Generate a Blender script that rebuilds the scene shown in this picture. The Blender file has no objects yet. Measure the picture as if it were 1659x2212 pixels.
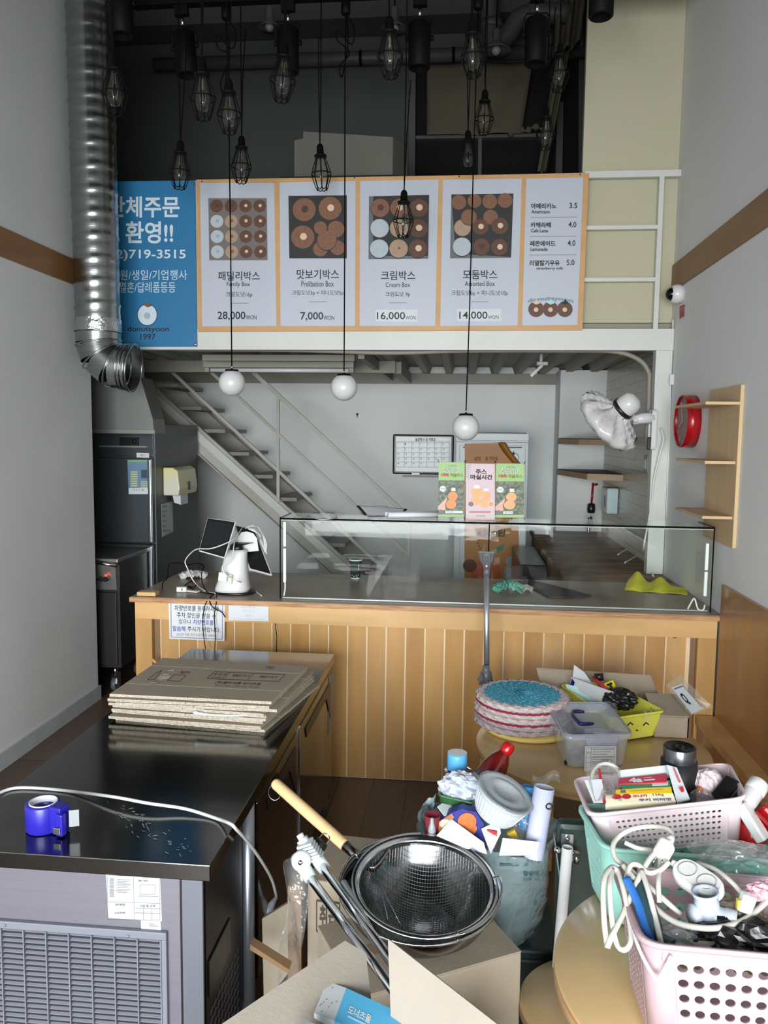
import bpy, bmesh, math, random
from mathutils import Vector as V, Matrix as M
random.seed(7)
PI = math.pi
sin, cos, rad = math.sin, math.cos, math.radians
SC = bpy.context.scene
C = SC.collection

# ---------------------------------------------------------------- camera
W, H, F = 1659, 2212, 1720.0
EYE = V((0, 0, 1.65))
def cam_axes(yaw, pitch, roll):
    yaw, pitch, roll = rad(yaw), rad(pitch), rad(roll)
    f = V((-sin(yaw) * cos(pitch), cos(yaw) * cos(pitch), -sin(pitch)))
    r = V((cos(yaw), sin(yaw), 0)); u = r.cross(f)
    return cos(roll) * r + sin(roll) * u, -sin(roll) * r + cos(roll) * u, f
CR, CU, CF = cam_axes(5.55, 5.55, .67)
cd = bpy.data.cameras.new('camera'); cam = bpy.data.objects.new('camera', cd); C.objects.link(cam)
cd.sensor_fit = 'VERTICAL'; cd.sensor_height = 24.0; cd.lens = 24.0 * F / H
cd.clip_start = .05; cd.clip_end = 60
cam.matrix_world = M.Translation(EYE) @ M((CR, CU, -CF)).transposed().to_4x4()
SC.camera = cam
# ---------------------------------------------------------------- light
SC.view_settings.view_transform = 'Standard'; SC.view_settings.look = 'None'
SC.view_settings.exposure = 0.0; SC.view_settings.gamma = 1.0
wd = bpy.data.worlds.new('world'); SC.world = wd; wd.use_nodes = True
wd.node_tree.nodes['Background'].inputs[0].default_value = (.60, .68, .78, 1)
wd.node_tree.nodes['Background'].inputs[1].default_value = .35
def area(name, loc, rot, sx, sy, power, col=(1, 1, 1), spread=180):
    l = bpy.data.lights.new(name, 'AREA'); l.shape = 'RECTANGLE'; l.size = sx; l.size_y = sy; l.energy = power; l.color = col; l.spread = rad(spread)
    o = bpy.data.objects.new(name, l); C.objects.link(o); o.location = loc; o.rotation_euler = rot; return o
# daylight that enters through the shop window behind the camera
area('shop_window_daylight', (-.40, -2.7, 1.38), (rad(90 - 18), 0, rad(3)), 3.4, 2.3, 300, (.95, .985, 1), 125)
SC.cycles.max_bounces = 10; SC.cycles.diffuse_bounces = 8; SC.cycles.glossy_bounces = 5; SC.cycles.transparent_max_bounces = 24
SC.cycles.caustics_reflective = False; SC.cycles.caustics_refractive = False

# ---------------------------------------------------------------- pixel of the photo -> point on a real plane
def ray(px, py): return CF + CR * ((px - W / 2) / F) - CU * ((py - H / 2) / F)
AX = {'x': 0, 'y': 1, 'z': 2}
def at(px, py, a, v):
    d = ray(px, py); i = AX[a]; t = (v - EYE[i]) / d[i]; return EYE + d * t
def flat4(px, ys):
    """corners seen at px with depths ys (0, 1 and last fix the plane); the rest are moved onto that plane"""
    P = [at(a_, b_, 'y', y) for (a_, b_), y in zip(px, ys)]; n = (P[1] - P[0]).cross(P[-1] - P[0]).normalized()
    for i in range(2, len(P) - 1): d = ray(*px[i]); P[i] = EYE + d * ((P[0] - EYE).dot(n) / d.dot(n))
    return P, n
def proj(p):
    d = V(p) - EYE; z = d.dot(CF); return (W / 2 + F * d.dot(CR) / z, H / 2 - F * d.dot(CU) / z)

# ---------------------------------------------------------------- materials
def lin(c):
    c = c / 255.0
    return c / 12.92 if c <= .04045 else ((c + .055) / 1.055) ** 2.4
def L(rgb): return (lin(rgb[0]), lin(rgb[1]), lin(rgb[2]), 1)
MATS = {}
def mat(name, rgb, r=.5, m=0, var=0, vs=6, st=(1, 1, 1), bump=0, bs=60, rgb2=None, tr=0, coat=0, em=0, spec=None, det=4):
    if name in MATS: return MATS[name]
    a = bpy.data.materials.new(name); a.use_nodes = True; nt = a.node_tree; b = nt.nodes['Principled BSDF']
    b.inputs['Base Color'].default_value = L(rgb); b.inputs['Roughness'].default_value = r; b.inputs['Metallic'].default_value = m
    if tr: b.inputs['Transmission Weight'].default_value = tr
    if coat: b.inputs['Coat Weight'].default_value = coat; b.inputs['Coat Roughness'].default_value = .12
    if spec is not None: b.inputs['Specular IOR Level'].default_value = spec
    if em:
        b.inputs['Emission Color'].default_value = L(rgb); b.inputs['Emission Strength'].default_value = em
    tc = nt.nodes.new('ShaderNodeTexCoord'); mp = nt.nodes.new('ShaderNodeMapping'); mp.inputs['Scale'].default_value = st
    nt.links.new(tc.outputs['Object'], mp.inputs['Vector'])
    if var or rgb2:
        n = nt.nodes.new('ShaderNodeTexNoise'); n.inputs['Scale'].default_value = vs; n.inputs['Detail'].default_value = det
        nt.links.new(mp.outputs[0], n.inputs['Vector'])
        cr_ = nt.nodes.new('ShaderNodeValToRGB'); e = cr_.color_ramp.elements
        e[0].position = .32; e[1].position = .68
        c0 = L(rgb)
        if rgb2: c1 = L(rgb2)
        else: c1 = tuple(min(1, x * (1 + var)) for x in c0[:3]) + (1,); c0 = tuple(x * (1 - var) for x in c0[:3]) + (1,)
        e[0].color = c0; e[1].color = c1
        nt.links.new(n.outputs['Fac'], cr_.inputs['Fac']); nt.links.new(cr_.outputs['Color'], b.inputs['Base Color'])
    if bump:
        n2 = nt.nodes.new('ShaderNodeTexNoise'); n2.inputs['Scale'].default_value = bs; n2.inputs['Detail'].default_value = 3
        nt.links.new(mp.outputs[0], n2.inputs['Vector'])
        bp = nt.nodes.new('ShaderNodeBump'); bp.inputs['Strength'].default_value = bump; bp.inputs['Distance'].default_value = .01
        nt.links.new(n2.outputs['Fac'], bp.inputs['Height']); nt.links.new(bp.outputs['Normal'], b.inputs['Normal'])
    MATS[name] = a; return a
def film(name, rgb, body=.15, tint=(1, 1, 1), rough=.1, brgb=None, fres=1.45, bump=0):
    """thin clear sheet: straight-through light + a fresnel reflection + a little milky body"""
    if name in MATS: return MATS[name]
    a = bpy.data.materials.new(name); a.use_nodes = True; nt = a.node_tree; nt.nodes.remove(nt.nodes['Principled BSDF'])
    out = nt.nodes['Material Output']; T = nt.nodes.new('ShaderNodeBsdfTransparent'); T.inputs[0].default_value = (*tint, 1)
    D = nt.nodes.new('ShaderNodeBsdfDiffuse'); D.inputs[0].default_value = L(rgb)
    G = nt.nodes.new('ShaderNodeBsdfGlossy'); G.inputs['Roughness'].default_value = rough; G.inputs[0].default_value = (1, 1, 1, 1)
    fr = nt.nodes.new('ShaderNodeFresnel'); fr.inputs[0].default_value = fres
    m1 = nt.nodes.new('ShaderNodeMixShader'); m1.inputs[0].default_value = body
    m2 = nt.nodes.new('ShaderNodeMixShader')
    nt.links.new(T.outputs[0], m1.inputs[1]); nt.links.new(D.outputs[0], m1.inputs[2])
    ge = nt.nodes.new('ShaderNodeNewGeometry'); inv = nt.nodes.new('ShaderNodeMath'); inv.operation = 'SUBTRACT'; inv.inputs[0].default_value = 1
    mu = nt.nodes.new('ShaderNodeMath'); mu.operation = 'MULTIPLY'; nt.links.new(ge.outputs['Backfacing'], inv.inputs[1])
    nt.links.new(fr.outputs[0], mu.inputs[0]); nt.links.new(inv.outputs[0], mu.inputs[1]); nt.links.new(mu.outputs[0], m2.inputs[0]); nt.links.new(m1.outputs[0], m2.inputs[1]); nt.links.new(G.outputs[0], m2.inputs[2])
    nt.links.new(m2.outputs[0], out.inputs[0])
    if bump:
        tc = nt.nodes.new('ShaderNodeTexCoord'); n = nt.nodes.new('ShaderNodeTexNoise'); n.inputs['Scale'].default_value = 30
        bp = nt.nodes.new('ShaderNodeBump'); bp.inputs['Strength'].default_value = bump; bp.inputs['Distance'].default_value = .02
        nt.links.new(tc.outputs['Object'], n.inputs['Vector']); nt.links.new(n.outputs['Fac'], bp.inputs['Height'])
        for g in (D, G, fr): nt.links.new(bp.outputs['Normal'], g.inputs['Normal'])
    MATS[name] = a; return a
def brick(name, c1, c2, mortar, bw, rh, ms, rot, r=.5, bump=.3, coords='Object', sc=1.0, off=.5, var=.0):
    a = bpy.data.materials.new(name); a.use_nodes = True; nt = a.node_tree; b = nt.nodes['Principled BSDF']; b.inputs['Roughness'].default_value = r
    tc = nt.nodes.new('ShaderNodeTexCoord'); mp = nt.nodes.new('ShaderNodeMapping'); mp.inputs['Rotation'].default_value = rot
    t = nt.nodes.new('ShaderNodeTexBrick'); t.offset = off
    for k, v in (('Color1', L(c1)), ('Color2', L(c2)), ('Mortar', L(mortar)), ('Scale', sc), ('Brick Width', bw), ('Row Height', rh), ('Mortar Size', ms), ('Mortar Smooth', .1)): t.inputs[k].default_value = v
    nt.links.new(tc.outputs[coords], mp.inputs['Vector']); nt.links.new(mp.outputs[0], t.inputs['Vector'])
    src = t.outputs['Color']
    if var:
        mp2 = nt.nodes.new('ShaderNodeMapping'); mp2.inputs['Scale'].default_value = (14, 1.2, 3); nt.links.new(tc.outputs[coords], mp2.inputs['Vector'])
        n = nt.nodes.new('ShaderNodeTexNoise'); n.inputs['Scale'].default_value = 4; n.inputs['Detail'].default_value = 6; nt.links.new(mp2.outputs[0], n.inputs['Vector'])
        mr = nt.nodes.new('ShaderNodeMapRange'); mr.inputs['To Min'].default_value = 1 - var; mr.inputs['To Max'].default_value = 1 + var; nt.links.new(n.outputs['Fac'], mr.inputs['Value'])
        mx = nt.nodes.new('ShaderNodeVectorMath'); mx.operation = 'SCALE'; nt.links.new(src, mx.inputs[0]); nt.links.new(mr.outputs[0], mx.inputs['Scale']); src = mx.outputs[0]
    nt.links.new(src, b.inputs['Base Color'])
    bp = nt.nodes.new('ShaderNodeBump'); bp.inputs['Strength'].default_value = bump; bp.inputs['Distance'].default_value = .004; bp.invert = True
    nt.links.new(t.outputs['Fac'], bp.inputs['Height']); nt.links.new(bp.outputs['Normal'], b.inputs['Normal'])
    MATS[name] = a; return a

# ---------------------------------------------------------------- mesh building
def frame_from(z):
    z = V(z).normalized(); a = V((0, 0, 1)) if abs(z.z) < .9 else V((1, 0, 0)); x = a.cross(z).normalized(); return x, z.cross(x), z
def cr(pts, n=8, closed=False):
    """smooth curve through points"""
    P = [V(p) for p in pts]; N = len(P); out = []
    rng = range(N if closed else N - 1)
    for i in rng:
        p0 = P[(i - 1) % N] if closed or i > 0 else P[0] * 2 - P[1]
        p1 = P[i]; p2 = P[(i + 1) % N]
        p3 = P[(i + 2) % N] if closed or i + 2 < N else P[-1] * 2 - P[-2]
        for k in range(n):
            t = k / n; out.append(.5 * ((2 * p1) + (p2 - p0) * t + (2 * p0 - 5 * p1 + 4 * p2 - p3) * t * t + (3 * p1 - p0 - 3 * p2 + p3) * t ** 3))
    if not closed: out.append(P[-1])
    return out
class MB:
    def __init__(s): s.b = bmesh.new(); s.mi = 0
    def v(s, p): return s.b.verts.new(V(p))
    def f(s, vs, sm=False):
        try: q = s.b.faces.new(vs)
        except ValueError: return None
        q.material_index = s.mi; q.smooth = sm; return q
    def poly(s, pts, sm=False): return s.f([s.v(p) for p in pts], sm)
    def m(s, i): s.mi = i; return s
    def box(s, x0, x1, y0, y1, z0, z1, bev=0, mtx=None):
        t = bmesh.new(); bmesh.ops.create_cube(t, size=1)
        for v in t.verts: v.co = V(((x0 + x1) / 2 + v.co.x * abs(x1 - x0), (y0 + y1) / 2 + v.co.y * abs(y1 - y0), (z0 + z1) / 2 + v.co.z * abs(z1 - z0)))
        if bev: bmesh.ops.bevel(t, geom=list(t.edges), offset=bev, segments=2, profile=.5, affect='EDGES')
        s.add(t, mtx, smooth=False); return s
    def add(s, t, mtx=None, smooth=None):
        mp = {}
        for v in t.verts: mp[v] = s.v(mtx @ v.co if mtx else v.co)
        for q in t.faces: s.f([mp[v] for v in q.verts], q.smooth if smooth is None else smooth)
        t.free(); return s
    def cbox(s, c, dx, dy, dz, rot=(0, 0, 0), bev=0):
        from mathutils import Euler
        mt = M.Translation(V(c)) @ Euler(rot).to_matrix().to_4x4()
        return s.box(-dx / 2, dx / 2, -dy / 2, dy / 2, -dz / 2, dz / 2, bev, mt)
    def beam(s, p0, p1, w, h, up=(0, 0, 1), bev=0):
        p0, p1 = V(p0), V(p1); d = (p1 - p0); l = d.length; x = d.normalized(); y = V(up).cross(x).normalized(); z = x.cross(y)
        mt = M.Translation((p0 + p1) / 2) @ M((x, y, z)).transposed().to_4x4()
        return s.box(-l / 2, l / 2, -w / 2, w / 2, -h / 2, h / 2, bev, mt)
    def tube(s, pts, r, seg=8, closed=False, caps=True, flat=1.0):
        P = [V(p) for p in pts]; n = len(P); R = r if isinstance(r, (list, tuple)) else [r] * n
        rings = []; x = None
        for i in range(n):
            if closed: t = (P[(i + 1) % n] - P[i - 1])
            else: t = P[min(i + 1, n - 1)] - P[max(i - 1, 0)]
            if t.length < 1e-9: t = V((0, 0, 1))
            t.normalize()
            if x is None: x, _, _ = frame_from(t)
            x = (x - t * x.dot(t)); x = x.normalized() if x.length > 1e-6 else frame_from(t)[0]
            y = t.cross(x)
            rings.append([s.v(P[i] + (x * cos(2 * PI * k / seg) + y * flat * sin(2 * PI * k / seg)) * R[i]) for k in range(seg)])
        for i in range(n if closed else n - 1):
            a, b = rings[i], rings[(i + 1) % n]
            for k in range(seg): s.f([a[k], a[(k + 1) % seg], b[(k + 1) % seg], b[k]], True)
        if caps and not closed: s.f(list(reversed(rings[0]))); s.f(rings[-1])
        return s
    def lathe(s, prof, mtx=None, seg=24, sharp=False, c=None):
        """prof: (r, z) list around local z"""
        mtx = mtx or (M.Translation(V(c)) if c is not None else M.Identity(4)); rings = []
        for r, z in prof:
            if r < 1e-6: rings.append([s.v(mtx @ V((0, 0, z)))])
            else: rings.append([s.v(mtx @ V((r * cos(2 * PI * k / seg), r * sin(2 * PI * k / seg), z))) for k in range(seg)])
        for a, b in zip(rings, rings[1:]):
            for k in range(seg):
                k2 = (k + 1) % seg
                if len(a) == 1 and len(b) == 1: continue
                if len(a) == 1: s.f([a[0], b[k2], b[k]], not sharp)
                elif len(b) == 1: s.f([a[k], a[k2], b[0]], not sharp)
                else: s.f([a[k], a[k2], b[k2], b[k]], not sharp)
        return s
    def prism(s, pts, d):
        """polygon pts (3D) extruded by vector d"""
        d = V(d); a = [s.v(V(p)) for p in pts]; b = [s.v(V(p) + d) for p in pts]; n = len(a)
        s.f(list(reversed(a))); s.f(b)
        for i in range(n): s.f([a[i], a[(i + 1) % n], b[(i + 1) % n], b[i]])
        return s
    def grid(s, fn, nu, nv, sm=True):
        g = [[s.v(fn(i / nu, j / nv)) for j in range(nv + 1)] for i in range(nu + 1)]
        for i in range(nu):
            for j in range(nv): s.f([g[i][j], g[i + 1][j], g[i + 1][j + 1], g[i][j + 1]], sm)
        return s
    def sphere(s, c, r, seg=20, sq=(1, 1, 1)):
        n = seg // 2; return s.lathe([(r * sin(PI * i / n) if 0 < i < n else 0, -r * cos(PI * i / n)) for i in range(n + 1)], M.Translation(V(c)) @ M.Diagonal((*sq, 1)), seg)
    def done(s, name, mats, parent=None, solid=0, bev=0, sub=0, weld=False):
        if weld: bmesh.ops.remove_doubles(s.b, verts=s.b.verts, dist=1e-5)
        bmesh.ops.recalc_face_normals(s.b, faces=s.b.faces)
        me = bpy.data.meshes.new(name); s.b.to_mesh(me); s.b.free()
        for a in (mats if isinstance(mats, (list, tuple)) else [mats]): me.materials.append(a)
        o = bpy.data.objects.new(name, me); C.objects.link(o)
        if parent is not None:
            root = parent
            while root.parent: root = root.parent
            me.transform(mw(root).inverted()); o.parent = parent
        else:
            cs = [v.co for v in me.vertices]
            b = V(((min(c.x for c in cs) + max(c.x for c in cs)) / 2, (min(c.y for c in cs) + max(c.y for c in cs)) / 2, min(c.z for c in cs)))
            me.transform(M.Translation(-b)); o.location = b
        if solid: q = o.modifiers.new('s', 'SOLIDIFY'); q.thickness = solid; q.offset = 0
        if bev: q = o.modifiers.new('b', 'BEVEL'); q.width = bev; q.segments = 2; q.limit_method = 'ANGLE'
        if sub: q = o.modifiers.new('u', 'SUBSURF'); q.levels = sub; q.render_levels = sub
        return o
def mw(o): return M.LocRotScale(o.location, o.rotation_euler.to_quaternion(), o.scale)
def tag(o, label, cat=None, group=None):
    o['label'] = label
    if cat: o['category'] = cat
    if group: o['group'] = group
    return o
def thing(name, label, cat, loc=(0, 0, 0), rot=(0, 0, 0), group=None):
    o = bpy.data.objects.new(name, None); C.objects.link(o); o.location = loc; o.rotation_euler = rot; o.empty_display_size = .05
    return tag(o, label, cat, group)
def struct(o): o['kind'] = 'structure'; return o
def dup(o, parent=None):
    c = o.copy(); C.objects.link(c)
    if parent: c.parent = parent
    for ch in list(o.children): dup(ch, c)
    return c

# ---------------------------------------------------------------- printed artwork: flat shapes and lettering on a surface
class Art:
    def __init__(s, fn): s.fn = fn; s.mb = MB(); s.mats = []; s.z = 0
    def mt(s, m):
        if m not in s.mats: s.mats.append(m)
        s.mb.mi = s.mats.index(m)
    def poly(s, pts, m, dz=1):
        s.z += .02 * dz; s.mt(m); s.mb.poly([s.fn(x, y, s.z) for x, y in pts]); return s
    def rect(s, x0, y0, x1, y1, m): return s.poly([(x0, y0), (x1, y0), (x1, y1), (x0, y1)], m)
    def disc(s, x, y, r, m, ry=None, n=20, a0=0, a1=2 * PI):
        ry = ry or r; full = abs(a1 - a0 - 2 * PI) < 1e-6; k = n if full else n + 1
        return s.poly([(x + r * cos(a0 + (a1 - a0) * i / n), y + ry * sin(a0 + (a1 - a0) * i / n)) for i in range(k)], m)
    def line(s, x0, y0, x1, y1, w, m):
        dx, dy = x1 - x0, y1 - y0; l = math.hypot(dx, dy) or 1; nx, ny = -dy / l * w / 2, dx / l * w / 2
        return s.poly([(x0 + nx, y0 + ny), (x1 + nx, y1 + ny), (x1 - nx, y1 - ny), (x0 - nx, y0 - ny)], m)
    def frame(s, x0, y0, x1, y1, w, m):
        for a in ((x0, y0, x1, y0), (x1, y0, x1, y1), (x1, y1, x0, y1), (x0, y1, x0, y0)): s.line(*a, w, m)
        return s
    def text(s, t, x0, y0, x1, y1, m, bold=0, quad=None, arc=0):
        cu = bpy.data.curves.new('t', 'FONT'); cu.body = t; cu.resolution_u = 3; cu.offset = bold; cu.fill_mode = 'FRONT'
        o = bpy.data.objects.new('t', cu)
        me = bpy.data.meshes.new_from_object(o)
        bpy.data.objects.remove(o); bpy.data.curves.remove(cu)
        if not me.vertices: return s
        xs = [v.co.x for v in me.vertices]; ys = [v.co.y for v in me.vertices]
        ax, bx, ay, by = min(xs), max(xs), min(ys), max(ys); s.z += .02; s.mt(m)
        Q = quad or ((x0, y0), (x1, y0), (x1, y1), (x0, y1)); vs = []
        for v in me.vertices:
            u = (v.co.x - ax) / ((bx - ax) or 1); w = 1 - (v.co.y - ay) / ((by - ay) or 1)
            px = (Q[0][0] * (1 - u) + Q[1][0] * u) * (1 - w) + (Q[3][0] * (1 - u) + Q[2][0] * u) * w
            py = (Q[0][1] * (1 - u) + Q[1][1] * u) * (1 - w) + (Q[3][1] * (1 - u) + Q[2][1] * u) * w
            py += arc * (2 * u - 1) ** 2
            vs.append(s.mb.v(s.fn(px, py, s.z)))
        for p in me.polygons: s.mb.f([vs[i] for i in p.vertices])
        bpy.data.meshes.remove(me); return s
    def done(s, name, parent): return s.mb.done(name, s.mats, parent)
def planeY(y, e=.001): return lambda px, py, z: at(px, py, 'y', y - e - .001 * z)
def planeX(x, e=.001): return lambda px, py, z: at(px, py, 'x', x - e - .001 * z)
def planeZ(zz, e=.001): return lambda px, py, z: at(px, py, 'z', zz + e + .001 * z)
def quadfn(p00, p10, p11, p01, e=.001):
    """unit square on an arbitrary flat quad; x to the right, y down"""
    a, b, c, d = map(V, (p00, p10, p11, p01)); n = (b - a).cross(d - a).normalized()
    if n.dot(EYE - a) > 0: n = -n
    def fn(x, y, z): return (a * (1 - x) + b * x) * (1 - y) + (d * (1 - x) + c * x) * y - n * (e + .001 * z)
    return fn

# ---------------------------------------------------------------- common materials
WHITE = mat('white_paint', (224, 225, 220), .5, var=.04, vs=3)
INK = mat('black_ink', (22, 22, 24), .6)
GREYINK = mat('grey_ink', (110, 112, 116), .6)
PAPER = mat('paper_white', (212, 216, 220), .7)
PRINTW = mat('poster_white', (184, 190, 202), .45)
REDINK = mat('red_ink', (176, 40, 50), .6)
BLUEINK = mat('blue_ink', (44, 62, 150), .6)
BLACKMET = mat('black_metal', (8, 8, 9), .6, 0, spec=.15)
BLACKPL = mat('black_plastic', (20, 20, 22), .35)
WHITEPL = mat('white_plastic', (212, 213, 212), .3)
GREYPL = mat('grey_plastic', (150, 156, 160), .4)
DARKGREYPL = mat('dark_grey_plastic', (92, 95, 98), .4)
CHROME = mat('chrome', (215, 217, 220), .12, 1)
STEEL = mat('stainless_steel', (168, 170, 172), .28, 1, var=.06, vs=5, st=(1, 1, 40))
GLASS = film('clear_glass', (200, 220, 210), .0, (.985, .994, .988), .02, fres=1.25)
CARD = mat('cardboard', (158, 146, 128), .85, var=.05, vs=9, bump=.06, bs=120)
CARDEDGE = mat('cardboard_edge', (176, 166, 150), .9, var=.25, vs=160, bump=.4, bs=200)
CARDDK = mat('brown_cardboard', (150, 118, 84), .85, var=.06, vs=9)
PLY = mat('varnished_plywood', (188, 145, 88), .3, var=.12, vs=3.2, st=(3, 3, .55), coat=.25)
PLYH = mat('varnished_plywood_flat', (202, 162, 106), .35, var=.12, vs=3, st=(.7, 3, 3), coat=.2)
PLYTOP = mat('plywood_table_top', (200, 170, 122), .28, var=.07, vs=3, st=(.8, 3, 1), coat=.3)
PLYEDGE = mat('plywood_edge', (160, 112, 70), .5, rgb2=(206, 170, 124), vs=14, st=(.4, .4, 22))
BROWNWOOD = mat('brown_wood_strip', (132, 92, 52), .45, var=.10, vs=4, st=(4, .5, 4))
DARKRED = mat('red_plastic', (158, 12, 20), .25)
PINK = mat('pink_plastic', (178, 152, 159), .38)
MINT = mat('mint_plastic', (158, 218, 204), .38)
YEL = mat('yellow_plastic', (224, 226, 92), .4)
MILK = film('cloudy_plastic', (225, 230, 235), .42, (.92, .94, .97), .2)
BAGW = film('white_poly_bag', (160, 182, 186), .50, (.84, .9, .9), .25, bump=.4)
CLEARBAG = film('clear_poly_bag', (205, 208, 208), .10, (.96, .96, .96), .12, bump=.8)
CORDW = mat('white_cord', (222, 222, 218), .45)
CORDG = mat('grey_cord', (196, 198, 196), .45)
CORDB = mat('black_cord', (10, 10, 11), .85, spec=.08)

# ================================================================ the room
XL, XR, YB = -2.209, 1.176, 7.15
WALLP = mat('grey_plaster', (212, 214, 214), .85, var=.05, vs=1.4, bump=.05, bs=30)
WALLR = mat('pale_wallpaper', (218, 219, 218), .85, var=.03, vs=1.2, bump=.10, bs=160)
BACKP = mat('back_wall_paint', (226, 229, 228), .8, var=.03, vs=1.5)
DARKCEIL = mat('dark_ceiling_paint', (70, 72, 72), .9, var=.06, vs=2)
CREAM = mat('cream_panel', (184, 179, 154), .7, var=.02, vs=2)
FLOORM = brick('dark_wood_floor', (96, 77, 62), (76, 60, 49), (40, 32, 26), 1.2, .165, .003, (0, 0, PI / 2), r=.38, bump=.25, var=.22)
TILE = brick('cream_subway_tile', (196, 192, 176), (188, 184, 168), (140, 137, 124), .24, .075, .003, (0, PI / 2, PI / 2), r=.25, bump=.3)
def sbox(name, x0, x1, y0, y1, z0, z1, m):
    return struct(MB().box(x0, x1, y0, y1, z0, z1).done(name, m))
ZC = 5.2
sbox('floor', -3.4, 1.3, -4.6, YB, -.1, 0, FLOORM)
sbox('ceiling', -3.4, 1.3, -4.6, YB + .1, ZC, ZC + .1, DARKCEIL)
sbox('wall_left', XL - .12, XL, -4.5, 4.60, 0, ZC, WALLP)
sbox('wall_right', XR, XR + .12, -4.5, 4.78, 0, ZC, WALLR)
sbox('wall_right_tiled', XR, XR + .12, 4.78, YB, 0, ZC, TILE)
sbox('wall_kitchen_left', -3.4, -3.3, 4.60, YB, 0, ZC, WALLP)
sbox('wall_kitchen_front', -3.4, XL - .12, 4.50, 4.60, 0, ZC, WALLP)
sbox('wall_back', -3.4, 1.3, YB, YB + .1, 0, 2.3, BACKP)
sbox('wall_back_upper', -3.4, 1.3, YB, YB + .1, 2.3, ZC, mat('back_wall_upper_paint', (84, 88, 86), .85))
sbox('wall_corner_column', .80, XR, 6.80, YB, 0, 2.2, BACKP)
sbox('wall_front', -2.4, 1.3, -4.6, -4.5, 3.2, ZC, WALLP)
sbox('baseboard_left', XL, XL + .012, -4.5, 4.615, 0, .085, mat('grey_baseboard', (176, 182, 184), .5, var=.06, vs=8))
def strip(name, x0, x1, y0, y1, z0, z1, m): return sbox(name, x0, x1, y0, y1, z0, z1, m)
strip('trim_1', XL, XL + .012, -4.5, 4.42, 2.472, 2.611, BROWNWOOD)
strip('trim_2', XR - .014, XR, -4.5, 4.765, 2.478, 2.622, BROWNWOOD)
# dado of varnished board on the right wall, with the narrow ledge under it
WAINS = mat('brown_dado_board', (158, 112, 66), .3, var=.10, vs=3, st=(1, 4, .6), coat=.3)
sbox('trim_3', XR - .016, XR, 1.0, 3.622, .40, 1.004, WAINS)
t = thing('wall_bench', 'low brown wooden wall bench under the dado board, seen behind the baskets', 'bench', (1.0, 2.6, 0))
MB().box(1.08, XR - .001, 1.75, 3.63, .36, .40).done('ledge', PLYH, t)
MB().box(1.09, XR - .017, 1.75, 3.63, 0, .359).done('back_board', WAINS, t)
MB().box(.80, 1.09, 1.75, 3.63, .20, .24).done('seat_board', WAINS, t)
MB().box(.82, .84, 1.75, 3.63, 0, .20).done('front_board', WAINS, t)

# ================================================================ mezzanine
YM = 4.70
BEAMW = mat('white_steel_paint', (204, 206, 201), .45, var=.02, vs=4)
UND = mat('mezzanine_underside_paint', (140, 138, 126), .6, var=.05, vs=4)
t = thing('mezzanine_platform', 'white steel mezzanine platform with ribbed deck spanning above the counter', 'mezzanine', (-.5, YM, 2.143))
MB().box(-3.29, XR - .002, YM, YM + .06, 2.143, 2.262).done('edge_beam', BEAMW, t)
d = MB()
y0, y1 = YM + .06, YB - .002
x = -3.28
while x < XR - .25:                       # ribbed deck: ribs run away from the viewer
    d.prism([(x, y0, 2.255), (x, y0, 2.25), (x + .10, y0, 2.25), (x + .125, y0, 2.185), (x + .175, y0, 2.185), (x + .20, y0, 2.25), (x + .20, y0, 2.255)], (0, y1 - y0, 0)); x += .20
d.box(-3.29, XR - .002, y0, y1, 2.256, 2.30)
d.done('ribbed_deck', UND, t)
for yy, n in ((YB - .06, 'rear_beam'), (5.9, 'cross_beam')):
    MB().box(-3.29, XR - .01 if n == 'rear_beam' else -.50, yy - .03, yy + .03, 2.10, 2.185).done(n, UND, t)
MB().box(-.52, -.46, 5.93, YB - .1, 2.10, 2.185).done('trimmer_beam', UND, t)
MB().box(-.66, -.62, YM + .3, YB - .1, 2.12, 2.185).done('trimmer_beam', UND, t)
MB().box(XR - .095, XR - .004, YM + .005, YM + .075, .8625, 2.142).done('post', BEAMW, thing('support_post', 'square white steel post under the right end of the mezzanine', 'post', (XR - .05, YM + .04, .8625)))
# guard rail at the right end
def railp(px, py): return at(px, py, 'y', YM + .02)
r = [railp(1262, 379), railp(1476, 374)]
MB().beam(r[0], (XR - .002, YM + .02, r[0].z), .03, .035).done('top_rail', BEAMW, t)
for py in (493, 605):
    p = railp(1262, py); q = railp(1424, py); MB().beam(p, (q.x, q.y, p.z), .022, .022).done('rail', BEAMW, t)
p = railp(1424, 500); MB().box(p.x - .013, p.x + .013, YM + .007, YM + .033, 2.262, r[0].z - .017).done('upright', BEAMW, t)
for xx in (-2.0, -1.59, -.9, -.3, .25):
    MB().box(xx - .013, xx + .013, YM + .007, YM + .033, 2.262, r[0].z - .02).done('upright', BEAMW, t)
MB().box(-2.2, .64, YM + .008, YM + .032, r[0].z - .02, r[0].z + .01).done('top_rail', BEAMW, t)
struct(MB().box(.645, XR - .001, YM + .07, YM + .12, 2.305, ZC - .001).done('wall_upper_right', CREAM))
tag(MB().tube(cr([at(1454, 690, 'y', YM - .005), at(1452, 735, 'y', YM - .005), at(1449, 800, 'y', YM + .0), at(1447, 900, 'y', YM + .0), at(1440, 1100, 'y', YM), at(1436, 1235, 'y', YM)]), .004, 6).done('cable', CORDW), 'thin white cable running down the edge of the right wall beside the white post', 'cable')
sw = thing('inline_connector', 'small white inline connector on the cable beside the white post', 'connector', at(1452, 820, 'y', YM - .03))
q = at(1451, 820, 'y', YM - .03); MB().box(q.x - .012, q.x + .012, q.y - .008, q.y + .008, q.z - .03, q.z + .03, .004).done('housing', WHITEPL, sw)

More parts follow.
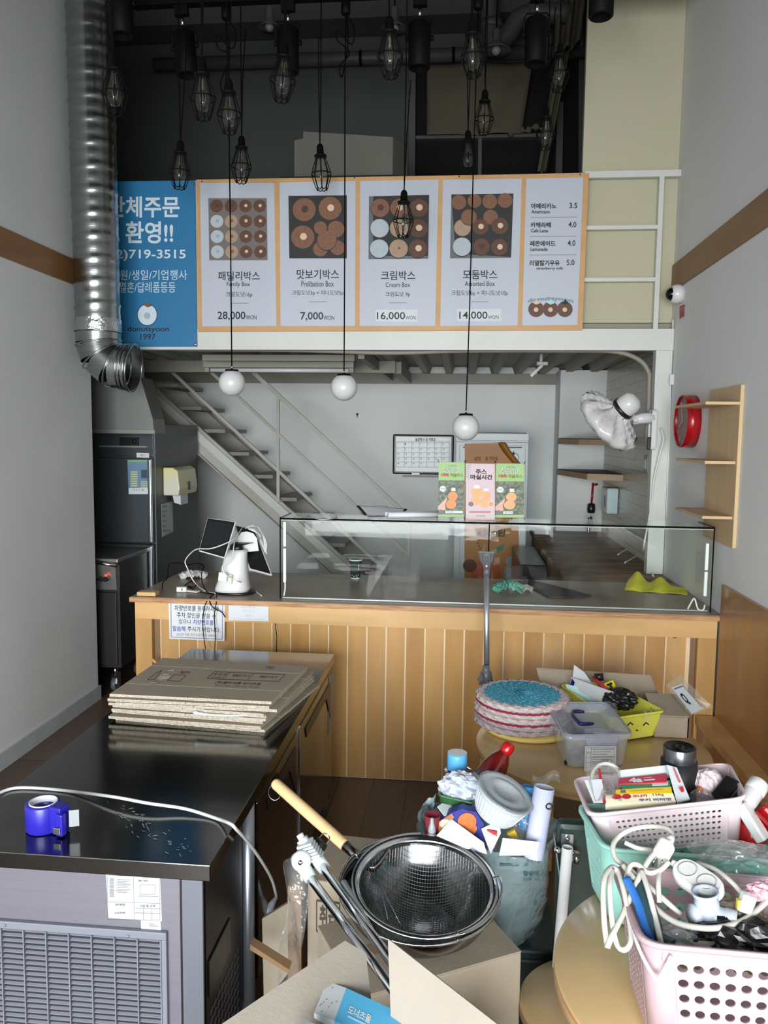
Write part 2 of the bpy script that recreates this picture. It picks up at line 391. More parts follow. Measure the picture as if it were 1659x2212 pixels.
# conduit that runs under the beam and bends down at the post
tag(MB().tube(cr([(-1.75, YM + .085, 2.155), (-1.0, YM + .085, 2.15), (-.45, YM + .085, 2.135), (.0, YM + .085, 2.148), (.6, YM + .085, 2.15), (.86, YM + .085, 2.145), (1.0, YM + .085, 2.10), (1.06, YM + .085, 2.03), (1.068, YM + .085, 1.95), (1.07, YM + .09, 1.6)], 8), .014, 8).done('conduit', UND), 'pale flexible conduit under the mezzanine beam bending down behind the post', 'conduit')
# fluorescent batten
t = thing('fluorescent_fixture', 'long unlit batten light fixed under the mezzanine on the left', 'light', (-1.1, 5.4, 2.1))
a, b = at(434, 786, 'z', 2.12), at(770, 792, 'z', 2.12)
yy = (a.y + b.y) / 2
MB().box(a.x, b.x, yy - .05, yy + .05, 2.10, 2.16, .004).done('housing', UND, t)
MB().tube([(a.x + .04, yy, 2.085), (b.x - .04, yy, 2.085)], .015, 10).done('tube', WHITEPL, t)
for xx in (a.x + .02, b.x - .02): MB().box(xx - .015, xx + .015, yy - .025, yy + .025, 2.07, 2.10).done('end_cap', UND, t)
tag(MB().box(-1.75, -.72, yy - .22, yy - .18, 2.13, 2.17).done('surface_channel', UND), 'thin grey channel running under the mezzanine beside the batten light', 'channel')
t = thing('pipe_clip_light', 'small grey spotlight clipped under the mezzanine ribs', 'light', at(1165, 795, 'y', 6.0))
p = at(1165, 795, 'y', 6.0); MB().box(p.x - .02, p.x + .06, p.y - .02, p.y + .02, p.z + .02, p.z + .045, .004).box(p.x, p.x + .02, p.y - .01, p.y + .01, p.z + .04, 2.252).done('bracket', WHITEPL, t); MB().beam(p + V((-.06, 0, -.06)), p + V((.02, 0, .02)), .03, .02).done('arm', WHITEPL, t)
# white drain pipe by the column
t = thing('drain_pipe', 'white vertical pipe with an elbow hanging down the back wall beside the column', 'pipe', at(1222, 900, 'y', 7.05))
p0, p1, p2 = at(1226, 822, 'y', 7.05), at(1221, 912, 'y', 7.05), at(1212, 920, 'y', 7.05)
MB().tube(cr([p0, (p0 + p1) / 2, p1 + V((0, 0, .03)), p1 + V((-.01, 0, 0)), p2 + V((0, 0, .02)), p2 + V((0, 0, .09))]), .016, 8).done('pipe', WHITE, t)
p = at(1232, 884, 'y', 7.05); MB().box(p.x - .03, p.x + .03, 7.02, 7.08, p.z - .015, p.z + .015).done('bracket', WHITEPL, t)

# ---------------------------------------------------------------- blue banner
YP = YM - .006
fn = planeY(YP, .002)
BLUE = mat('blue_banner', (30, 112, 160), .5, var=.03, vs=3); LBL = mat('banner_lettering', (206, 220, 228), .6)
def flatsheet(px, y, th, name, m, parent=None):
    pts = [at(a, b, 'y', y) for a, b in px]; return MB().prism(pts, (0, th, 0)).done(name, m, parent)
t = thing('banner', 'blue hanging banner with pale Korean lettering left of the menu board', 'banner', at(320, 750, 'y', YP))
flatsheet([(213, 392), (421, 390), (426, 749), (216, 749)], YP - .002, .004, 'sheet', BLUE, t)
a = Art(fn)
a.text('단체주문', 234, 424, 388, 470, LBL, .022).text('환영!!', 271, 478, 374, 526, LBL, .022)
a.text('032)719-3515', 218, 539, 401, 564, LBL, .015).text('지원/생일/기업행사', 240, 583, 404, 605, LBL).text('결혼/답례품등등', 258, 609, 379, 632, LBL)
BRN = mat('donut_brown_print', (122, 80, 58), .6)
a.disc(318, 680, 22, INK, 24).disc(318, 680, 20.6, LBL, 22.5).poly([(310, 659), (314, 653), (322, 656), (328, 661), (319, 664)], BRN)
a.disc(318, 682, 7, mat('donut_hole_print', (168, 178, 184), .6))
a.text('donutsyoon', 275, 705, 365, 719, INK, .02).text('1997', 303, 721, 336, 734, INK, .02)
a.done('lettering', t)
p = at(422, 744, 'y', YP - .006); MB().sphere(p, .009, 10).done('eyelet', CHROME, t)
p = at(417, 397, 'y', YP - .006); MB().sphere(p, .007, 10).done('eyelet', STEEL, t)

# ---------------------------------------------------------------- menu board
FR = mat('menu_board_ply', (196, 152, 100), .5, var=.06, vs=5, st=(1, 1, 3))
t = thing('menu_board', 'wide plywood menu board with five white price panels on the mezzanine rail', 'menu board', at(840, 714, 'y', YP))
flatsheet([(424, 388), (1272, 374), (1258, 713), (428, 716)], YM - .022, .02, 'backing_board', FR, t)
YQ = YM - .0225; fq = planeY(YQ, .0018)
panels = [[(432, 395), (592, 395), (597, 704), (437, 705)], [(604, 394), (768, 391), (767, 704), (606, 704)], [(778, 391), (947, 388), (940, 704), (777, 704)],
          [(957, 388), (1127, 386), (1118, 703), (951, 704)], [(1137, 386), (1260, 383), (1247, 702), (1128, 703)]]
D1 = mat('donut_print_cinnamon', (124, 84, 62), .6, var=.12, vs=60); D2 = mat('donut_print_dark', (92, 58, 44), .6, var=.12, vs=60); D3 = mat('donut_print_tan', (168, 142, 118), .6, var=.08, vs=60)
D4 = mat('donut_print_white', (176, 186, 194), .6, var=.05, vs=50); DC = mat('cream_print', (216, 190, 160), .6); DK = mat('photo_dark_print', (34, 34, 34), .6); DB = mat('photo_box_print', (96, 104, 106), .6); DH = mat('donut_centre_print', (70, 44, 34), .6)
def pnl(i):
    o = MB().prism([at(x, y, 'y', YQ) for x, y in panels[i]], (0, .001, 0)).done('price_panel', PRINTW, t); return o, Art(fq)
def price(a, n, x0, x1, w1, yt=673, yb=692):
    a.text(n, x0, yt, x1, yb, INK, .01); a.text('WON', x1 + 1, yt + 8, w1, yb - 2, INK)
def donut(a, x, y, r, m, c=None, cr_=None, n=20):
    a.disc(x, y + r * .06, r * 1.04, DK, n=n); a.disc(x, y, r, m, n=n)
    if c: a.disc(x + r * .06, y - r * .05, (cr_ or r * .3), c, n=14)
o, a = pnl(0)
a.poly([(450, 428), (576, 428), (578, 562), (452, 562)], mat('tray_print', (112, 104, 100), .6))
for i in range(4):
    for j in range(4):
        x, y = 468 + i * 31 + j * .5, 445 + j * 33
        a.disc(x, y, 14.3, D2 if i > 1 else D1, n=8) if i > 1 else a.disc(x, y, 14, [D2, D4, D4, D4][j] if i == 0 else [D2, D3, D3, D3][j])
        a.disc(x + 1, y - 1, 3.6, DC if i > 1 else ([DH, mat('donut_dimple_print', (150, 160, 170), .6)][j > 0] if i == 0 else [DH, D1][j > 0]), n=10)
a.text('패밀리박스', 471, 586, 561, 606, INK, .008).text('Family Box', 490, 609, 540, 621, INK).text('크림도넛16p', 488, 630, 545, 643, INK).line(498, 655, 536, 655, 1, GREYINK)
price(a, '28,000', 470, 530, 554); a.done('print', o)
o, a = pnl(1)
a.poly([(623, 423), (749, 422), (749, 558), (625, 558)], DK)
for x, y, r, m, c in ((657, 453, 25, D1, DH), (713, 450, 25, D1, DC), (692, 492, 14, D1, 0), (726, 495, 18, D1, 0), (654, 512, 25, D1, DC), (692, 538, 16, D1, 0), (729, 535, 16, D1, 0), (706, 519, 21, D1, 0)): donut(a, x, y, r, m, c or None)
a.text('맛보기박스', 641, 582, 732, 603, INK, .008).text('Prelibation Box', 651, 607, 721, 619, INK).text('크림도넛3p + 미니도넛5p', 631, 627, 742, 639, INK).line(667, 652, 706, 652, 1, GREYINK)
price(a, '7,000', 649, 698, 722, 674, 693); a.done('print', o)
o, a = pnl(2)
a.poly([(797, 424), (927, 421), (925, 559), (796, 560)], DB).poly([(806, 424), (927, 421), (925, 553), (806, 553)], DK)
for j in range(3):
    for i in range(3):
        m = [[D1, D1, D2], [D4, D3, D2], [D4, D3, D2]][j][i]; donut(a, 821 + i * 42 - j, 449 + j * 44, 20, m, [[DH, DC, DC], [None, None, DC], [None, D1, DC]][j][i], 7 if i == 2 or j == 0 else 3)
a.text('크림박스', 823, 585, 897, 605, INK, .008).text('Cream Box', 833, 610, 886, 620, INK).text('크림도넛 9p', 833, 630, 886, 642, INK).line(840, 654, 879, 654, 1, GREYINK)
a.rect(811, 669, 902, 695, PAPER); price(a, '16,000', 814, 875, 898, 674, 692); a.done('print', o)
o, a = pnl(3)
a.poly([(975, 420), (1109, 418), (1104, 557), (972, 558)], DB).poly([(975, 420), (1109, 418), (1104, 555), (984, 548)], DK)
for x, y, r, m, c in ((991, 437, 16, D1, 0), (1025, 434, 15, D1, 0), (1058, 435, 16, D1, 0), (1091, 433, 16, D1, 0), (999, 492, 18, D3, 0), (1013, 469, 17, D1, 0), (1060, 469, 16, D1, 0), (1038, 490, 17, D2, DC), (1080, 488, 18, D2, DC), (998, 533, 20, D4, 0), (1040, 533, 18, D2, DH), (1079, 534, 18, D2, DC)): donut(a, x, y, r, m, c or None, 6 if c else None)
a.text('모둠박스', 1000, 583, 1074, 603, INK, .008).text('Assorted Box', 1004, 607, 1069, 618, INK).text('크림도넛6p + 미니도넛10p', 975, 627, 1097, 640, INK).line(1018, 652, 1055, 652, 1, GREYINK)
a.rect(987, 667, 1083, 694, PAPER); price(a, '14,000', 992, 1053, 1077, 673, 691); a.done('print', o)
o, a = pnl(4)
for k, (ko, en, pr, x1, xe, y) in enumerate((('아메리카노', 'Americano', '3.5', 1202, 1188, 439), ('카페라떼', 'Cafe Latte', '4.0', 1190, 1184, 480), ('레몬에이드', 'Lemonade', '4.0', 1200, 1183, 520), ('리얼딸기우유', 'strawberry milk', '5.0', 1209, 1217, 562))):
    xs = 1147 - k; a.text(ko, xs, y, x1, y + 12, INK, .03); a.text(pr, 1230 - 2 * k, y - 1, 1247 - 2 * k, y + 11, INK, .015)
    a.text(en, 1159 if k == 3 else xs + 1, y + 14.5, xe, y + 22, INK, .02)
    if k < 3: a.line(1146 - k, y + 31, 1247 - k, y + 30, 1, GREYINK)
a.text('donutsyoon', 1139, 640, 1239, 651, mat('logo_greyblue', (128, 148, 164), .6), .05, arc=6)
for x, c in ((1158, D1), (1189, MATS['mint_plastic']), (1220, INK)):
    a.disc(x, 668, 17, mat('logo_brown', (98, 66, 54), .6)).poly([(x - 9, 653), (x - 1, 650), (x + 1, 645), (x + 5, 651), (x + 9, 655), (x, 658)], {1158: DC}.get(x, c)); a.disc(x, 669, 5, DC)
a.done('print', o)
for px, py in ((436, 392), (766, 384), (992, 381), (1253, 377)):
    MB().sphere(at(px, py, 'y', YM - .023), .004, 8).done('screw', BLACKMET, t)

# ================================================================ dim upper part of the shop
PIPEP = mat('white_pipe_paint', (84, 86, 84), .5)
def hz(py, y): return at(700, py, 'y', y).z
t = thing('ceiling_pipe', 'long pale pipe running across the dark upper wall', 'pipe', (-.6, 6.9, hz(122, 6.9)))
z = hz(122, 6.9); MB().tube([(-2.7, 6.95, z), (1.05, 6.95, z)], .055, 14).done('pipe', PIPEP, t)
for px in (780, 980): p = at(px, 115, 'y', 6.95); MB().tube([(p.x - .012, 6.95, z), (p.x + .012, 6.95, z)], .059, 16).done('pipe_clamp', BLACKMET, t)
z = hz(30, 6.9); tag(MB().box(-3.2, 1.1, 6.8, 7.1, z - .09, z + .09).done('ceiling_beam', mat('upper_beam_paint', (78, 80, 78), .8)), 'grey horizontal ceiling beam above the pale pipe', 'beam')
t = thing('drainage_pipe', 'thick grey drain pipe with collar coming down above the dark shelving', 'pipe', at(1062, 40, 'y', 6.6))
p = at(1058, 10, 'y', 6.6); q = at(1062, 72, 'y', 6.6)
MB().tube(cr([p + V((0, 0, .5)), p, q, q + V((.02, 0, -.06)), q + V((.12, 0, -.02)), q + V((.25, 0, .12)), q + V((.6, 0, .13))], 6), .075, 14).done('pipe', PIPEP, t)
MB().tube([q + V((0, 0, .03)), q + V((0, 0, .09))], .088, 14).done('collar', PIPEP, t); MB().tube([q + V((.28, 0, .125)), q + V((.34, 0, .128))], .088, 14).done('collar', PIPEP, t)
def conelamp(px, py, w, lab):
    p = at(px, py, 'y', 6.3); r = w / 2 / F * 6.6
    t = thing('enamel_pendant_lamp', lab, 'lamp', p, group='pale enamel lamps in the dark upper part')
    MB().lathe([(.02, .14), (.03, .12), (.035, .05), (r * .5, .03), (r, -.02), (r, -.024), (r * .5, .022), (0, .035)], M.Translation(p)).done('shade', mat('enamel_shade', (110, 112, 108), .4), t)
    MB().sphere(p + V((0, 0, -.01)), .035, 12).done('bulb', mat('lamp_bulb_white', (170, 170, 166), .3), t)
    MB().tube([p + V((0, 0, .14)), (p.x, p.y, ZC)], .006, 6).done('cord', CORDB, t)
conelamp(582, 55, 44, 'pale enamel cone lamp hanging upper left of the black spotlight'); conelamp(852, 58, 52, 'pale enamel cone lamp behind the tall caged bulb in the centre'); conelamp(1072, 106, 60, 'largest pale enamel cone lamp, above the dark window opening')
# dark opening with frame, hung sheets
Yw = YB - .03
wm = MB(); wm.poly([at(885, 132, 'y', YB - .004), at(1250, 128, 'y', YB - .004), at(1250, 420, 'y', YB - .004), at(885, 420, 'y', YB - .004)]); struct(wm.done('window_1', mat('dark_opening', (14, 14, 14), .9)))
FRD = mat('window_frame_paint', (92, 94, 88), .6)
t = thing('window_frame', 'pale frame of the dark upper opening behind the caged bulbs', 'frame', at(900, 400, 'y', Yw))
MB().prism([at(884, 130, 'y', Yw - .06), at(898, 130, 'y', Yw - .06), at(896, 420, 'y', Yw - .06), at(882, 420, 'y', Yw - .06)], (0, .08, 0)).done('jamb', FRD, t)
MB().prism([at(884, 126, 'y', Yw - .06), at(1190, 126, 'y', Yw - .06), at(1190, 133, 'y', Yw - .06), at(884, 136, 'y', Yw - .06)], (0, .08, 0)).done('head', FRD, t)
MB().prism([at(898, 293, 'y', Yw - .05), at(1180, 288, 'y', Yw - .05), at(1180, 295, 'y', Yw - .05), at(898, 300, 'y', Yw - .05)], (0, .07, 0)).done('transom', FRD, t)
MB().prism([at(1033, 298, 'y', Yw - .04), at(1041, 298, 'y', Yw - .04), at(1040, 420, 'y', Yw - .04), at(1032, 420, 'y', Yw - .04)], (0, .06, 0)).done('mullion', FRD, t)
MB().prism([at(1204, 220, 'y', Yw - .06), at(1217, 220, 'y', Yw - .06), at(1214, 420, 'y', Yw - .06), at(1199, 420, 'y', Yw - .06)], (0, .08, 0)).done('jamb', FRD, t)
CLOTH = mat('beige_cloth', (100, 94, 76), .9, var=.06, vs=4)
def cloth(name, px, y, lab, cat, m=CLOTH, amp=.02, nu=18, nv=14, w=5):
    """hanging sheet between four photo corners at depth y, with soft folds"""
    c = [at(a_, b_, 'y', y) for a_, b_ in px]
    def f(u, v_):
        p = (c[0] * (1 - u) + c[1] * u) * (1 - v_) + (c[3] * (1 - u) + c[2] * u) * v_
        return p + V((0, amp * (sin(u * w * 2 + v_ * 3) + .5 * sin(u * 17 + v_ * 5) * v_), 0))
    return tag(MB().grid(f, nu, nv).done(name, m, None, solid=.004), lab, cat)
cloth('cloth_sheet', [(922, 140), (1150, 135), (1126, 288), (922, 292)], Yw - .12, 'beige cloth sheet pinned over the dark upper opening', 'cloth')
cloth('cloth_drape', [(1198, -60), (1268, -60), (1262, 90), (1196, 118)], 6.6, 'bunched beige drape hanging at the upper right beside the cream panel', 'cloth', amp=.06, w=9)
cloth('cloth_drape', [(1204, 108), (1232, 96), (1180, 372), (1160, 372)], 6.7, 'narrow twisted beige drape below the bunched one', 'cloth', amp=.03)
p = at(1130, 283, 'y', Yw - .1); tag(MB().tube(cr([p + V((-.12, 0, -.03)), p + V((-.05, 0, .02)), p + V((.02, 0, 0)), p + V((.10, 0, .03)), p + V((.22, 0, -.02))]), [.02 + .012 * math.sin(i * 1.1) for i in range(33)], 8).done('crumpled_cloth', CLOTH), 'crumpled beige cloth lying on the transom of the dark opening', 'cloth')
# box on the mezzanine
zbb = at(605, 382, 'y', 5.0).z
t = thing('storage_box', 'large grey cardboard box lying on the mezzanine behind the menu board', 'box', at(760, 390, 'y', 5.6))
B = mat('grey_box_card', (118, 116, 108), .85)
pa_, pb2, pc_ = at(655, 284, 'y', 5.5), at(848, 296, 'y', 5.5), at(880, 320, 'y', 5.75)
MB().prism([pa_, pb2, (pb2.x, 5.5, zbb + .001), (pa_.x, 5.5, zbb + .001)], (0, .5, 0)).done('carton', B, t)
MB().prism([pb2, pc_, (pc_.x, 5.75, zbb + .001), (pb2.x, 5.5, zbb + .001)], (.004, .004, 0)).done('side_flap', B, t)
pd_ = at(636, 303, 'y', 5.52); MB().prism([pd_, (pa_.x - .002, 5.52, pd_.z + .01), (pa_.x - .002, 5.52, zbb + .001), (pd_.x, 5.52, zbb + .001)], (0, .02, 0)).done('loose_flap', B, t)
t = tag(MB().prism([(at(605, 379, 'y', 5.0).x, 5.0, zbb - .02), (pc_.x + .01, 5.0, zbb - .02), (pc_.x + .01, 6.05, zbb - .02), (at(605, 379, 'y', 5.0).x, 6.05, zbb - .02)], (0, 0, .02)).done('black_board', BLACKPL), 'black board under the grey box, its edge showing over the menu board', 'board')
t = thing('support_carton', 'cardboard carton on the mezzanine under the black board', 'box', (-.7, 5.5, 2.301)); MB().box(-1.1, -.1, 5.1, 6.0, 2.301, zbb - .0205).done('carton', CARD, t)

# ================================================================ lighting tracks, spots, pendants
YT = 4.25; ZT = at(310, 16, 'y', YT).z
def track(y, x0, x1, lab):
    t = thing('lighting_track', lab, 'lighting track', ((x0 + x1) / 2, y, ZT))
    MB().box(x0, x1, y - .025, y + .025, ZT, ZT + .07).done('rail', BLACKMET, t)
    MB().box(x0 - .02, x0 + .05, y - .022, y + .022, ZT - .004, ZT + .04).done('end_cap', BLACKMET, t)
    for x_ in (x0 + .2, (x0 + x1) / 2, x1 - .2): MB().tube([(x_, y, ZT + .03), (x_, y, ZC)], .006, 6).done('hanger', BLACKMET, t)
    return t
track(YT, at(296, 16, 'y', YT).x, XR - .05, 'black lighting track crossing the top of the picture, carrying spotlights')
track(3.9, -2.0, XR - .05, 'second black lighting track just above the picture, carrying two spotlights')
track(3.5, -1.9, XR - .05, 'nearest black lighting track above the picture, carrying caged bulbs')
t = thing('spotlight', '', 'spotlight', (0, 0, 0), group='black cylinder spotlights on the tracks')
MB().box(-.035, .035, -.017, .017, -.05, 0).done('track_adapter', BLACKMET, t)
MB().tube([(0, 0, -.05), (0, 0, -.10)], .008, 8).done('stem', CHROME, t)
MB().tube([(-.062, 0, -.20), (-.062, 0, -.125), (-.05, 0, -.105), (.05, 0, -.105), (.062, 0, -.125), (.062, 0, -.20)], .005, 6).done('yoke', BLACKMET, t)
cyl = MB().lathe([(0, -.135), (.052, -.135), (.056, -.14), (.056, -.345), (.052, -.35), (.046, -.35), (.044, -.30), (0, -.30)], seg=28).done('lamp_body', BLACKMET, t)
MB().tube([(-.072, 0, -.205), (-.055, 0, -.205)], .012, 10).done('knob', BLACKMET, cyl); MB().tube([(.055, 0, -.205), (.072, 0, -.205)], .012, 10).done('knob', BLACKMET, cyl)
spots = [(391, YT, 5, 'spotlight with tilted black cylinder, leftmost on the far track'), (622, YT, 0, 'black cylinder spotlight behind the caged bulb left of centre on the track'), (907, YT, 0, 'black cylinder spotlight right of centre, beside the tall caged bulb'),
         (1160, YT, 0, 'rightmost black spotlight hanging from the far track'), (262, 3.9, 0, 'black spotlight beside the silver duct, cut by the top edge'), (1298, 3.9, 0, 'black spotlight in front of the cream panel, cut by the top edge')]
for i, (px, y, tilt, lab) in enumerate(spots):
    o = t if i == 0 else dup(t)
    if y == YT: o.location = (at(px, 30, 'y', y).x, y, ZT)
    else:
        zb = at(px, 78 if px < 500 else 37, 'y', y).z; o.location = (at(px, 30, 'y', y).x, y, zb + .35); MB().tube([(o.location.x, y, zb + .34), (o.location.x, y, ZT)], .007, 6).done('stem', BLACKMET, o)
    o.rotation_euler = (0, rad(-tilt), 0); o['label'] = lab

t = thing('caged_pendant', '', 'pendant lamp', (0, 0, 0), group='caged bulb pendants')   # origin at the top of the socket
MB().lathe([(.004, .005), (.012, 0), (.018, -.012), (.02, -.05), (.024, -.055), (.034, -.058), (.034, -.066), (.022, -.07), (.0, -.07)], seg=20).done('socket', BLACKMET, t)
g = MB()
for k in range(8):
    a_ = 2 * PI * k / 8; R_ = lambda r, z: (r * cos(a_), r * sin(a_), z)
    g.tube(cr([R_(.024, -.062), R_(.036, -.10), R_(.0525, -.155), R_(.050, -.175), R_(.032, -.232)], 4), .0025, 6)
for k in range(8):
    a0, a1 = 2 * PI * k / 8, 2 * PI * (k + 1) / 8
    g.tube(cr([(.032 * cos(a0), .032 * sin(a0), -.232), (.026 * cos((a0 + a1) / 2), .026 * sin((a0 + a1) / 2), -.243), (.032 * cos(a1), .032 * sin(a1), -.232)], 4), .0025, 6)
g.tube([(.0535 * cos(2 * PI * i / 32), .0535 * sin(2 * PI * i / 32), -.157) for i in range(32)], .0030, 6, closed=True)
g.done('wire_cage', BLACKMET, t)
BULB = film('bulb_glass', (200, 198, 188), .02, (.97, .97, .95), .03)
bl = MB().lathe([(.012, -.068), (.014, -.085), (.02, -.11), (.028, -.14), (.032, -.165), (.030, -.185), (.02, -.205), (0, -.212)], seg=20).done('bulb', BULB, t)
g = MB()
for k in range(4): a_ = PI / 2 * k; g.tube([(.004 * cos(a_), .004 * sin(a_), -.10), (.012 * cos(a_), .012 * sin(a_), -.15), (.006 * cos(a_ + .6), .006 * sin(a_ + .6), -.185)], .0012, 5)
g.lathe([(.0, -.075), (.006, -.08), (.005, -.12), (0, -.125)], seg=10)
g.done('filament', mat('filament_wire', (120, 112, 96), .4, .3), bl)
cages = [(245, 117, 54, 'caged bulb pendant hanging just right of the silver duct'), (436, 128, 55, 'large caged bulb pendant second from the left at the top'), (494, 172, 50, 'caged bulb pendant under the looped cord, in line with the left globe'),
         (390, 305, 44, 'lowest-left caged bulb pendant, over the blue banner top'), (522, 295, 43, 'small caged bulb over the first price panel'), (616, 92, 54, 'large caged bulb pendant in front of the black spotlight left of centre'),
         (691, 312, 42, 'caged bulb pendant in front of the grey mezzanine box'), (841, 37, 55, 'large caged bulb pendant at the top centre, left of a spotlight'), (1020, 43, 52, 'large caged bulb pendant in front of the cone lamp and cloth sheet'),
         (873, 412, 43, 'lowest caged bulb pendant, in front of the third menu photo'), (1048, 195, 40, 'caged bulb pendant hanging in front of the beige cloth sheet'), (1011, 283, 38, 'small caged bulb pendant just above the fourth price panel'),
         (1211, 96, 43, 'caged bulb pendant nearest the cream panel, upper of two'), (1181, 232, 39, 'caged bulb pendant nearest the cream panel, lower of two')]
for i, (px, py, w, lab) in enumerate(cages):
    o = t if i == 0 else dup(t)
    y = 3.5 if w > 49 else (4.14 if w > 42 else 4.45)
    s_ = 1.0
    p = at(px, py, 'y', y); dpt = (p - EYE).dot(CF); s_ = w * dpt / F / .107; o.location = p; o.scale = (s_, s_, s_); o['label'] = lab
    o.rotation_euler = (rad(random.uniform(-3, 3)), rad(random.uniform(-3, 3)), random.random() * 3)
    k = MB(); top = ZT
    k.tube([p, (p.x + random.uniform(-.008, .008), y, (p.z + top) / 2), (p.x, y, top if y < 4 else ZC)], .0032, 6); co = k.done('cord', CORDB, o)
# three globes
OPAL = mat('opal_glass', (206, 208, 207), .35, coat=.4)
YG = 4.12
for px, py, cx, cy, tx, lab in ((501, 827, 488, 20, 493, 'white globe pendant on the left, above the payment terminal'), (743, 837, 747, 10, 745, 'white globe pendant in the middle, over the glass case'), (1006, 923, 1033, 5, 1022, 'lowest white globe pendant on the right, in front of the white fridge')):
    p = at(px, py, 'y', YG); t = thing('globe_pendant', lab, 'pendant lamp', p, group='white globe pendants over the counter')
    r = .069; MB().sphere(p, r, 36).done('globe', OPAL, t)
    MB().lathe([(0, r + .003), (.034, r), (.036, r - .008), (.035, r - .012)], M.Translation(p), 24).done('cap', BLACKMET, t)
    MB().tube([p + V((0, 0, r)), p + V((0, 0, r + .022))], .005, 10).done('cord_grip', CHROME, t)
    q = at(cx, cy, 'y', YT); q.z = ZT
    MB().lathe([(0, 0), (.024, 0), (.024, -.07), (.02, -.075), (0, -.075)], M.Translation(q), 16).done('canopy', BLACKMET, t)
    m_ = at(tx, 170 if px < 900 else 380, 'y', YG)
    k = MB().tube([p + V((0, 0, r + .02)), p * .5 + m_ * .5 + V((.002, 0, 0)), m_, q + V((0, 0, -.07))], .0035, 6); k.done('cord', CORDB, t)
    if px < 900:
        b = q + V((0, 0, -.12)); s = 1 if px < 600 else .8
        MB().tube(cr([b + V((0, 0, .06)), b + V((.055 * s, -.01, -.03)), b + V((.03, 0, -.10)), b + V((-.05 * s, .0, -.03)), b + V((-.045, .01, -.09 * s)), b + V((.02, 0, -.14)), b + V((-.03, 0, -.26 * s)), b + V((-.02, .01, -.32 * s)), b + V((.0, 0, -.22 * s)), b + V((.012, 0, -.10)), b + V((.006, 0, .06))], 8), .0035, 6).done('looped_cord', CORDB, t)

# ================================================================ ventilation duct and hood
GALV = mat('galvanised_steel', (168, 172, 170), .24, 1, var=.10, vs=4, st=(1, 1, 14), bump=.05, bs=18)
FOILT = mat('foil_tape', (205, 208, 208), .18, 1, bump=.5, bs=60)
t = thing('ventilation_duct', 'ribbed silver spiral duct rising along the left wall with an elbow at the bottom', 'duct', at(215, 760, 'y', 4.4))
YD = 4.38; RD = .122
pt, pb = at(191, -60, 'y', YD), at(212, 712, 'y', YD)
n = int((pt - pb).length / .06); g = MB(); path = []; rr = []
N = n * 4
for i in range(N + 1):
    f_ = i / N; path.append(pb.lerp(pt, f_)); rr.append(RD + (.005 if i % 8 == 0 else (.002 if i % 4 == 0 else 0)))
rows = []
ax_, ay_, az_ = frame_from(pt - pb)
for p_, r_ in zip(path, rr): rows.append([g.v(p_ + (ax_ * cos(2 * PI * k / 40) + ay_ * sin(2 * PI * k / 40)) * r_ + az_ * .012 * sin(2 * PI * k / 40)) for k in range(40)])
for a_, b_ in zip(rows, rows[1:]):
    for k in range(40): g.f([a_[k], a_[(k + 1) % 40], b_[(k + 1) % 40], b_[k]], True)
g.done('spiral_pipe', GALV, t)
MB().tube([pb + V((0, 0, -.015)), pb + V((0, 0, .055))], RD + .006, 36, caps=False).done('tape_band', FOILT, t)
# gored elbow turning towards the kitchen (right and back)
c = pb + V((0, 0, -.02)); dirs = [V((0, 0, -1)), V((.30, .02, -.95)), V((.75, .04, -.62)), V((.97, .06, -.12))]
seg_l = [.055, .075, .085, .05]; pcur = c; rings = []
for i, (d_, l_) in enumerate(zip(dirs, seg_l)):
    d_ = d_.normalized(); e_ = pcur + d_ * l_; g = MB(); g.tube([pcur, e_], RD + .001, 36, caps=False); 
    nd = dirs[min(i + 1, 3)].normalized(); cut = (d_ + nd).normalized()
    xx, yy2, zz = frame_from(cut); g.tube([e_ + (xx * cos(2 * PI * k / 36) + yy2 * sin(2 * PI * k / 36)) * (RD + .003) for k in range(36)], .005, 6, closed=True)
    g.done('elbow_segment', GALV, t); pcur = e_
xx, yy2, zz = frame_from(dirs[3]); g = MB()
for k_, off in enumerate((.0, .02, .045, .06)): g.tube([pcur + zz * off + (xx * cos(2 * PI * k / 40) + yy2 * sin(2 * PI * k / 40)) * (RD + .004 + .003 * k_) for k in range(40)], .005, 6, closed=True)
g.tube([pcur, pcur + zz * .06], RD + .002, 36, caps=False)
g.done('flange_collar', GALV, t)
# hood
HOODM = mat('hood_steel', (128, 130, 126), .45, .7, var=.05, vs=3)
t = thing('kitchen_hood', 'grey steel extractor hood with slanted side hanging below the duct elbow', 'hood', at(265, 935, 'y', 5.0))
yh = 4.98
f0 = [at(150, 812, 'y', yh), at(303, 815, 'y', yh), at(330, 905, 'y', yh), at(333, 936, 'y', yh), at(150, 934, 'y', yh)]
MB().prism(f0, (0, .20, 0)).done('canopy', HOODM, t)
MB().box(f0[1].x - .45, f0[1].x - .05, yh + .02, yh + .19, f0[0].z - .02, 2.184).done('flue_box', HOODM, t)
MB().prism([at(150, 927, 'y', yh - .012), at(334, 929, 'y', yh - .012), at(334, 937, 'y', yh - .012), at(150, 935, 'y', yh - .012)], (0, .015, 0)).done('rim', mat('hood_rim', (150, 152, 148), .4, .7), t)

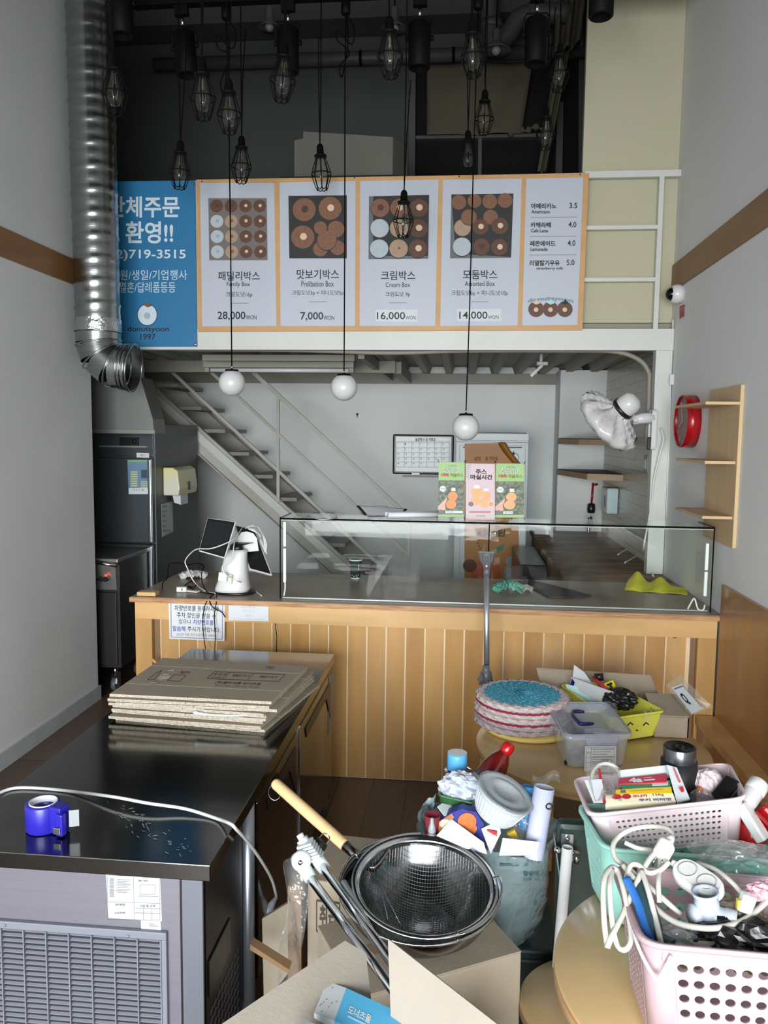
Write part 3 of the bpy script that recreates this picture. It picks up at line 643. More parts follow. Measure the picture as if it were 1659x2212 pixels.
# ================================================================ counter
ZT1 = .862
TOPM = mat('worn_counter_top', (150, 134, 114), .4, rgb2=(120, 106, 92), vs=2.4, coat=.15, bump=.03, bs=20)
STRATA = mat('counter_edge_strata', (150, 104, 66), .55, rgb2=(196, 150, 104), vs=10, st=(1, 1, 14))
t = thing('service_counter', 'varnished plywood service counter with vertical board front and worn brown top', 'counter', (-.2, 3.68, 0))
MB().box(-1.575, XR - .002, 3.628, 4.40, .835, ZT1, .004).done('counter_top', TOPM, t)
MB().box(-1.5755, XR - .0015, 3.6255, 3.6285, .8365, .859).done('edge_band', STRATA, t)
MB().box(-1.556, XR - .018, 3.645, 3.666, .752, .834).done('apron', PLYH, t)
MB().box(-1.556, -1.474, 3.645, 3.672, .0, .7515).done('corner_post', PLY, t)
MB().box(1.077, XR - .018, 3.645, 3.672, .0, .7515).done('corner_post', PLY, t)
g = MB().box(-1.444, 1.052, 3.6765, 3.70, 0, .75); g.done('backing_panel', mat('pale_batten', (226, 204, 168), .5, var=.05, vs=8), t)
xs = at(336, 1600, 'y', 3.675).x; pitch = .0918; k = 0; x = -1.474 + .036
WD = [PLY, mat('varnished_plywood_b', (180, 134, 78), .32, var=.14, vs=3.5, st=(3, 3, .55), coat=.25), mat('varnished_plywood_c', (196, 154, 98), .3, var=.12, vs=2.8, st=(3, 3, .5), coat=.25)]
MB().box(-1.474, -1.444, 3.676, 3.684, 0, .75).done('recess_strip', mat('recess_brown', (128, 96, 62), .5), t)
MB().box(1.052, 1.077, 3.676, 3.684, 0, .75).done('recess_strip', MATS['recess_brown'], t)
while x < 1.04:
    w = min(pitch - .0075, 1.05 - x); MB().box(x, x + w, 3.672, 3.6764, .004, .752, .0004).done('front_board', WD[k % 3] if random.random() < .8 else PLY, t); x += pitch; k += 1
MB().box(-1.556, -1.53, 3.667, 4.38, 0, .834).done('end_panel', PLY, t)
tag(MB().box(at(298, 1280, 'y', 3.66).x, at(338, 1280, 'y', 3.66).x, 3.645, 3.70, ZT1 + .001, ZT1 + .020, .002).done('wood_offcut', PLYH), 'small wooden block lying on the left end of the counter', 'block')

# notices on the counter front
def sheet(name, px, y, m, lab, cat, th=.0012, parent=None):
    o = MB().prism([at(a_, b_, 'y', y) for a_, b_ in px], (0, th, 0)).done(name, m, parent)
    return tag(o, lab, cat) if lab else o
t = thing('parking_notice', 'white notice with black and blue Korean writing on the counter front', 'notice', at(425, 1380, 'y', 3.643))
sheet('sheet', [(364, 1296), (486, 1300), (485, 1385), (366, 1380)], 3.642, PAPER, None, None, parent=t)
a = Art(planeY(3.642)); PRP = mat('purple_border', (112, 96, 130), .6)
a.line(369, 1300, 481, 1304, 1.2, PRP).line(481, 1304, 480, 1381, 1.2, PRP).line(480, 1381, 370, 1376, 1.2, PRP).line(370, 1376, 369, 1300, 1.2, PRP)
a.text('차량번호를 등록하셔야', 0, 0, 0, 0, INK, .01, quad=[(377, 1307), (473, 1310), (472, 1322), (377, 1319)])
a.text('주차 할인을 받을 수', 0, 0, 0, 0, INK, .005, quad=[(382, 1322), (467, 1326), (466, 1337), (382, 1334)])
a.text('있으니', 0, 0, 0, 0, INK, .005, quad=[(386, 1337), (412, 1338), (412, 1348), (386, 1347)]).text('차량번호를', 0, 0, 0, 0, BLUEINK, .01, quad=[(417, 1338), (461, 1340), (461, 1351), (417, 1349)])
a.text('말씀해', 0, 0, 0, 0, BLUEINK, .01, quad=[(373, 1352), (400, 1353), (400, 1364), (373, 1363)]).text('주시기 바랍니다.', 0, 0, 0, 0, INK, .005, quad=[(405, 1353), (476, 1356), (476, 1367), (405, 1364)])
a.text('(2시간 무료, 추가 2시간까지 6000원)', 0, 0, 0, 0, mat('dull_red_ink', (150, 84, 96), .6), 0, quad=[(382, 1367), (467, 1370), (467, 1377), (382, 1374)]).done('lettering', t)
t = thing('small_notice', 'small pale notice with faint grey writing on the counter front', 'notice', at(537, 1340, 'y', 3.643))
sheet('sheet', [(494, 1302), (580, 1304), (580, 1342), (494, 1340)], 3.642, PAPER, None, None, parent=t)
a = Art(planeY(3.642)); FG = mat('faint_grey_ink', (176, 178, 184), .6)
a.text('와이파이 비밀번호는', 521, 1309, 552, 1314, FG).frame(524, 1318, 550, 1322, .6, FG).text('입니다', 531, 1327, 542, 1332, FG).line(500, 1337, 570, 1338, .6, FG).done('lettering', t)
t = thing('cable', 'thin black and pale cable coming down the boards right of the small notice', 'cable', at(597, 1400, 'y', 3.66))
MB().tube([at(594, 1343, 'y', 3.66), at(598, 1375, 'y', 3.662), at(597, 1410, 'y', 3.664)], .0018, 5).done('black_core', CORDB, t)
MB().tube([at(596, 1343, 'y', 3.662), at(600, 1375, 'y', 3.664), at(599, 1410, 'y', 3.666)], .0014, 5).done('pale_core', CORDW, t)
tag(MB().tube([at(329, 1424, 'y', 3.60), at(339, 1434, 'y', 3.60)], .007, 8).done('wooden_rod', PLYH), 'short end of a pale wooden rod sticking up behind the flattened boxes', 'rod')
t = thing('cable_clip', 'tiny black clip under the apron at the right end of the counter', 'clip', at(1457, 1376, 'y', 3.67)); MB().box(t.location.x - .008, t.location.x + .008, 3.664, 3.6715, t.location.z - .004, t.location.z + .006).done('clip_body', BLACKPL, t)

# ---------------------------------------------------------------- payment terminal
def slab(px, ys, thick, name, m, parent, bev=0):
    """flat plate whose front face corners are photo points at the given depths"""
    P, n = flat4(px, ys)
    if n.y < 0: n = -n
    o = MB().prism(P, n * thick).done(name, m, parent, bev=bev); return o, P, n
t = thing('payment_terminal', 'white payment terminal on a cone stand with a black customer tablet', 'payment terminal', (-1.06, 3.82, ZT1))
c0 = at(500, 1278, 'z', ZT1 + .004); c0.y = 3.80; c0 = V((at(503, 1278, 'y', 3.80).x, 3.80, ZT1))
g = MB(); 
def sup(cx, cy, rx, ry, z, n=28, e=2.6):
    out = []
    for k in range(n):
        a_ = 2 * PI * k / n; ca, sa = cos(a_), sin(a_); out.append(V((cx + rx * math.copysign(abs(ca) ** (2 / e), ca), cy + ry * math.copysign(abs(sa) ** (2 / e), sa), z)))
    return out
def loft(g, rings, cap=True):
    R = [[g.v(p) for p in r_] for r_ in rings]; n = len(R[0])
    for a_, b_ in zip(R, R[1:]):
        for k in range(n): g.f([a_[k], a_[(k + 1) % n], b_[(k + 1) % n], b_[k]], True)
    if cap: g.f(list(reversed(R[0]))); g.f(R[-1])
    return g
loft(MB(), [sup(c0.x + .012, c0.y + .01, .098, .085, ZT1 + .001), sup(c0.x + .012, c0.y + .01, .098, .085, ZT1 + .008), sup(c0.x + .01, c0.y + .01, .088, .08, ZT1 + .012)]).done('base_plate', BLACKPL, t)
ztop = at(500, 1186, 'y', 3.80).z
prof = [(0, .085, .075), (.015, .086, .076), (.05, .076, .066), (.10, .066, .055), (.16, .058, .046), (.20, .054, .04), (.215, .046, .034)]
s_ = (ztop - ZT1 - .012) / .215
st = loft(MB(), [sup(c0.x + .02 * (h_ / .215), c0.y, rx, ry, ZT1 + .012 + h_ * s_) for h_, rx, ry in prof]).done('stand', WHITEPL, t)
sheet('sticker', [(473, 1236), (491, 1238), (489, 1257), (471, 1254)], 3.80 - .083, PAPER, None, None, th=.004, parent=st)
sheet('sticker', [(495, 1241), (501, 1242), (500, 1262), (494, 1261)], 3.80 - .084, mat('cream_sticker', (222, 216, 190), .6), None, None, th=.004, parent=st)
loft(MB(), [sup(c0.x + .02, c0.y, .034, .03, ztop - .01), sup(c0.x + .02, c0.y, .03, .028, ztop + .02), sup(c0.x + .05, c0.y + .03, .05, .028, ztop + .03)]).done('neck', BLACKPL, t)
o, P, n = slab([(448, 1118), (510, 1127), (486, 1206), (429, 1190)], [3.72, 3.72, 3.64, 3.64], .013, 'customer_tablet', WHITEPL, t, bev=.004)
a = Art(quadfn(*P)); a.poly([(.02, .02), (.965, .02), (.965, .98), (.02, .98)], mat('matt_bezel', (18, 18, 20), .6, spec=.2)).poly([(.08, .08), (.9, .08), (.9, .9), (.08, .9)], mat('dark_screen', (30, 32, 34), .6, spec=.15)); a.done('screen', o)
o, P, n = slab([(508, 1134), (552, 1144), (589, 1243), (541, 1230)], [3.90, 3.98, 3.90, 3.82], .014, 'operator_screen', WHITEPL, t, bev=.004)
a = Art(quadfn(*P)); a.poly([(.0, .02), (.9, .02), (.92, .98), (.0, .98)], BLACKPL); a.done('back_cover', o)
loft(MB(), [sup(0, 0, .001, .001, 0)] * 0 or [[at(515 + 22 * cos(k_ * PI / 7) * 0 + x_, y_, 'y', yy_) for x_, y_ in ((0, 1186), (-1, 1160), (6, 1150), (18, 1148), (32, 1152), (40, 1163), (44, 1190), (20, 1192))] for k_, yy_ in enumerate((3.84, 3.89))]).done('hinge_arm', WHITEPL, t)
# cables of the terminal
def cab(name, pts, r, m, lab, cat='cable', n=8, grp=None):
    o = MB().tube(cr(pts, n), r, 6).done(name, m); tag(o, lab, cat)
    if grp: o['group'] = grp
    return o
zc = ZT1 + .004
def tz(px, py, z=zc): return at(px, py, 'z', z)
def ty(px, py, y): return at(px, py, 'y', y)
cab('power_cable', [ty(523, 1140, 3.80), ty(508, 1162, 3.66), ty(485, 1175, 3.60), ty(455, 1185, 3.60), ty(427, 1186, 3.63), ty(412, 1195, 3.68), ty(400, 1212, 3.72), ty(405, 1228, 3.72), ty(418, 1255, 3.70), tz(440, 1275), tz(465, 1282)], .0028, CORDW, 'white cable looping left in front of the customer tablet')
cab('power_cable', [ty(511, 1140, 3.85), ty(505, 1180, 3.71), ty(501, 1206, 3.70), ty(485, 1219, 3.70), ty(480, 1228, 3.70), ty(490, 1243, 3.70), ty(515, 1256, 3.68), tz(535, 1262), tz(550, 1275), tz(565, 1287)], .0026, CORDW, 'white cable lying across the front of the terminal stand to the counter edge')
g = MB(); b = ty(540, 1160, 3.88)
for k in range(6):
    s_ = .9 + .06 * k; g.tube(cr([ty(530 + k, 1142 - k, 3.86), ty(548 + 2 * k, 1134 + k, 3.88), ty(564 + k, 1148 + 3 * k, 3.9), ty(576 - k, 1175 + 2 * k, 3.9), ty(572 + k, 1192 + k, 3.9), ty(566 - k, 1170, 3.9), ty(552 + 2 * k, 1146 + 2 * k, 3.88), ty(535, 1142, 3.87)], 6), .0022, 5)
tag(g.done('coiled_cable', CORDG), 'bundle of grey cable hooked over the top of the operator screen', 'cable')
cab('black_cable', [tz(350, 1273), ty(352, 1258, 3.72), ty(362, 1248, 3.75), ty(364, 1222, 3.8), ty(375, 1216, 3.82), ty(392, 1217, 3.82), ty(402, 1224, 3.82), tz(415, 1255)], .0024, CORDB, 'black cable standing in a hoop at the left end of the counter')
cab('black_cable', [ty(404, 1221, 3.81), ty(425, 1217, 3.82), ty(440, 1222, 3.8), ty(436, 1236, 3.76), ty(437, 1258, 3.72), tz(447, 1278), tz(462, 1283)], .0024, CORDB, 'second black cable hoop, between glove and terminal')
cab('black_cable', [tz(398, 1265), tz(412, 1256), tz(423, 1262), tz(418, 1268), tz(405, 1266), tz(430, 1278), tz(462, 1285)], .0022, CORDB, 'black cable curled beside the white multi-socket')
cab('black_cable', [tz(458, 1286), ty(446, 1300, 3.62), ty(440, 1320, 3.615), ty(438, 1345, 3.615), ty(440, 1375, 3.615), ty(444, 1402, 3.61)], .0022, CORDB, 'left black cable hanging over the parking notice')
cab('black_cable', [tz(468, 1286), ty(467, 1302, 3.62), ty(463, 1330, 3.615), ty(465, 1370, 3.615), ty(464, 1402, 3.61)], .0022, CORDB, 'right black cable hanging over the parking notice')
cab('black_cable', [tz(456, 1289), ty(453, 1300, 3.62), ty(460, 1312, 3.618), ty(478, 1322, 3.618), ty(487, 1334, 3.618)], .0024, CORDB, 'short black cable curving right across the corner of the parking notice')
t = thing('multi_socket', 'small white two-way socket on the left part of the counter', 'socket', tz(395, 1272))
p = tz(393, 1277); MB().cbox((p.x, p.y, ZT1 + .014), .05, .035, .026, (0, 0, .2), .005).done('housing', WHITEPL, t)
for dx in (-.012, .006): MB().cbox((p.x + dx, p.y - .018, ZT1 + .016), .006, .003, .01, (0, 0, .2)).done('slot', BLACKPL, t)
MB().cbox((p.x + .055, p.y + .0, ZT1 + .006), .07, .03, .008, (0, 0, -.35), .002).done('flat_plug', WHITEPL, t)
def crumple(name, c, rx, ry, h, m, lab, cat, seed=1, rot=0, fr=9, nu=30, sub=0, parent=None):
    rn = random.Random(seed); ph = [rn.random() * 6.3 for _ in range(8)]; c = V(c)
    def f(u, v_):
        a_, b_ = u * 2 - 1, v_ * 2 - 1
        e = 1 - .18 * sin(fr * .5 * a_ + ph[0]) * sin(fr * .6 * b_ + ph[1])
        x, y = a_ * rx * e * (1 - .15 * b_ * b_), b_ * ry * e * (1 - .15 * a_ * a_)
        edge = max(0, 1 - (a_ * a_ + b_ * b_) * .62)
        z = h * (edge ** .6 if edge > 0 else 0) * (.55 + .28 * abs(sin(fr * a_ + ph[2] + 2 * b_)) + .25 * abs(sin(fr * .8 * b_ + ph[3] - 2.5 * a_)) + .15 * sin(fr * 2 * (a_ + b_) + ph[4]))
        return c + V((x * cos(rot) - y * sin(rot), x * sin(rot) + y * cos(rot), max(.001, z)))
    g = MB().grid(f, nu, nu); lo = [[g.v] ] and None
    o = g.done(name, m, parent, solid=.0015)
    return tag(o, lab, cat) if lab else o
FAB = mat('white_cotton', (216, 216, 212), .9, bump=.3, bs=200)
crumple('work_glove', tz(418, 1247, ZT1), .075, .06, .035, FAB, 'white cotton work glove lying behind the multi-socket', 'glove', 3, .3)

# ---------------------------------------------------------------- glass display case
y0, y1, zb, zt = 3.684, 3.935, ZT1 + .002, 1.252; x0, x1 = -.853, 1.137; xm = at(1057, 1130, 'y', y0).x
BED = mat('black_glass_edge', (10, 14, 12), .85, spec=.05)
t = thing('glass_display_case', 'long low empty glass display case standing on the counter', 'display case', ((x0 + x1) / 2, (y0 + y1) / 2, zb))
MB().box(x0, xm - .002, y0, y0 + .005, zb, zt - .006).done('front_pane', GLASS, t); MB().box(xm + .002, x1, y0, y0 + .005, zb, zt - .006).done('front_pane', GLASS, t)
MB().box(x0, x0 + .005, y0 + .006, y1, zb, zt - .006).done('side_pane', GLASS, t); MB().box(x1 - .005, x1, y0 + .006, y1, zb, zt - .006).done('side_pane', GLASS, t)
MB().box(x0, x1, y0, y1 + .002, zt - .005, zt).done('top_pane', GLASS, t)
MB().box(x0 + .006, x1 - .006, y1 - .005, y1, zb, zt - .006).done('rear_pane', GLASS, t)
g = MB(); g.box(x0 - .001, x1 + .001, y0 - .002, y0 + .001, zt - .007, zt + .001); g.done('top_edge_trim', BED, t)
for xx in (x0 - .001, xm - .0025, x1 - .004): MB().box(xx, xx + .005, y0 - .002, y0 + .002, zb, zt - .008).done('corner_seam', BED, t)
MB().box(x0 - .0012, x0 + .001, y0 + .002, y1, zt - .006, zt + .001).done('top_edge_trim', BED, t); MB().box(x1 - .001, x1 + .0012, y0 + .002, y1, zt - .006, zt + .001).done('top_edge_trim', BED, t)
MB().box(x0 + .006, xm - .004, y0 - .001, y0 + .0005, zt - .012, zt - .0085).done('bright_edge', mat('pale_silicone', (168, 176, 172), .6), t); MB().box(xm + .004, x1 - .006, y0 - .001, y0 + .0005, zt - .012, zt - .0085).done('bright_edge', mat('pale_silicone', (168, 176, 172), .6), t)
MB().box(x0 + .01, x1 - .01, y0 + .012, y0 + .020, zb, zb + .006).done('sliding_track', mat('aluminium_track', (150, 152, 150), .4, .6), t)
LEDM = mat('led_bar_white', (232, 238, 236), .4)
for a_, b_, xx in ((1132, 1186, x0 + .02), (1190, 1264, x0 + .02), (1157, 1213, x1 - .024), (1216, 1267, x1 - .024)):
    p, q = at(830, a_, 'y', y0 + .015), at(830, b_, 'y', y0 + .015)
    MB().box(xx - .007, xx + .007, y0 + .010, y0 + .024, q.z, p.z, .002).done('led_bar', LEDM, t)
MB().tube(cr([(x1 - .02, y0 + .02, zb + .03), (x1 - .03, y0 + .01, zb + .008), (x1 - .05, y0 + .02, zb + .01), (x1 - .065, y0 + .03, zb + .055), (x1 - .085, y0 + .02, zb + .03), (x1 - .095, y0 + .02, zb + .008)]), .004, 6).done('lead', CORDW, t)
MB().tube(cr([(x0 + .02, y0 + .018, zb + .09), (x0 + .022, y0 + .015, zb + .05), (x0 + .015, y0 + .02, zb + .01)]), .004, 6).done('lead', CORDW, t)
# in the case
t = thing('paper_cup', 'dark green patterned paper cup standing in the glass case', 'cup', tz(768, 1250, ZT1)); c = V(t.location)
s_ = (at(768, 1207, 'y', c.y).z - ZT1); r1 = 14 / F * (c.y + .1); r0 = 9.5 / F * (c.y + .1)
MB().lathe([(0, .001), (r0, .001), (r1, s_ - .003), (r1 + .002, s_ - .002), (r1 + .002, s_), (r1 - .001, s_), (r0 - .001, .006), (0, .006)], M.Translation(c), 24).done('cup_wall', mat('green_cup_print', (44, 62, 56), .5, var=.15, vs=40), t)
MB().lathe([(r1 + .0005, s_ - .008), (r1 + .003, s_ - .004), (r1 + .001, s_ + .001), (r1 - .002, s_ - .003)], M.Translation(c), 24).done('rim', PAPER, t)
MB().lathe([(r0 + .0006, .001), (r0 + .0016, .008)], M.Translation(c), 24).done('base_ring', PAPER, t)
a = Art(lambda x, y, z: V((c.x + (r0 + (r1 - r0) * (1 - y) + .001 + .0003 * z) * sin(x), c.y - (r0 + (r1 - r0) * (1 - y) + .001 + .0003 * z) * cos(x), c.z + s_ * (1 - y))))
for x_, y_ in ((-.6, .8), (-.2, .86), (.3, .82), (.7, .78), (.5, .9)): a.disc(x_, y_, .1, PAPER, .03, 8)
a.text('S', .55, .25, .8, .5, PAPER); a.done('print', t)
crumple('green_cloth', tz(1098, 1277, ZT1), .075, .065, .05, mat('teal_fabric', (92, 164, 144), .85), 'crumpled teal green cloth in the glass case', 'cloth', 5, 0, 10)
crumple('grey_cloth', tz(1138, 1277, ZT1), .03, .04, .03, mat('pale_grey_fabric', (176, 178, 170), .85), 'small crumpled grey cloth beside the teal cloth', 'cloth', 6, 0, 8, 20)
tag(MB().prism([tz(x_, y_, ZT1 + .001) for x_, y_ in ((1118, 1257), (1150, 1255), (1278, 1288), (1260, 1291), (1225, 1292), (1185, 1291))], (0, 0, .006)).done('black_mat', mat('black_rubber', (38, 38, 40), .7, var=.2, vs=30)), 'black rubber mat lying in the glass case', 'mat')
cs = [tz(x_, y_, ZT1 + .002) for x_, y_ in ((1358, 1262), (1484, 1272), (1485, 1285), (1349, 1276))]
def fyl(u, v_):
    p = (cs[0] * (1 - u) + cs[1] * u) * (1 - v_) + (cs[3] * (1 - u) + cs[2] * u) * v_
    h_ = (1 - v_) ** .8 * (.055 * math.exp(-((u - .15) / .12) ** 2) + .04 * math.exp(-((u - .55) / .13) ** 2) + .016 * (1 - u)) + .004 * abs(sin(9 * u + 4 * v_))
    return p + V((0, .0, h_))
tag(MB().grid(fyl, 28, 8, False).done('yellow_cloth', mat('yellow_fabric', (216, 212, 40), .8), None, solid=.002), 'bright yellow cloth folded in the right end of the glass case', 'cloth')
# on the case
t = thing('clipboard', 'black-edged clipboard with white sheet tilted on the glass case', 'clipboard', at(840, 1115, 'z', zt))
P, _ = flat4([(770, 1094), (880, 1101), (868, 1117), (788, 1115)], (3.92, 3.92, 3.80, 3.80))
dz_ = zt + .004 - min(p.z for p in P)
for p in P: p.z += max(0, dz_)
MB().prism(P, (0, 0, .003)).done('board', BLACKPL, t)
Q = [P[0].lerp(P[2], .08), P[1].lerp(P[3], .08), P[2].lerp(P[0], .06), P[3].lerp(P[1], .06)]
MB().prism([p + V((0, -.001, .0035)) for p in Q], (0, 0, .001)).done('sheet', PAPER, t)
m_ = (P[0] + P[1]) / 2 + V((0, -.04, .004)); MB().cbox(m_ + V((0, 0, .004)), .06, .012, .008, (0, 0, 0), .002).done('clip', mat('dark_clip', (60, 62, 66), .3, .8), t)
t = thing('rolled_papers', 'roll of white paper lying on top of the glass case', 'paper roll', at(890, 1120, 'z', zt))
zr = zt + .016
A_, B_ = at(838, 1120, 'z', zt), at(950, 1108, 'z', zt)
MB().tube([V((A_.x, 3.76, zr)), V((B_.x, 3.83, zr))], .014, 14).done('roll', PAPER, t); MB().tube([V((A_.x - .02, 3.81, zr)), V((B_.x, 3.87, zr + .004))], .012, 14).done('roll', PAPER, t)
tag(MB().prism([at(800, 1118, 'z', zt + .001), at(775, 1108, 'z', zt + .001), at(830, 1105, 'z', zt + .001), at(860, 1116, 'z', zt + .001)], (0, 0, .001)).done('paper_sheet', PAPER), 'white paper sheet lying beneath the clipboard on the case', 'paper')
tag(MB().tube(cr([at(665, 1112, 'z', zt + .003), at(690, 1122, 'z', zt + .003), at(725, 1119, 'z', zt + .003), at(722, 1111, 'z', zt + .003), at(690, 1109, 'z', zt + .003)]), .002, 5).done('thin_wire', CORDG), 'thin grey wire lying on the left part of the glass case', 'wire')
# three mini banners
GREENP = mat('banner_green', (140, 176, 110), .5); LEAF = mat('leaf_print', (40, 48, 34), .5, rgb2=(112, 122, 96), vs=70, det=2); ORG = mat('orange_print', (214, 118, 30), .45); PKP = mat('banner_pink', (194, 172, 180), .5); SKIN = mat('hand_print', (206, 160, 140), .5)
PALEO = mat('pale_orange_print', (206, 148, 88), .45)
def mini(lab, x0_, x1_, yt, yb, kind):
    yb3 = 3.795 if kind != 'mid' else 3.775
    A_ = [(x0_ + (2 if kind != 'mid' else 0), yt), (x1_, yt + 1), (x1_ - 2 * (kind == 'l'), yb), (x0_, yb)]
    t = thing('table_banner', lab, 'mini banner', at((x0_ + x1_) / 2, yb, 'y', yb3), group='mini banners on the glass case')
    P, _ = flat4(A_, (yb3 + .02, yb3 + .02, yb3, yb3))
    o = MB().prism(P, (0, .0015, 0)).done('print_sheet', PKP if kind == 'mid' else GREENP, t)
    g = MB()
    g.tube([P[0] + V((-.006, .004, .012)), P[2] + V((.004, .006, -.006)), (P[2].x + .006, P[2].y, zt + .003)], .0018, 5); g.tube([P[1] + V((.006, .004, .012)), P[3] + V((-.004, .006, -.006)), (P[3].x - .006, P[3].y, zt + .003)], .0018, 5)
    m_ = (P[0] + P[2]) / 2; g.tube([m_ + V((0, .004, 0)), (m_.x, m_.y + .075, zt + .003)], .0018, 5)
    g.done('cross_stand', BLACKPL, t)
    a = Art(quadfn(*P))
    if kind == 'mid':
        LG = mat('leaf_teal_print', (126, 158, 156), .5)
        for k in range(7): a.line(.02, .04 + k * .03, .20 - k * .012, .02 + k * .045, .018, LG)
        a.text('더듬솜', .42, .03, .64, .075, mat('pale_print', (196, 188, 190), .6)).text('주스', .34, .10, .72, .19, INK, .04).text('마실시간', .16, .195, .92, .285, INK, .045)
        for cx_, cy_, r_ in ((.38, .50, .20), (.34, .66, .18), (.70, .57, .17), (.66, .70, .18)): a.disc(cx_, cy_, r_, PALEO, r_ * .47)
        a.poly([(.30, .38), (.46, .38), (.50, .44), (.26, .44)], PAPER).poly([(.64, .44), (.78, .44), (.80, .49), (.62, .49)], PAPER)
        a.disc(.87, .72, .11, PAPER, .052).disc(.87, .72, .09, ORG, .043).disc(.18, .72, .09, GREYINK, .042)
        a.rect(.12, .845, .86, .875, mat('dull_rose_print', (176, 116, 124), .6)).rect(.06, .91, .94, .95, mat('beige_print', (196, 186, 170), .6)).text('1병 4,500원', .36, .915, .66, .945, INK)
    else:
        a.rect(.0, .33, 1.0, .95, LEAF)
        rn = random.Random(4)
        for k in range(46):
            x_, y_ = .5 + rn.random() * .46, .36 + rn.random() * .48; d_ = rn.uniform(-.09, .09); a.poly([(x_, y_), (x_ + .03, y_ + .012), (x_ + d_, y_ + .045)], mat('leaf_light_print', (124, 138, 98), .5) if k % 2 else mat('leaf_dark_print', (44, 52, 36), .5), .4)
        a.text('그대로 담은', .36, .05, .70, .08, mat('dark_green_ink', (80, 110, 70), .6)).text('진미 리얼', .20, .09, .78, .175, INK, .05).text('진미 리얼', .20, .09, .78, .175, PAPER, .012)
        a.text('100%', .10, .20, .40, .26, REDINK, .04).text('착즙주스', .44, .20, .95, .27, mat('olive_ink', (120, 130, 40), .6), .04)
        oc = ORG if kind == 'l' else PALEO
        a.disc(.56, .62, .185, oc, .087).disc(.50, .765, .20, oc, .085).rect(.50, .465, .66, .525, PAPER).poly([(.0, .86), (.0, .80), (.22, .70), (.32, .64), (.34, .68), (.26, .78), (.30, .86), (.14, .90)], SKIN)
        a.disc(.17, .485, .12, PAPER, .055).text('100% 착즙', .09, .465, .25, .50, INK).disc(.12, .91, .10, GREYINK, .047)
        a.rect(.28, .885, .62, .93, PAPER).text('1병 5,000' if kind == 'l' else '1병 4,500', .33, .893, .60, .92, INK)
        if kind == 'l': a.rect(.62, .885, .96, .93, PAPER)
    a.done('print', o)
    for p in (P[0], P[1], P[2], P[3]): MB().sphere(p + V((0, -.002, 0)), .0035, 8).done('eyelet', CHROME, t)
mini('green mini banner on the left with a hand and bright orange juice bottle', 946, 1004, 998, 1117, 'l')
mini('pink mini banner in the middle showing pale juice bottles', 1006, 1069, 1001, 1123, 'mid')
mini('green mini banner on the right with a pale washed-out juice bottle', 1069, 1132, 1001, 1118, 'r')

# ================================================================ back of the shop
t = thing('upright_fridge', 'white upright fridge against the back wall behind the mini banners', 'fridge', at(1064, 1200, 'y', 6.45))
YF = 6.45; a0, a1 = at(985, 937, 'y', YF), at(1143, 937, 'y', YF); FRW = mat('fridge_white', (205, 212, 216), .35)
a0.z = a1.z; MB().box(a0.x, a1.x, YF + .02, YF + .62, .06, a1.z - .005, .006).done('body', FRW, t)
zl = at(1064, 953, 'y', YF).z; MB().box(a0.x, a1.x, YF, YF + .02, zl + .004, a1.z, .004).done('top_panel', FRW, t)
d = MB().box(a0.x, a1.x, YF - .004, YF + .018, .12, zl - .006, .006).done('door', FRW, t)
a = Art(planeY(YF - .0045)); a.poly([(1000, 965), (1128, 965), (1128, 968), (1000, 968)], GREYINK).frame(993, 962, 1135, 1240, 1, mat('fridge_seam', (160, 166, 170), .5)); a.done('door_seam', d)
MB().box(a0.x + .02, a1.x - .02, YF + .02, YF + .1, a1.z - .004, a1.z + .008, .003).done('hinge_cover', DARKGREYPL, t)
a = Art(planeY(YF - .005)); a.disc(1112, 988, 9, INK).disc(1112, 988, 8, FRW).poly([(1103, 984), (1110, 974), (1112, 982)], INK); a.done('logo_sticker', t)
for zz in (.0,): 
    for xx in (a0.x + .04, a1.x - .07): MB().box(xx, xx + .03, YF + .05, YF + .08, .0, .061).done('foot', BLACKPL, t)
OP = mat('orange_poster', (176, 116, 42), .45, var=.05, vs=3)
t = thing('orange_poster', 'large orange poster with a curled corner taped on the white fridge', 'poster', at(1065, 1250, 'y', YF - .006))
yp = YF - .007
cn = [(1004, 958), (1090, 957), (1118, 1000), (1123, 1290), (1003, 1290)]
MB().prism([at(x_, y_, 'y', yp) for x_, y_ in cn], (0, .0015, 0)).done('sheet', OP, t)
def curl(u, v_):
    p = at(1076 + 16 * u + 30 * v_, 957 + 42 * v_ ** .8 + 2 * u, 'y', yp); return p + V((.01 * u, -.05 * sin(PI * u) - .01, .012 * sin(PI * u) * (1 - v_)))
MB().grid(curl, 8, 8).done('curled_corner', OP, t, solid=.001)
a = Art(planeY(yp)); OD = mat('dark_orange_ink', (128, 52, 26), .6)
a.text('설탕', 1024, 986, 1039, 995, OD, .02).text('물 한방울', 1048, 986, 1076, 995, OD, .02).text('4,500원', 1029, 1144, 1091, 1160, INK, .03)
a.poly([(1040, 1190), (1046, 1176), (1050, 1176), (1044, 1195)], mat('straw_print', (188, 150, 132), .6))
for k in range(4): a.line(1030 + k * 2.6, 1174 + k * 6, 1034.5 + k * 2.6, 1172.5 + k * 6, 2.4, OD)
a.poly([(1064, 1194), (1074, 1181), (1091, 1174), (1086, 1188), (1072, 1197)], mat('leaf_green_print', (70, 120, 84), .5))
a.disc(1050, 1236, 32, mat('tangerine_print', (190, 82, 40), .5), 30, 24).disc(1015, 1222, 15, mat('brown_blob_print', (92, 44, 28), .5), 14).poly([(1090, 1225), (1112, 1225), (1116, 1250), (1086, 1250)], mat('stone_print', (150, 158, 160), .5)).disc(1101, 1213, 9, MATS['stone_print'], 11)
a.done('print', t)
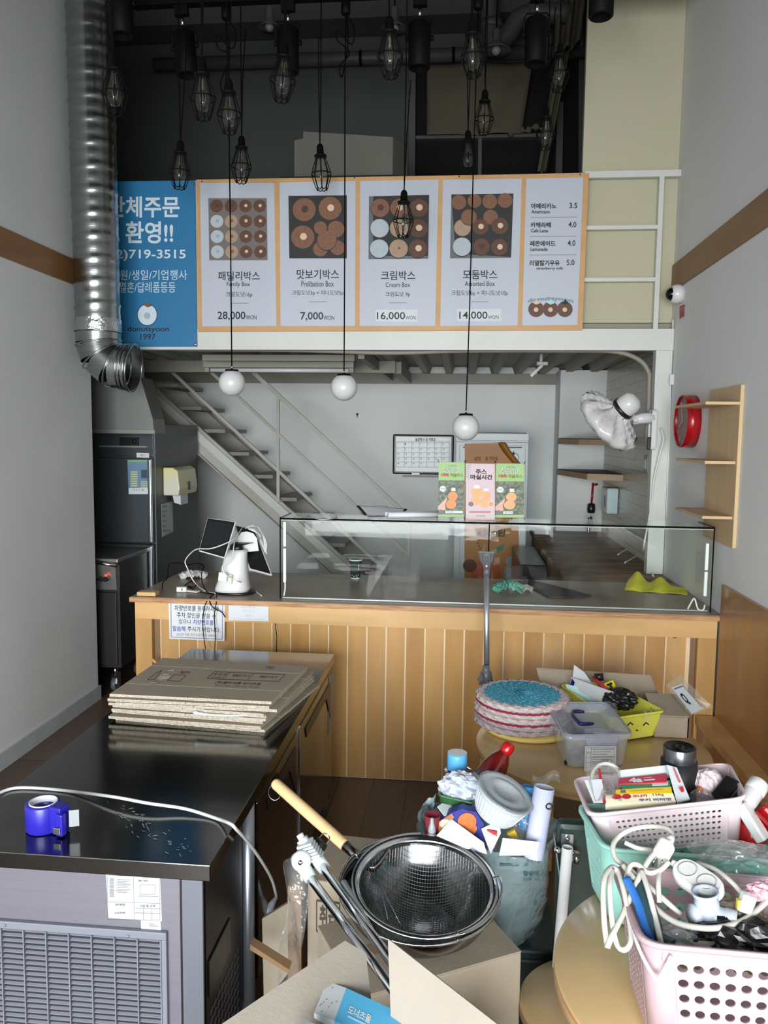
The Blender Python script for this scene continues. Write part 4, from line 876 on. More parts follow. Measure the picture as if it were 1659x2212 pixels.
for px, py in ((1006, 961), (1003, 1040)): MB().box(at(px - 3, py, 'y', yp).x, at(px + 3, py, 'y', yp).x, yp - .003, yp - .001, at(px, py + 5, 'y', yp).z, at(px, py - 3, 'y', yp).z).done('tape', CLEARBAG, t)
# planner whiteboard
yw = YB - .022
t = thing('planner_whiteboard', 'black framed monthly planner whiteboard on the back wall', 'whiteboard', at(913, 1027, 'y', yw))
A_, B_ = at(849, 938, 'y', yw), at(979, 1026, 'y', yw)
MB().box(A_.x, B_.x, yw, yw + .02, B_.z, A_.z, .012).done('frame', BLACKPL, t)
q0, q1 = at(855, 943, 'y', yw - .002), at(973, 1020, 'y', yw - .002); o = MB().box(q0.x, q1.x, yw - .002, yw, q1.z, q0.z).done('panel', mat('whiteboard_surface', (206, 212, 212), .3), t)
a = Art(planeY(yw - .0022)); a.text('월중행사 및 계획표', 897, 946, 941, 953, INK, .02)
gx = [857 + i * 16.3 for i in range(8)]; gy = [956, 967, 977.5, 988, 998, 1009]
for x_ in gx: a.line(x_, 954, x_ - .5, 1009, .6, GREYINK)
for y_ in gy + [953.5]: a.line(857, y_, 971, y_ + .3, .6, GREYINK)
n_ = 0
for j in range(5):
    for i in range(7):
        n_ += 1
        if 1 < n_ < 33: a.text(str(n_ - 1), gx[i] + 1.5, gy[j] + 1.2, gx[i] + (3.4 if n_ < 11 else 5.4), gy[j] + 4.8, INK)
a.done('calendar_print', o)
pt_ = at(870, 1027, 'y', yw - .02), at(975, 1028, 'y', yw - .02); MB().box(pt_[0].x, pt_[1].x, yw - .03, yw + .01, pt_[0].z - .012, pt_[0].z).done('pen_tray', BLACKPL, t)
c = at(898, 1024, 'y', yw - .02); MB().box(c.x - .035, c.x + .035, yw - .028, yw - .01, c.z - .005, c.z + .012).done('eraser', WHITEPL, t)
t = thing('wall_hook', 'tiny metal key hook on the back wall between the globes', 'hook', at(772, 900, 'y', YB - .01)); p = at(772, 895, 'y', YB - .004)
MB().lathe([(0, 0), (.012, 0), (.012, .006), (0, .008)], M.Translation(p) @ M.Rotation(rad(90), 4, 'X'), 14).done('rose', CHROME, t); MB().tube([p + V((0, -.008, 0)), p + V((0, -.015, -.02)), p + V((0, -.01, -.03))], .003, 6).done('hook', BLACKMET, t)
# staircase
ys0, ys1 = 6.22, 6.88
STP = mat('stair_steel_paint', (184, 184, 176), .5, rgb2=(160, 158, 146), vs=2.2)
S0, S1 = at(313, 815, 'y', ys0), at(640, 1110, 'y', ys0); sl = (S1.z - S0.z) / (S1.x - S0.x)
t = thing('staircase', 'white painted steel staircase with open treads and rails climbing left to the mezzanine', 'staircase', (-.9, ys0, 0))
def sx(z, off=0): return S0.x + (z - off - S0.z) / sl
top, hgt = 2.095, .225
for yy, nm in ((ys0, 'near'), (ys1, 'far')):
    pts = [(sx(top), top), (sx(0), 0), (sx(0) - .25, 0), (sx(top, -hgt), top)]
    MB().prism([(x_, yy, z_) for x_, z_ in pts], (0, .008, 0)).done('stringer', STP, t)
    if nm == 'near':
        for off in (0, -hgt + .008):
            P = [(sx(top, off), ys0, top), (sx(.02, off), ys0, .02)]
            MB().beam(V(P[0]) + V((0, -.02, -.0)), V(P[1]) + V((0, -.02, 0)), .045, .008).done('flange', STP, t)
        MB().beam(V((sx(top, -.08), ys0 - .012, top)), V((sx(.02, -.08), ys0 - .012, .02)), .02, .06).done('edge_plate', BEAMW, t)
TR = mat('stair_tread_paint', (136, 134, 126), .6)
trd = [(435, 878), (488, 930), (540, 978), (592, 1025), (642, 1075)]
X5 = at(642, 1075, 'y', ys0 + .02); X1 = at(435, 878, 'y', ys0 + .02); dx, dz = (X5.x - X1.x) / 4, (X5.z - X1.z) / 4
for k in range(-2, 8):
    xx, zz = X1.x + dx * k, X1.z + dz * k
    if zz > .06: MB().box(xx - .18, xx, ys0 + .01, ys1 - .002, zz - .03, zz, .003).done('tread', TR, t)
RW = .024
def railz(p0, p1, nm, w=RW):
    A_, B_ = at(*p0, 'y', ys0 - .02), at(*p1, 'y', ys0 - .02); MB().beam(A_, B_, w * .8, w).done(nm, STP, t); return A_, B_
railz((541, 798), (883, 1117), 'handrail', .032); railz((450, 798), (883, 1199), 'middle_rail'); railz((366, 798), (847, 1246), 'lower_rail')
for px, ya, yb in ((601, 856, 1085), (884, 1117, 1300)):
    A_, B_ = at(px, ya, 'y', ys0 - .022), at(px, yb, 'y', ys0 - .022); MB().box(A_.x - .012, A_.x + .012, ys0 - .034, ys0 - .01, B_.z, A_.z).done('rail_post', STP, t)

# ---------------------------------------------------------------- steel fridge, dispenser, range
KY = 5.25; xk = at(333, 1000, 'y', KY).x; ztk = at(350, 916, 'y', KY).z
DST = mat('dark_steel_panel', (82, 88, 92), .38, .75, var=.08, vs=2); DSTS = mat('dark_steel_side', (92, 94, 95), .45, .6, var=.04, vs=2)
t = thing('steel_fridge', 'tall dark steel commercial fridge in the left kitchen corner', 'fridge', (xk - .35, KY + .45, 0))
MB().box(xk - .75, xk, KY + .02, 6.15, .15, ztk, .004).done('body', DSTS, t)
z1_, z2_ = at(300, 988, 'y', KY).z, at(300, 1173, 'y', KY).z
MB().box(xk - .75, xk - .004, KY, KY + .019, z1_ + .004, ztk - .002, .003).done('control_panel', DST, t)
MB().box(xk - .75, xk - .004, KY - .03, KY + .019, z2_ + .004, z1_ - .004, .006).done('upper_door', DST, t); MB().box(xk - .75, xk - .004, KY - .03, KY + .019, .2, z2_ - .004, .006).done('lower_door', DST, t)
for a_, b_ in ((z1_ - .01, z2_ + .01), (z2_ - .01, .22)): MB().box(xk - .03, xk - .008, KY - .048, KY - .03, b_, a_, .005).done('door_handle', mat('bright_handle', (196, 202, 206), .25, 1), t)
q0, q1 = at(258, 945, 'y', KY - .006), at(303, 964, 'y', KY - .006); o = MB().box(q0.x, q1.x, KY - .008, KY, q1.z, q0.z, .003).done('thermostat', BLACKPL, t)
p = at(291, 953, 'y', KY - .008); MB().lathe([(0, .014), (.012, .014), (.014, 0)], M.Translation(p) @ M.Rotation(rad(90), 4, 'X'), 16).done('dial', BLACKPL, o)
q0, q1 = at(215, 962, 'y', KY - .01), at(317, 967, 'y', KY - .01); MB().box(q0.x, q1.x, KY - .016, KY, q1.z, q0.z).done('ledge', mat('grey_ledge', (150, 152, 150), .4, .6), t)
o = sheet('label', [(295, 978), (322, 979), (322, 989), (295, 988)], KY - .002, PAPER, None, None, parent=t); Art(planeY(KY - .002)).text('냉장고', 303, 981, 314, 986, INK).done('label_print', o)
for xx in (xk - .70, xk - .08): MB().tube([(xx + .02, KY + .1, 0), (xx + .02, KY + .1, .15)], .02, 10).done('leg', STEEL, t); MB().tube([(xx + .02, 6.05, 0), (xx + .02, 6.05, .15)], .02, 10).done('leg', STEEL, t)
t = thing('info_sheet', 'blue and green printed sheet on the steel fridge door', 'poster', at(300, 1068, 'y', KY - .035))
sheet('sheet', [(275, 993), (324, 993), (325, 1068), (278, 1068)], KY - .033, mat('info_blue', (108, 140, 166), .4, var=.1, vs=4), None, None, parent=t)
a = Art(planeY(KY - .033)); a.poly([(276, 994), (324, 994), (324, 997), (276, 998)], GREENP)
for k in range(7): a.rect(282, 1018 + k * 5, 297, 1021 + k * 5, mat('pale_yellow_green_print', (186, 196, 140), .6)); 
for k in range(4): a.rect(304, 1040 + k * 4, 319, 1042 + k * 4, MATS['pale_yellow_green_print'])
a.rect(305, 1015, 318, 1033, mat('navy_print', (52, 74, 96), .5)).poly([(278, 1054), (325, 1054), (325, 1067), (278, 1067)], PAPER).text('안내', 286, 1056, 310, 1061, GREYINK).done('print', t)
DX = lambda px, py: at(px, py, 'x', xk + .002)
# paper towel dispenser on the side of the fridge
t = thing('towel_dispenser', 'yellowed paper towel dispenser on the side of the steel fridge', 'dispenser', DX(365, 1065))
A_, B_ = DX(352, 1010), DX(394, 1062)
g = MB(); y0_, y1_, z0_, z1_ = A_.y, B_.y, B_.z, A_.z
g.prism([(xk + .001, y0_, z0_), (xk + .11, y0_, z0_), (xk + .12, y0_, z0_ + .05), (xk + .105, y0_, z1_ - .02), (xk + .07, y0_, z1_), (xk + .001, y0_, z1_)], (0, y1_ - y0_, 0))
YLP = mat('yellowed_plastic', (226, 218, 136), .35, rgb2=(214, 214, 200), vs=5)
o = g.done('cover', YLP, t, bev=.008)
MB().box(xk + .121, xk + .124, (y0_ + y1_) / 2 - .02, (y0_ + y1_) / 2 + .02, z0_ + .03, z0_ + .09, .001).done('window_slot', BLACKPL, t)
tag(MB().prism([(xk + .03, y0_ + .1, z0_ - .002), (xk + .09, y0_ + .1, z0_ - .002), (xk + .085, y0_ + .12, z0_ - .075), (xk + .035, y0_ + .12, z0_ - .06)], (0, .15, 0)).done('paper_towel', PAPER), 'white paper towel hanging out of the yellowed dispenser', 'paper towel')
t = thing('handwritten_note', 'white handwritten note taped on the side of the steel fridge', 'note', DX(362, 1160))
MB().prism([DX(348, 1089), DX(372, 1083), DX(374, 1148), DX(350, 1160)], (.0015, 0, 0)).done('sheet', mat('note_paper', (176, 180, 182), .8), t)
a = Art(lambda x, y, z: at(x, y, 'x', xk + .0042 + .001 * z))
for k, s_ in enumerate(('오픈준비', '마감청소', '설탕', '밀가루', '우유', '재료 주문')): a.text(s_, 350.5, 1092 + k * 10.5, 350.5 + [10, 12, 7, 9, 6, 18][k], 1096 + k * 10.5, INK)
a.done('writing', t)
# gas range
RY = 4.72
t = thing('gas_range', 'stainless gas range with knobs on castors in the kitchen corner', 'range', (at(262, 1400, 'y', RY).x - .3, RY + .25, 0))
xr = at(257, 1300, 'y', RY).x; zr_ = at(262, 1206, 'y', RY).z; RS = mat('range_steel', (150, 150, 146), .35, .85, var=.08, vs=5); RSD = mat('range_door_steel', (66, 66, 64), .35, .7)
MB().box(xr - .62, xr + .01, RY - .03, RY + .48, zr_ - .025, zr_, .004).done('cook_top', RS, t)
MB().prism([(xr - .62, RY - .02, zr_ - .03), (xr - .62, RY + .02, zr_ - .03), (xr - .62, RY + .02, zr_ - .20), (xr - .62, RY - .005, zr_ - .20)], (.61, 0, 0)).done('control_fascia', RS, t)
MB().box(xr - .62, xr - .002, RY + .021, RY + .47, .16, zr_ - .03).done('body', RSD, t); MB().box(xr - .55, xr - .02, RY, RY + .02, .18, zr_ - .22, .003).done('oven_door', RSD, t)
for i, px in enumerate((207, 221, 231)): p = at(px, 1250, 'y', RY - .02); MB().tube([p, p + V((0, -.03, 0))], .016, 12).done('knob', BLACKPL, t)
p = at(229, 1243, 'y', RY - .03); MB().sphere(p, .009, 10).done('indicator_lamp', mat('red_indicator', (255, 60, 30), .4, em=3), t)
MB().tube([at(195, 1212, 'y', RY - .05), at(252, 1222, 'y', RY - .05)], .012, 10).done('front_rail', CHROME, t)
for xx, yy in ((xr - .06, RY + .06), (xr - .56, RY + .06), (xr - .06, RY + .42)):
    o = MB().tube([(xx - .014, yy, .045), (xx + .014, yy, .045)], .045, 20).done('castor_wheel', DARKGREYPL, t)
    MB().prism([(xx - .02, yy - .025, .05), (xx - .02, yy + .03, .05), (xx - .02, yy + .03, .12), (xx - .02, yy - .01, .12)], (.04, 0, 0)).done('castor_fork', CHROME, o); MB().tube([(xx, yy, .1), (xx, yy, .16)], .018, 10).done('stem', CHROME, o)

# ---------------------------------------------------------------- side worktop by the tiled wall
WT = mat('stained_worktop', (146, 122, 94), .7, rgb2=(84, 66, 48), vs=3.2, st=(1, 3, 1), det=8, spec=.2)
t = thing('side_worktop', 'stained wooden worktop with sink cabinet along the tiled wall', 'worktop', (.85, 5.5, 0))
MB().box(.585, XR - .002, 4.402, 6.79, .826, .86, .003).done('top', WT, t)
MB().box(.60, .62, 4.42, 6.78, 0, .825).done('side_panel', mat('cabinet_brown', (130, 112, 92), .5), t)
MB().box(XR - .05, XR - .01, 4.42, 6.7, 0, .825).done('rear_batten', MATS['cabinet_brown'], t)
t = thing('black_oven', 'black framed appliance standing left of the stained worktop', 'oven', (.50, 5.6, 0))
MB().box(.40, .575, 5.3, 6.2, .1, .80, .006).done('body', mat('oven_black', (34, 36, 38), .3, .4), t)
MB().box(.41, .565, 5.29, 5.299, .2, .72).done('door_glass', mat('oven_glass', (52, 58, 60), .1), t)
for xx in (.43, .54): MB().tube([(xx, 5.27, .3), (xx, 5.27, .68)], .008, 8).done('handle_bar', CHROME, t)
for xx in (.42, .55):
    for yy in (5.34, 6.16): MB().tube([(xx, yy, 0), (xx, yy, .10)], .012, 8).done('foot', BLACKPL, t)
t = thing('tap', 'chrome kitchen tap at the far end of the stained worktop', 'tap', at(1271, 1170, 'y', 6.6)); p = V((at(1271, 1150, 'y', 6.6).x, 6.6, .861))
MB().tube(cr([p, p + V((0, 0, .10)), p + V((0, -.03, .15)), p + V((0, -.10, .14)), p + V((0, -.12, .10))]), .012, 10).done('spout', CHROME, t); MB().tube([p + V((-.03, 0, .06)), p + V((.04, 0, .07))], .01, 8).done('lever', CHROME, t)
for px, py, nm, m_, lab in ((1318, 1150, 'knife_block', CARDDK, 'small brown block beside the chrome tap'), (1340, 1165, 'black_jar', BLACKPL, 'small black jar on the worktop by the tiled wall'), (1287, 1114, 'black_scrubber', BLACKPL, 'dark scrubber on the column ledge under the red spatula')):
    p = at(px, py, 'y', 6.5); tag(MB().lathe([(0, 0), (.03, 0), (.034, .03), (.03, .07), (.02, .08), (0, .08)], M.Translation((p.x, 6.5 if py > 1130 else 6.74, .861 if py > 1130 else p.z)), 12).done(nm, m_), lab, 'jar' if 'jar' in nm else ('block' if 'block' in nm else 'scrubber'))
for i, (A_, B_, Cc) in enumerate((((1335, 1198), (1350, 1188), (1366, 1183)), ((1350, 1215), (1368, 1205), (1392, 1190)))):
    cab('loose_cable', [tz(*A_, .865), tz(*B_, .866), tz(*Cc, .867)], .005, CORDW, ['short white cable end lying on the far part of the worktop', 'longer white cable end lying near the middle of the worktop'][i])
# wall shelves in the corner
SHW = mat('oak_veneer', (168, 142, 112), .5, var=.08, vs=5, st=(.6, 1, 6)); BMAT = mat('black_shelf_mat', (20, 20, 20), .6)
for zz, bx, by, cx_, cy_, lab in ((at(1283, 1030, 'y', 6.05).z, .93, 6.05, 1.174, 5.95, 'lower oak corner shelf with black mat'), (at(1270, 955, 'y', 6.3).z, .90, 6.35, 1.174, 6.1, 'upper oak corner shelf behind the covered fan')):
    t = thing('corner_shelf', lab, 'shelf', (1.0, 6.4, zz - .02), group='oak corner shelves')
    poly = [(.802, 6.797), (bx - .12, 6.797), (bx, by), (cx_, cy_), (1.174, 6.797)]
    poly = [(.79, 6.797), (bx, by), (cx_, cy_), (1.174, 6.797)]
    MB().prism([(x_, y_, zz - .022) for x_, y_ in poly], (0, 0, .044)).done('board', SHW, t)
    MB().prism([(x_ * .96 + .04, y_ * .96 + .262, zz + .0225) for x_, y_ in poly], (0, 0, .004)).done('mat', BMAT, t)
t = thing('soap_dispenser', 'white towel dispenser with pale blue cover on the tiled wall', 'dispenser', (1.12, 6.2, 1.0))
z0_, z1_ = at(1330, 1111, 'y', 6.1).z, at(1330, 1055, 'y', 6.1).z
xl = at(1311, 1080, 'y', 6.1).x; MB().box(xl, XR - .002, 6.1, 6.36, z0_, z1_, .012).done('case', WHITEPL, t)
q = at(1345, 1100, 'y', 6.1).x; MB().box(xl + .01, min(q, XR - .008), 6.094, 6.10, z0_ + .008, z1_ - .01, .002).done('cover', mat('pale_blue_film', (186, 212, 218), .3), t)
MB().box(xl - .003, xl, 6.16, 6.20, z0_ + .05, z0_ + .13).done('slot', BLACKPL, t)
t = thing('spatula', 'red silicone spatula hanging under the lower corner shelf', 'spatula', at(1280, 1108, 'y', 6.75))
MB().tube([at(1281, 1043, 'y', 6.77), at(1279, 1075, 'y', 6.77), at(1277, 1090, 'y', 6.77)], [.008, .010, .007], 8).done('handle', DARKRED, t)
loft(MB(), [[at(1277 + w_ * c_, y_, 'y', 6.77 + .008 * s2) for c_, s2 in ((-1, 0), (0, -1), (1, 0), (0, 1))] for y_, w_ in ((1089, 2), (1096, 4.5), (1104, 5), (1108, 3))]).done('blade', DARKRED, t)
MB().tube([at(1280, 1048, 'y', 6.765), at(1291, 1046, 'y', 6.765)], .009, 8).done('hook_end', DARKRED, t)
# wall fan
t = thing('wall_fan', 'white wall fan wrapped in a wrinkled clear plastic cover beside the post', 'fan', at(1420, 975, 'y', 4.74))
YFn = 4.66
def fy(px, py, y=YFn): return at(px, py, 'y', y)
b0, b1 = fy(1409, 885), fy(1427, 972)
MB().box(b0.x, XR - .098, YFn - .03, YFn + .05, b1.z, b0.z, .02).done('wall_mount', WHITEPL, t)
q = fy(1409, 958); MB().box(b0.x - .02, b0.x + .004, YFn - .02, YFn + .02, q.z - .035, q.z + .035, .006).done('knob_box', BLACKPL, t)
MB().tube([fy(1412, 902), fy(1385, 904), fy(1366, 908)], [.034, .030, .026], 16).done('arm', WHITEPL, t)
MB().lathe([(0, -.004), (.014, -.004), (.014, .004)], M.Translation(fy(1370, 908) + V((0, -.028, 0))) @ M.Rotation(rad(90), 4, 'X'), 12).done('pivot_screw', GREYPL, t)
cc, mc = fy(1312, 911, YFn - .04), fy(1343, 876, YFn - .02)
nb = (mc - cc).normalized(); nb = V((.62, -.42, .60)).normalized()      # towards the motor (back of the fan)
X_, Y_, Z_ = frame_from(nb); MT = M.Translation(cc) @ M((X_, Y_, Z_)).transposed().to_4x4()
MB().lathe([(0, .21), (.03, .208), (.055, .19), (.062, .16), (.062, .10), (.05, .075), (0, .07)], MT, 24).done('motor_housing', WHITEPL, t)
MB().lathe([(.064, .10), (.067, .10), (.067, .125), (.064, .125)], MT, 24).done('motor_ring', BLACKPL, t)
MB().beam(fy(1366, 905), MT @ V((0, 0, .12)), .035, .03, bev=.004).done('neck', WHITEPL, t)
rn = random.Random(9); g = MB(); R_ = .205; RO = []
prof = [(0, -.055), (.08, -.055), (.15, -.045), (.19, -.025), (.205, 0), (.20, .022), (.17, .042), (.13, .056), (.10, .066), (.075, .075), (.06, .09)]
ns = 72
for i, (r_, z_) in enumerate(prof):
    row = []
    for k in range(ns):
        a_ = 2 * PI * k / ns; wr = 0 if i < 3 else .011 * sin(a_ * 11 + i * .8) * (1 - abs(r_ - .13) * 3) + .007 * sin(a_ * 23 + i * 1.7)
        row.append(g.v(MT @ V(((r_ + .6 * wr) * cos(a_), (r_ + .6 * wr) * sin(a_), z_ + wr))) if r_ else None)
    if r_ == 0: row = [g.v(MT @ V((0, 0, z_)))]
    RO.append(row)
for a_, b_ in zip(RO, RO[1:]):
    for k in range(ns):
        if len(a_) == 1: g.f([a_[0], b_[(k + 1) % ns], b_[k]], True)
        else: g.f([a_[k], a_[(k + 1) % ns], b_[(k + 1) % ns], b_[k]], True)
o = g.done('plastic_cover', film('fan_cover_plastic', (222, 222, 220), .86, (.9, .9, .9), .2, bump=.2), t)
gg = MB()
for rr_ in (.06, .10, .14, .18, .197): gg.tube([MT @ V((rr_ * cos(2 * PI * k / 36), rr_ * sin(2 * PI * k / 36), .02 if rr_ < .19 else 0)) for k in range(36)], .0015, 4, closed=True)
for k in range(24): a_ = 2 * PI * k / 24; gg.tube([MT @ V((.04 * cos(a_), .04 * sin(a_), .045)), MT @ V((.195 * cos(a_), .195 * sin(a_), 0))], .0012, 4)
gg.done('fan_guard', WHITEPL, t)
a = Art(lambda x, y, z: MT @ V((x, y, -.056 - .001 * z)))
for cx_ in (-.06, 0, .06): a.disc(cx_, .03, .03, INK, .022).disc(cx_, .03, .026, WHITEPL, .018)
a.done('cover_print', o)
cab('fan_cable', [fy(1428, 925, 4.66), fy(1433, 950, 4.64), fy(1424, 985, 4.66), fy(1412, 1040, 4.68), fy(1408, 1085, 4.7), fy(1400, 1130, 4.7), fy(1390, 1185, 4.72), tz(1393, 1200, .868), tz(1400, 1222, .868), tz(1411, 1244, .868)], .0055, CORDW, 'white fan cable hanging down beside the post to the worktop')
t = thing('wall_switch', 'grey electrical switch box on the tiled wall under the fan', 'switch', at(1407, 1010, 'y', 5.2)); p = at(1407, 1002, 'y', 5.2)
MB().box(XR - .03, XR - .002, 5.10, 5.20, p.z - .055, p.z + .055, .004).done('box', GREYPL, t); MB().box(XR - .034, XR - .0305, 5.12, 5.18, p.z - .03, p.z + .03).done('rocker', WHITEPL, t)

# ---------------------------------------------------------------- right wall: clock, shelf, camera
WX = XR
cy = at(1507, 910, 'x', WX)
t = thing('wall_clock', 'round red drum wall clock on the right wall beside the wooden shelf', 'clock', (WX - .03, cy.y + .035, cy.z - .13))
cc = V((WX - .002, cy.y + .06, cy.z)); MT = M.Translation(cc) @ M.Rotation(rad(-90), 4, 'Y'); R_ = .133
MB().lathe([(0, 0), (R_, 0), (R_, .066), (R_ - .006, .066), (R_ - .006, .050)], MT, 48).done('rim', DARKRED, t)
o = MB().lathe([(R_ - .006, .052), (0, .052)], MT, 48).done('dial', mat('dial_mauve', (150, 118, 122), .4), t)
MB().lathe([(R_ - .007, .0615), (0, .062)], MT, 48).done('glass', GLASS, t)
g = MB(); 
for a_, l_, w_ in ((2.0, .07, .006), (.5, .10, .004)): g.beam(MT @ V((0, 0, .056)), MT @ V((l_ * cos(a_), l_ * sin(a_), .056)), w_, .002, up=(1, 0, 0))
g.done('hands', mat('hand_gold', (196, 180, 150), .4), t)
a = Art(lambda x, y, z: MT @ V((y, x, .0525 + .0002 * z)))
for k in range(12):
    a_ = 2 * PI * k / 12; x_, y_ = .102 * sin(a_), .102 * cos(a_); 
    a.text(str(k or 12), x_ - .009, y_ + .010, x_ + .009, y_ - .010, PAPER)
a.done('numerals', o)
LW = mat('light_oak_board', (196, 168, 128), .5, var=.07, vs=4, st=(2, 3, .6))
tl, tr, bl, br = at(1535, 840, 'x', WX - .014), at(1602, 831, 'x', WX - .014), at(1510, 1165, 'x', WX - .014), at(1580, 1183, 'x', WX - .014)
ya, yb_ = tr.y, tl.y; t = thing('wall_shelf', 'light wooden wall shelf with three empty boards on the right wall', 'shelf', (WX - .08, (ya + yb_) / 2, br.z))
MB().box(WX - .016, WX - .001, ya, yb_, br.z, tr.z).done('back_board', LW, t)
for py in (871, 1000, 1120):
    p = at(1600 if py < 900 else (1592 if py < 1100 else 1586), py, 'x', WX - .014); dpt = .125 if py > 900 else .14
    MB().box(WX - .016 - dpt, WX - .0165, ya + .02 if py > 900 else ya, yb_ + (.06 if py < 1100 else .04), p.z - .006, p.z + .006).done('shelf_board', LW, t)
p = at(1474, 635, 'x', WX)
t = thing('security_camera', 'white dome security camera with black lens on the right wall', 'camera', (WX - .04, p.y, p.z - .05))
MT = M.Translation((WX - .001, p.y, p.z)) @ M.Rotation(rad(-90), 4, 'Y')
MB().lathe([(0, 0), (.05, 0), (.052, .03), (.046, .052), (.04, .058), (0, .058)], MT, 28).done('housing', WHITEPL, t)
MB().sphere(MT @ V((0, 0, .052)), .037, 20).done('dome', mat('black_dome', (8, 8, 9), .06), t)
t = thing('red_sticker', 'small red and white sticker on the right wall under the security camera', 'sticker', at(1474, 690, 'x', WX))
P = [at(1468.5, 662, 'x', WX - .001), at(1479, 657, 'x', WX - .001), at(1478, 686, 'x', WX - .001), at(1468, 692, 'x', WX - .001)]
MB().prism(P, (-.001, 0, 0)).done('sheet', mat('sticker_red', (170, 50, 66), .5), t)
a = Art(lambda x, y, z: at(x, y, 'x', WX - .003 - .001 * z)); a.text('CCTV', 0, 0, 0, 0, PAPER, 0, quad=[(1470, 666), (1477, 662), (1477, 668), (1470, 672)]).poly([(1468, 689), (1478, 683), (1478, 686), (1468, 692)], PAPER).done('print', t)

# ================================================================ steel under-counter fridge on the left
FX0, FX1, FY0, FY1, FZ = -1.176, -.534, 1.627, 3.343, .70
SST = mat('worn_steel_top', (104, 104, 102), .13, 1, var=.10, vs=2.5, st=(1, 3, 1), bump=.02, bs=6)
SSF = mat('brushed_steel_front', (128, 126, 136), .42, .65, var=.04, vs=3, st=(.5, 1, 40))
SSD = mat('dark_brushed_steel', (70, 66, 62), .25, .9, var=.08, vs=2, st=(1, 1, 12))
GRM = mat('grey_grille_plastic', (110, 112, 122), .5)
t = thing('undercounter_fridge', 'long stainless steel under-counter fridge with worktop and louvred front on the left', 'fridge', ((FX0 + FX1) / 2, (FY0 + FY1) / 2, 0))
MB().box(FX0, FX1, FY0, FY1, FZ - .038, FZ, .002).done('worktop', SST, t)
MB().box(FX0 + .02, FX1 - .03, FY0 + .02, FY0 + .04, .10, FZ - .039).done('front_panel', SSF, t)
MB().box(FX0 + .02, FX1 - .032, FY0 + .041, FY1 - .02, .10, FZ - .039).done('body', SSD, t)
MB().box(FX1 - .07, FX1 - .022, FY0 + .012, FY0 + .02, .10, FZ - .040, .001).done('front_edge_strip', mat('grey_edge_strip', (120, 124, 134), .4, .7), t)
MB().box(FX1 - .076, FX1 - .071, FY0 + .016, FY0 + .0195, .10, FZ - .040).done('panel_gap', BLACKPL, t)
YG_ = FY0 + .02
A_, B_ = at(-60, 2003, 'y', YG_), at(360, 2020, 'y', YG_)
gx0, gx1, gz1 = FX0 + .025, at(352, 2028, 'y', YG_).x, at(180, 2012, 'y', YG_).z; gz0 = .14
gr = MB().box(gx0, gx1 + .012, YG_ - .012, YG_, gz1, gz1 + .018, .002).box(gx1, gx1 + .012, YG_ - .012, YG_, gz0, gz1, .002).box(gx0, gx1 + .012, YG_ - .012, YG_, gz0 - .010, gz0, .002)
x_ = gx1; 
while x_ > gx0: gr.box(x_ - .0025, x_, YG_ - .013, YG_ - .002, gz0, gz1); x_ -= .0542
z_ = gz1 - .002
while z_ > gz0 + .01:
    gr.prism([(gx0, YG_ - .002, z_), (gx0, YG_ - .0075, z_ - .0030), (gx0, YG_ - .0075, z_ - .0044), (gx0, YG_ - .002, z_ - .0016)], (gx1 - gx0, 0, 0)); z_ -= .0132
gr.done('louvre_grille', GRM, t)
MB().box(gx0, gx1, YG_ - .0012, YG_ - .0004, gz0, gz1).done('grille_shadow_board', mat('grille_gap_shade', (24, 25, 28), .8), t)  # near-black sheet: shade between the louvre slats put in as colour
for px, py in ((11, 1999), (277, 2022)): MB().sphere(at(px, py, 'y', YG_ - .013), .0035, 10).done('screw', CHROME, t)
o = sheet('rating_label', [(229, 1888), (346, 1893), (350, 1990), (234, 1983)], YG_ - .001, mat('label_paper', (168, 172, 176), .6), None, None, parent=t)
a = Art(planeY(YG_ - .0012, .0004)); a.frame(232, 1892, 345, 1988, .8, GREYINK).line(288, 1893, 290, 1988, .7, GREYINK).line(234, 1948, 347, 1952, .7, GREYINK)
for k in range(9): a.line(252, 1900 + k * 3.4, 282 - (k % 3) * 4, 1901 + k * 3.4, 1, GREYINK)
for k in range(14): a.line(236 + (k % 2), 1897 + k * 3, 246, 1897.4 + k * 3, 1.4, GREYINK)
a.text('주의사항', 306, 1895, 322, 1898, GREYINK).text('주의', 297, 1901, 318, 1905, INK)
a.frame(302, 1912, 335, 1932, .5, GREYINK).line(298, 1936, 342, 1937, .6, GREYINK).text('판매원', 249, 1952, 270, 1957, INK).text('소비전력', 246, 1970, 270, 1975, INK).text('사양 및 규격', 302, 1955, 334, 1960, INK)
for x1_ in (309, 327): a.line(x1_, 1963, x1_ + .6, 1987, .6, GREYINK)
a.line(291, 1962, 347, 1964, .6, GREYINK).line(291, 1972, 347, 1974, .6, GREYINK).done('label_print', o)
o = sheet('serial_label', [(304, 1987), (347, 1990), (348, 2010), (305, 2007)], YG_ - .001, MATS['label_paper'], None, None, parent=t)
a = Art(planeY(YG_ - .0012, .0004)); a.line(322, 1996, 334, 1996.6, 1.2, GREYINK).line(322, 2000, 342, 2001, 1.2, GREYINK).done('label_print', o)
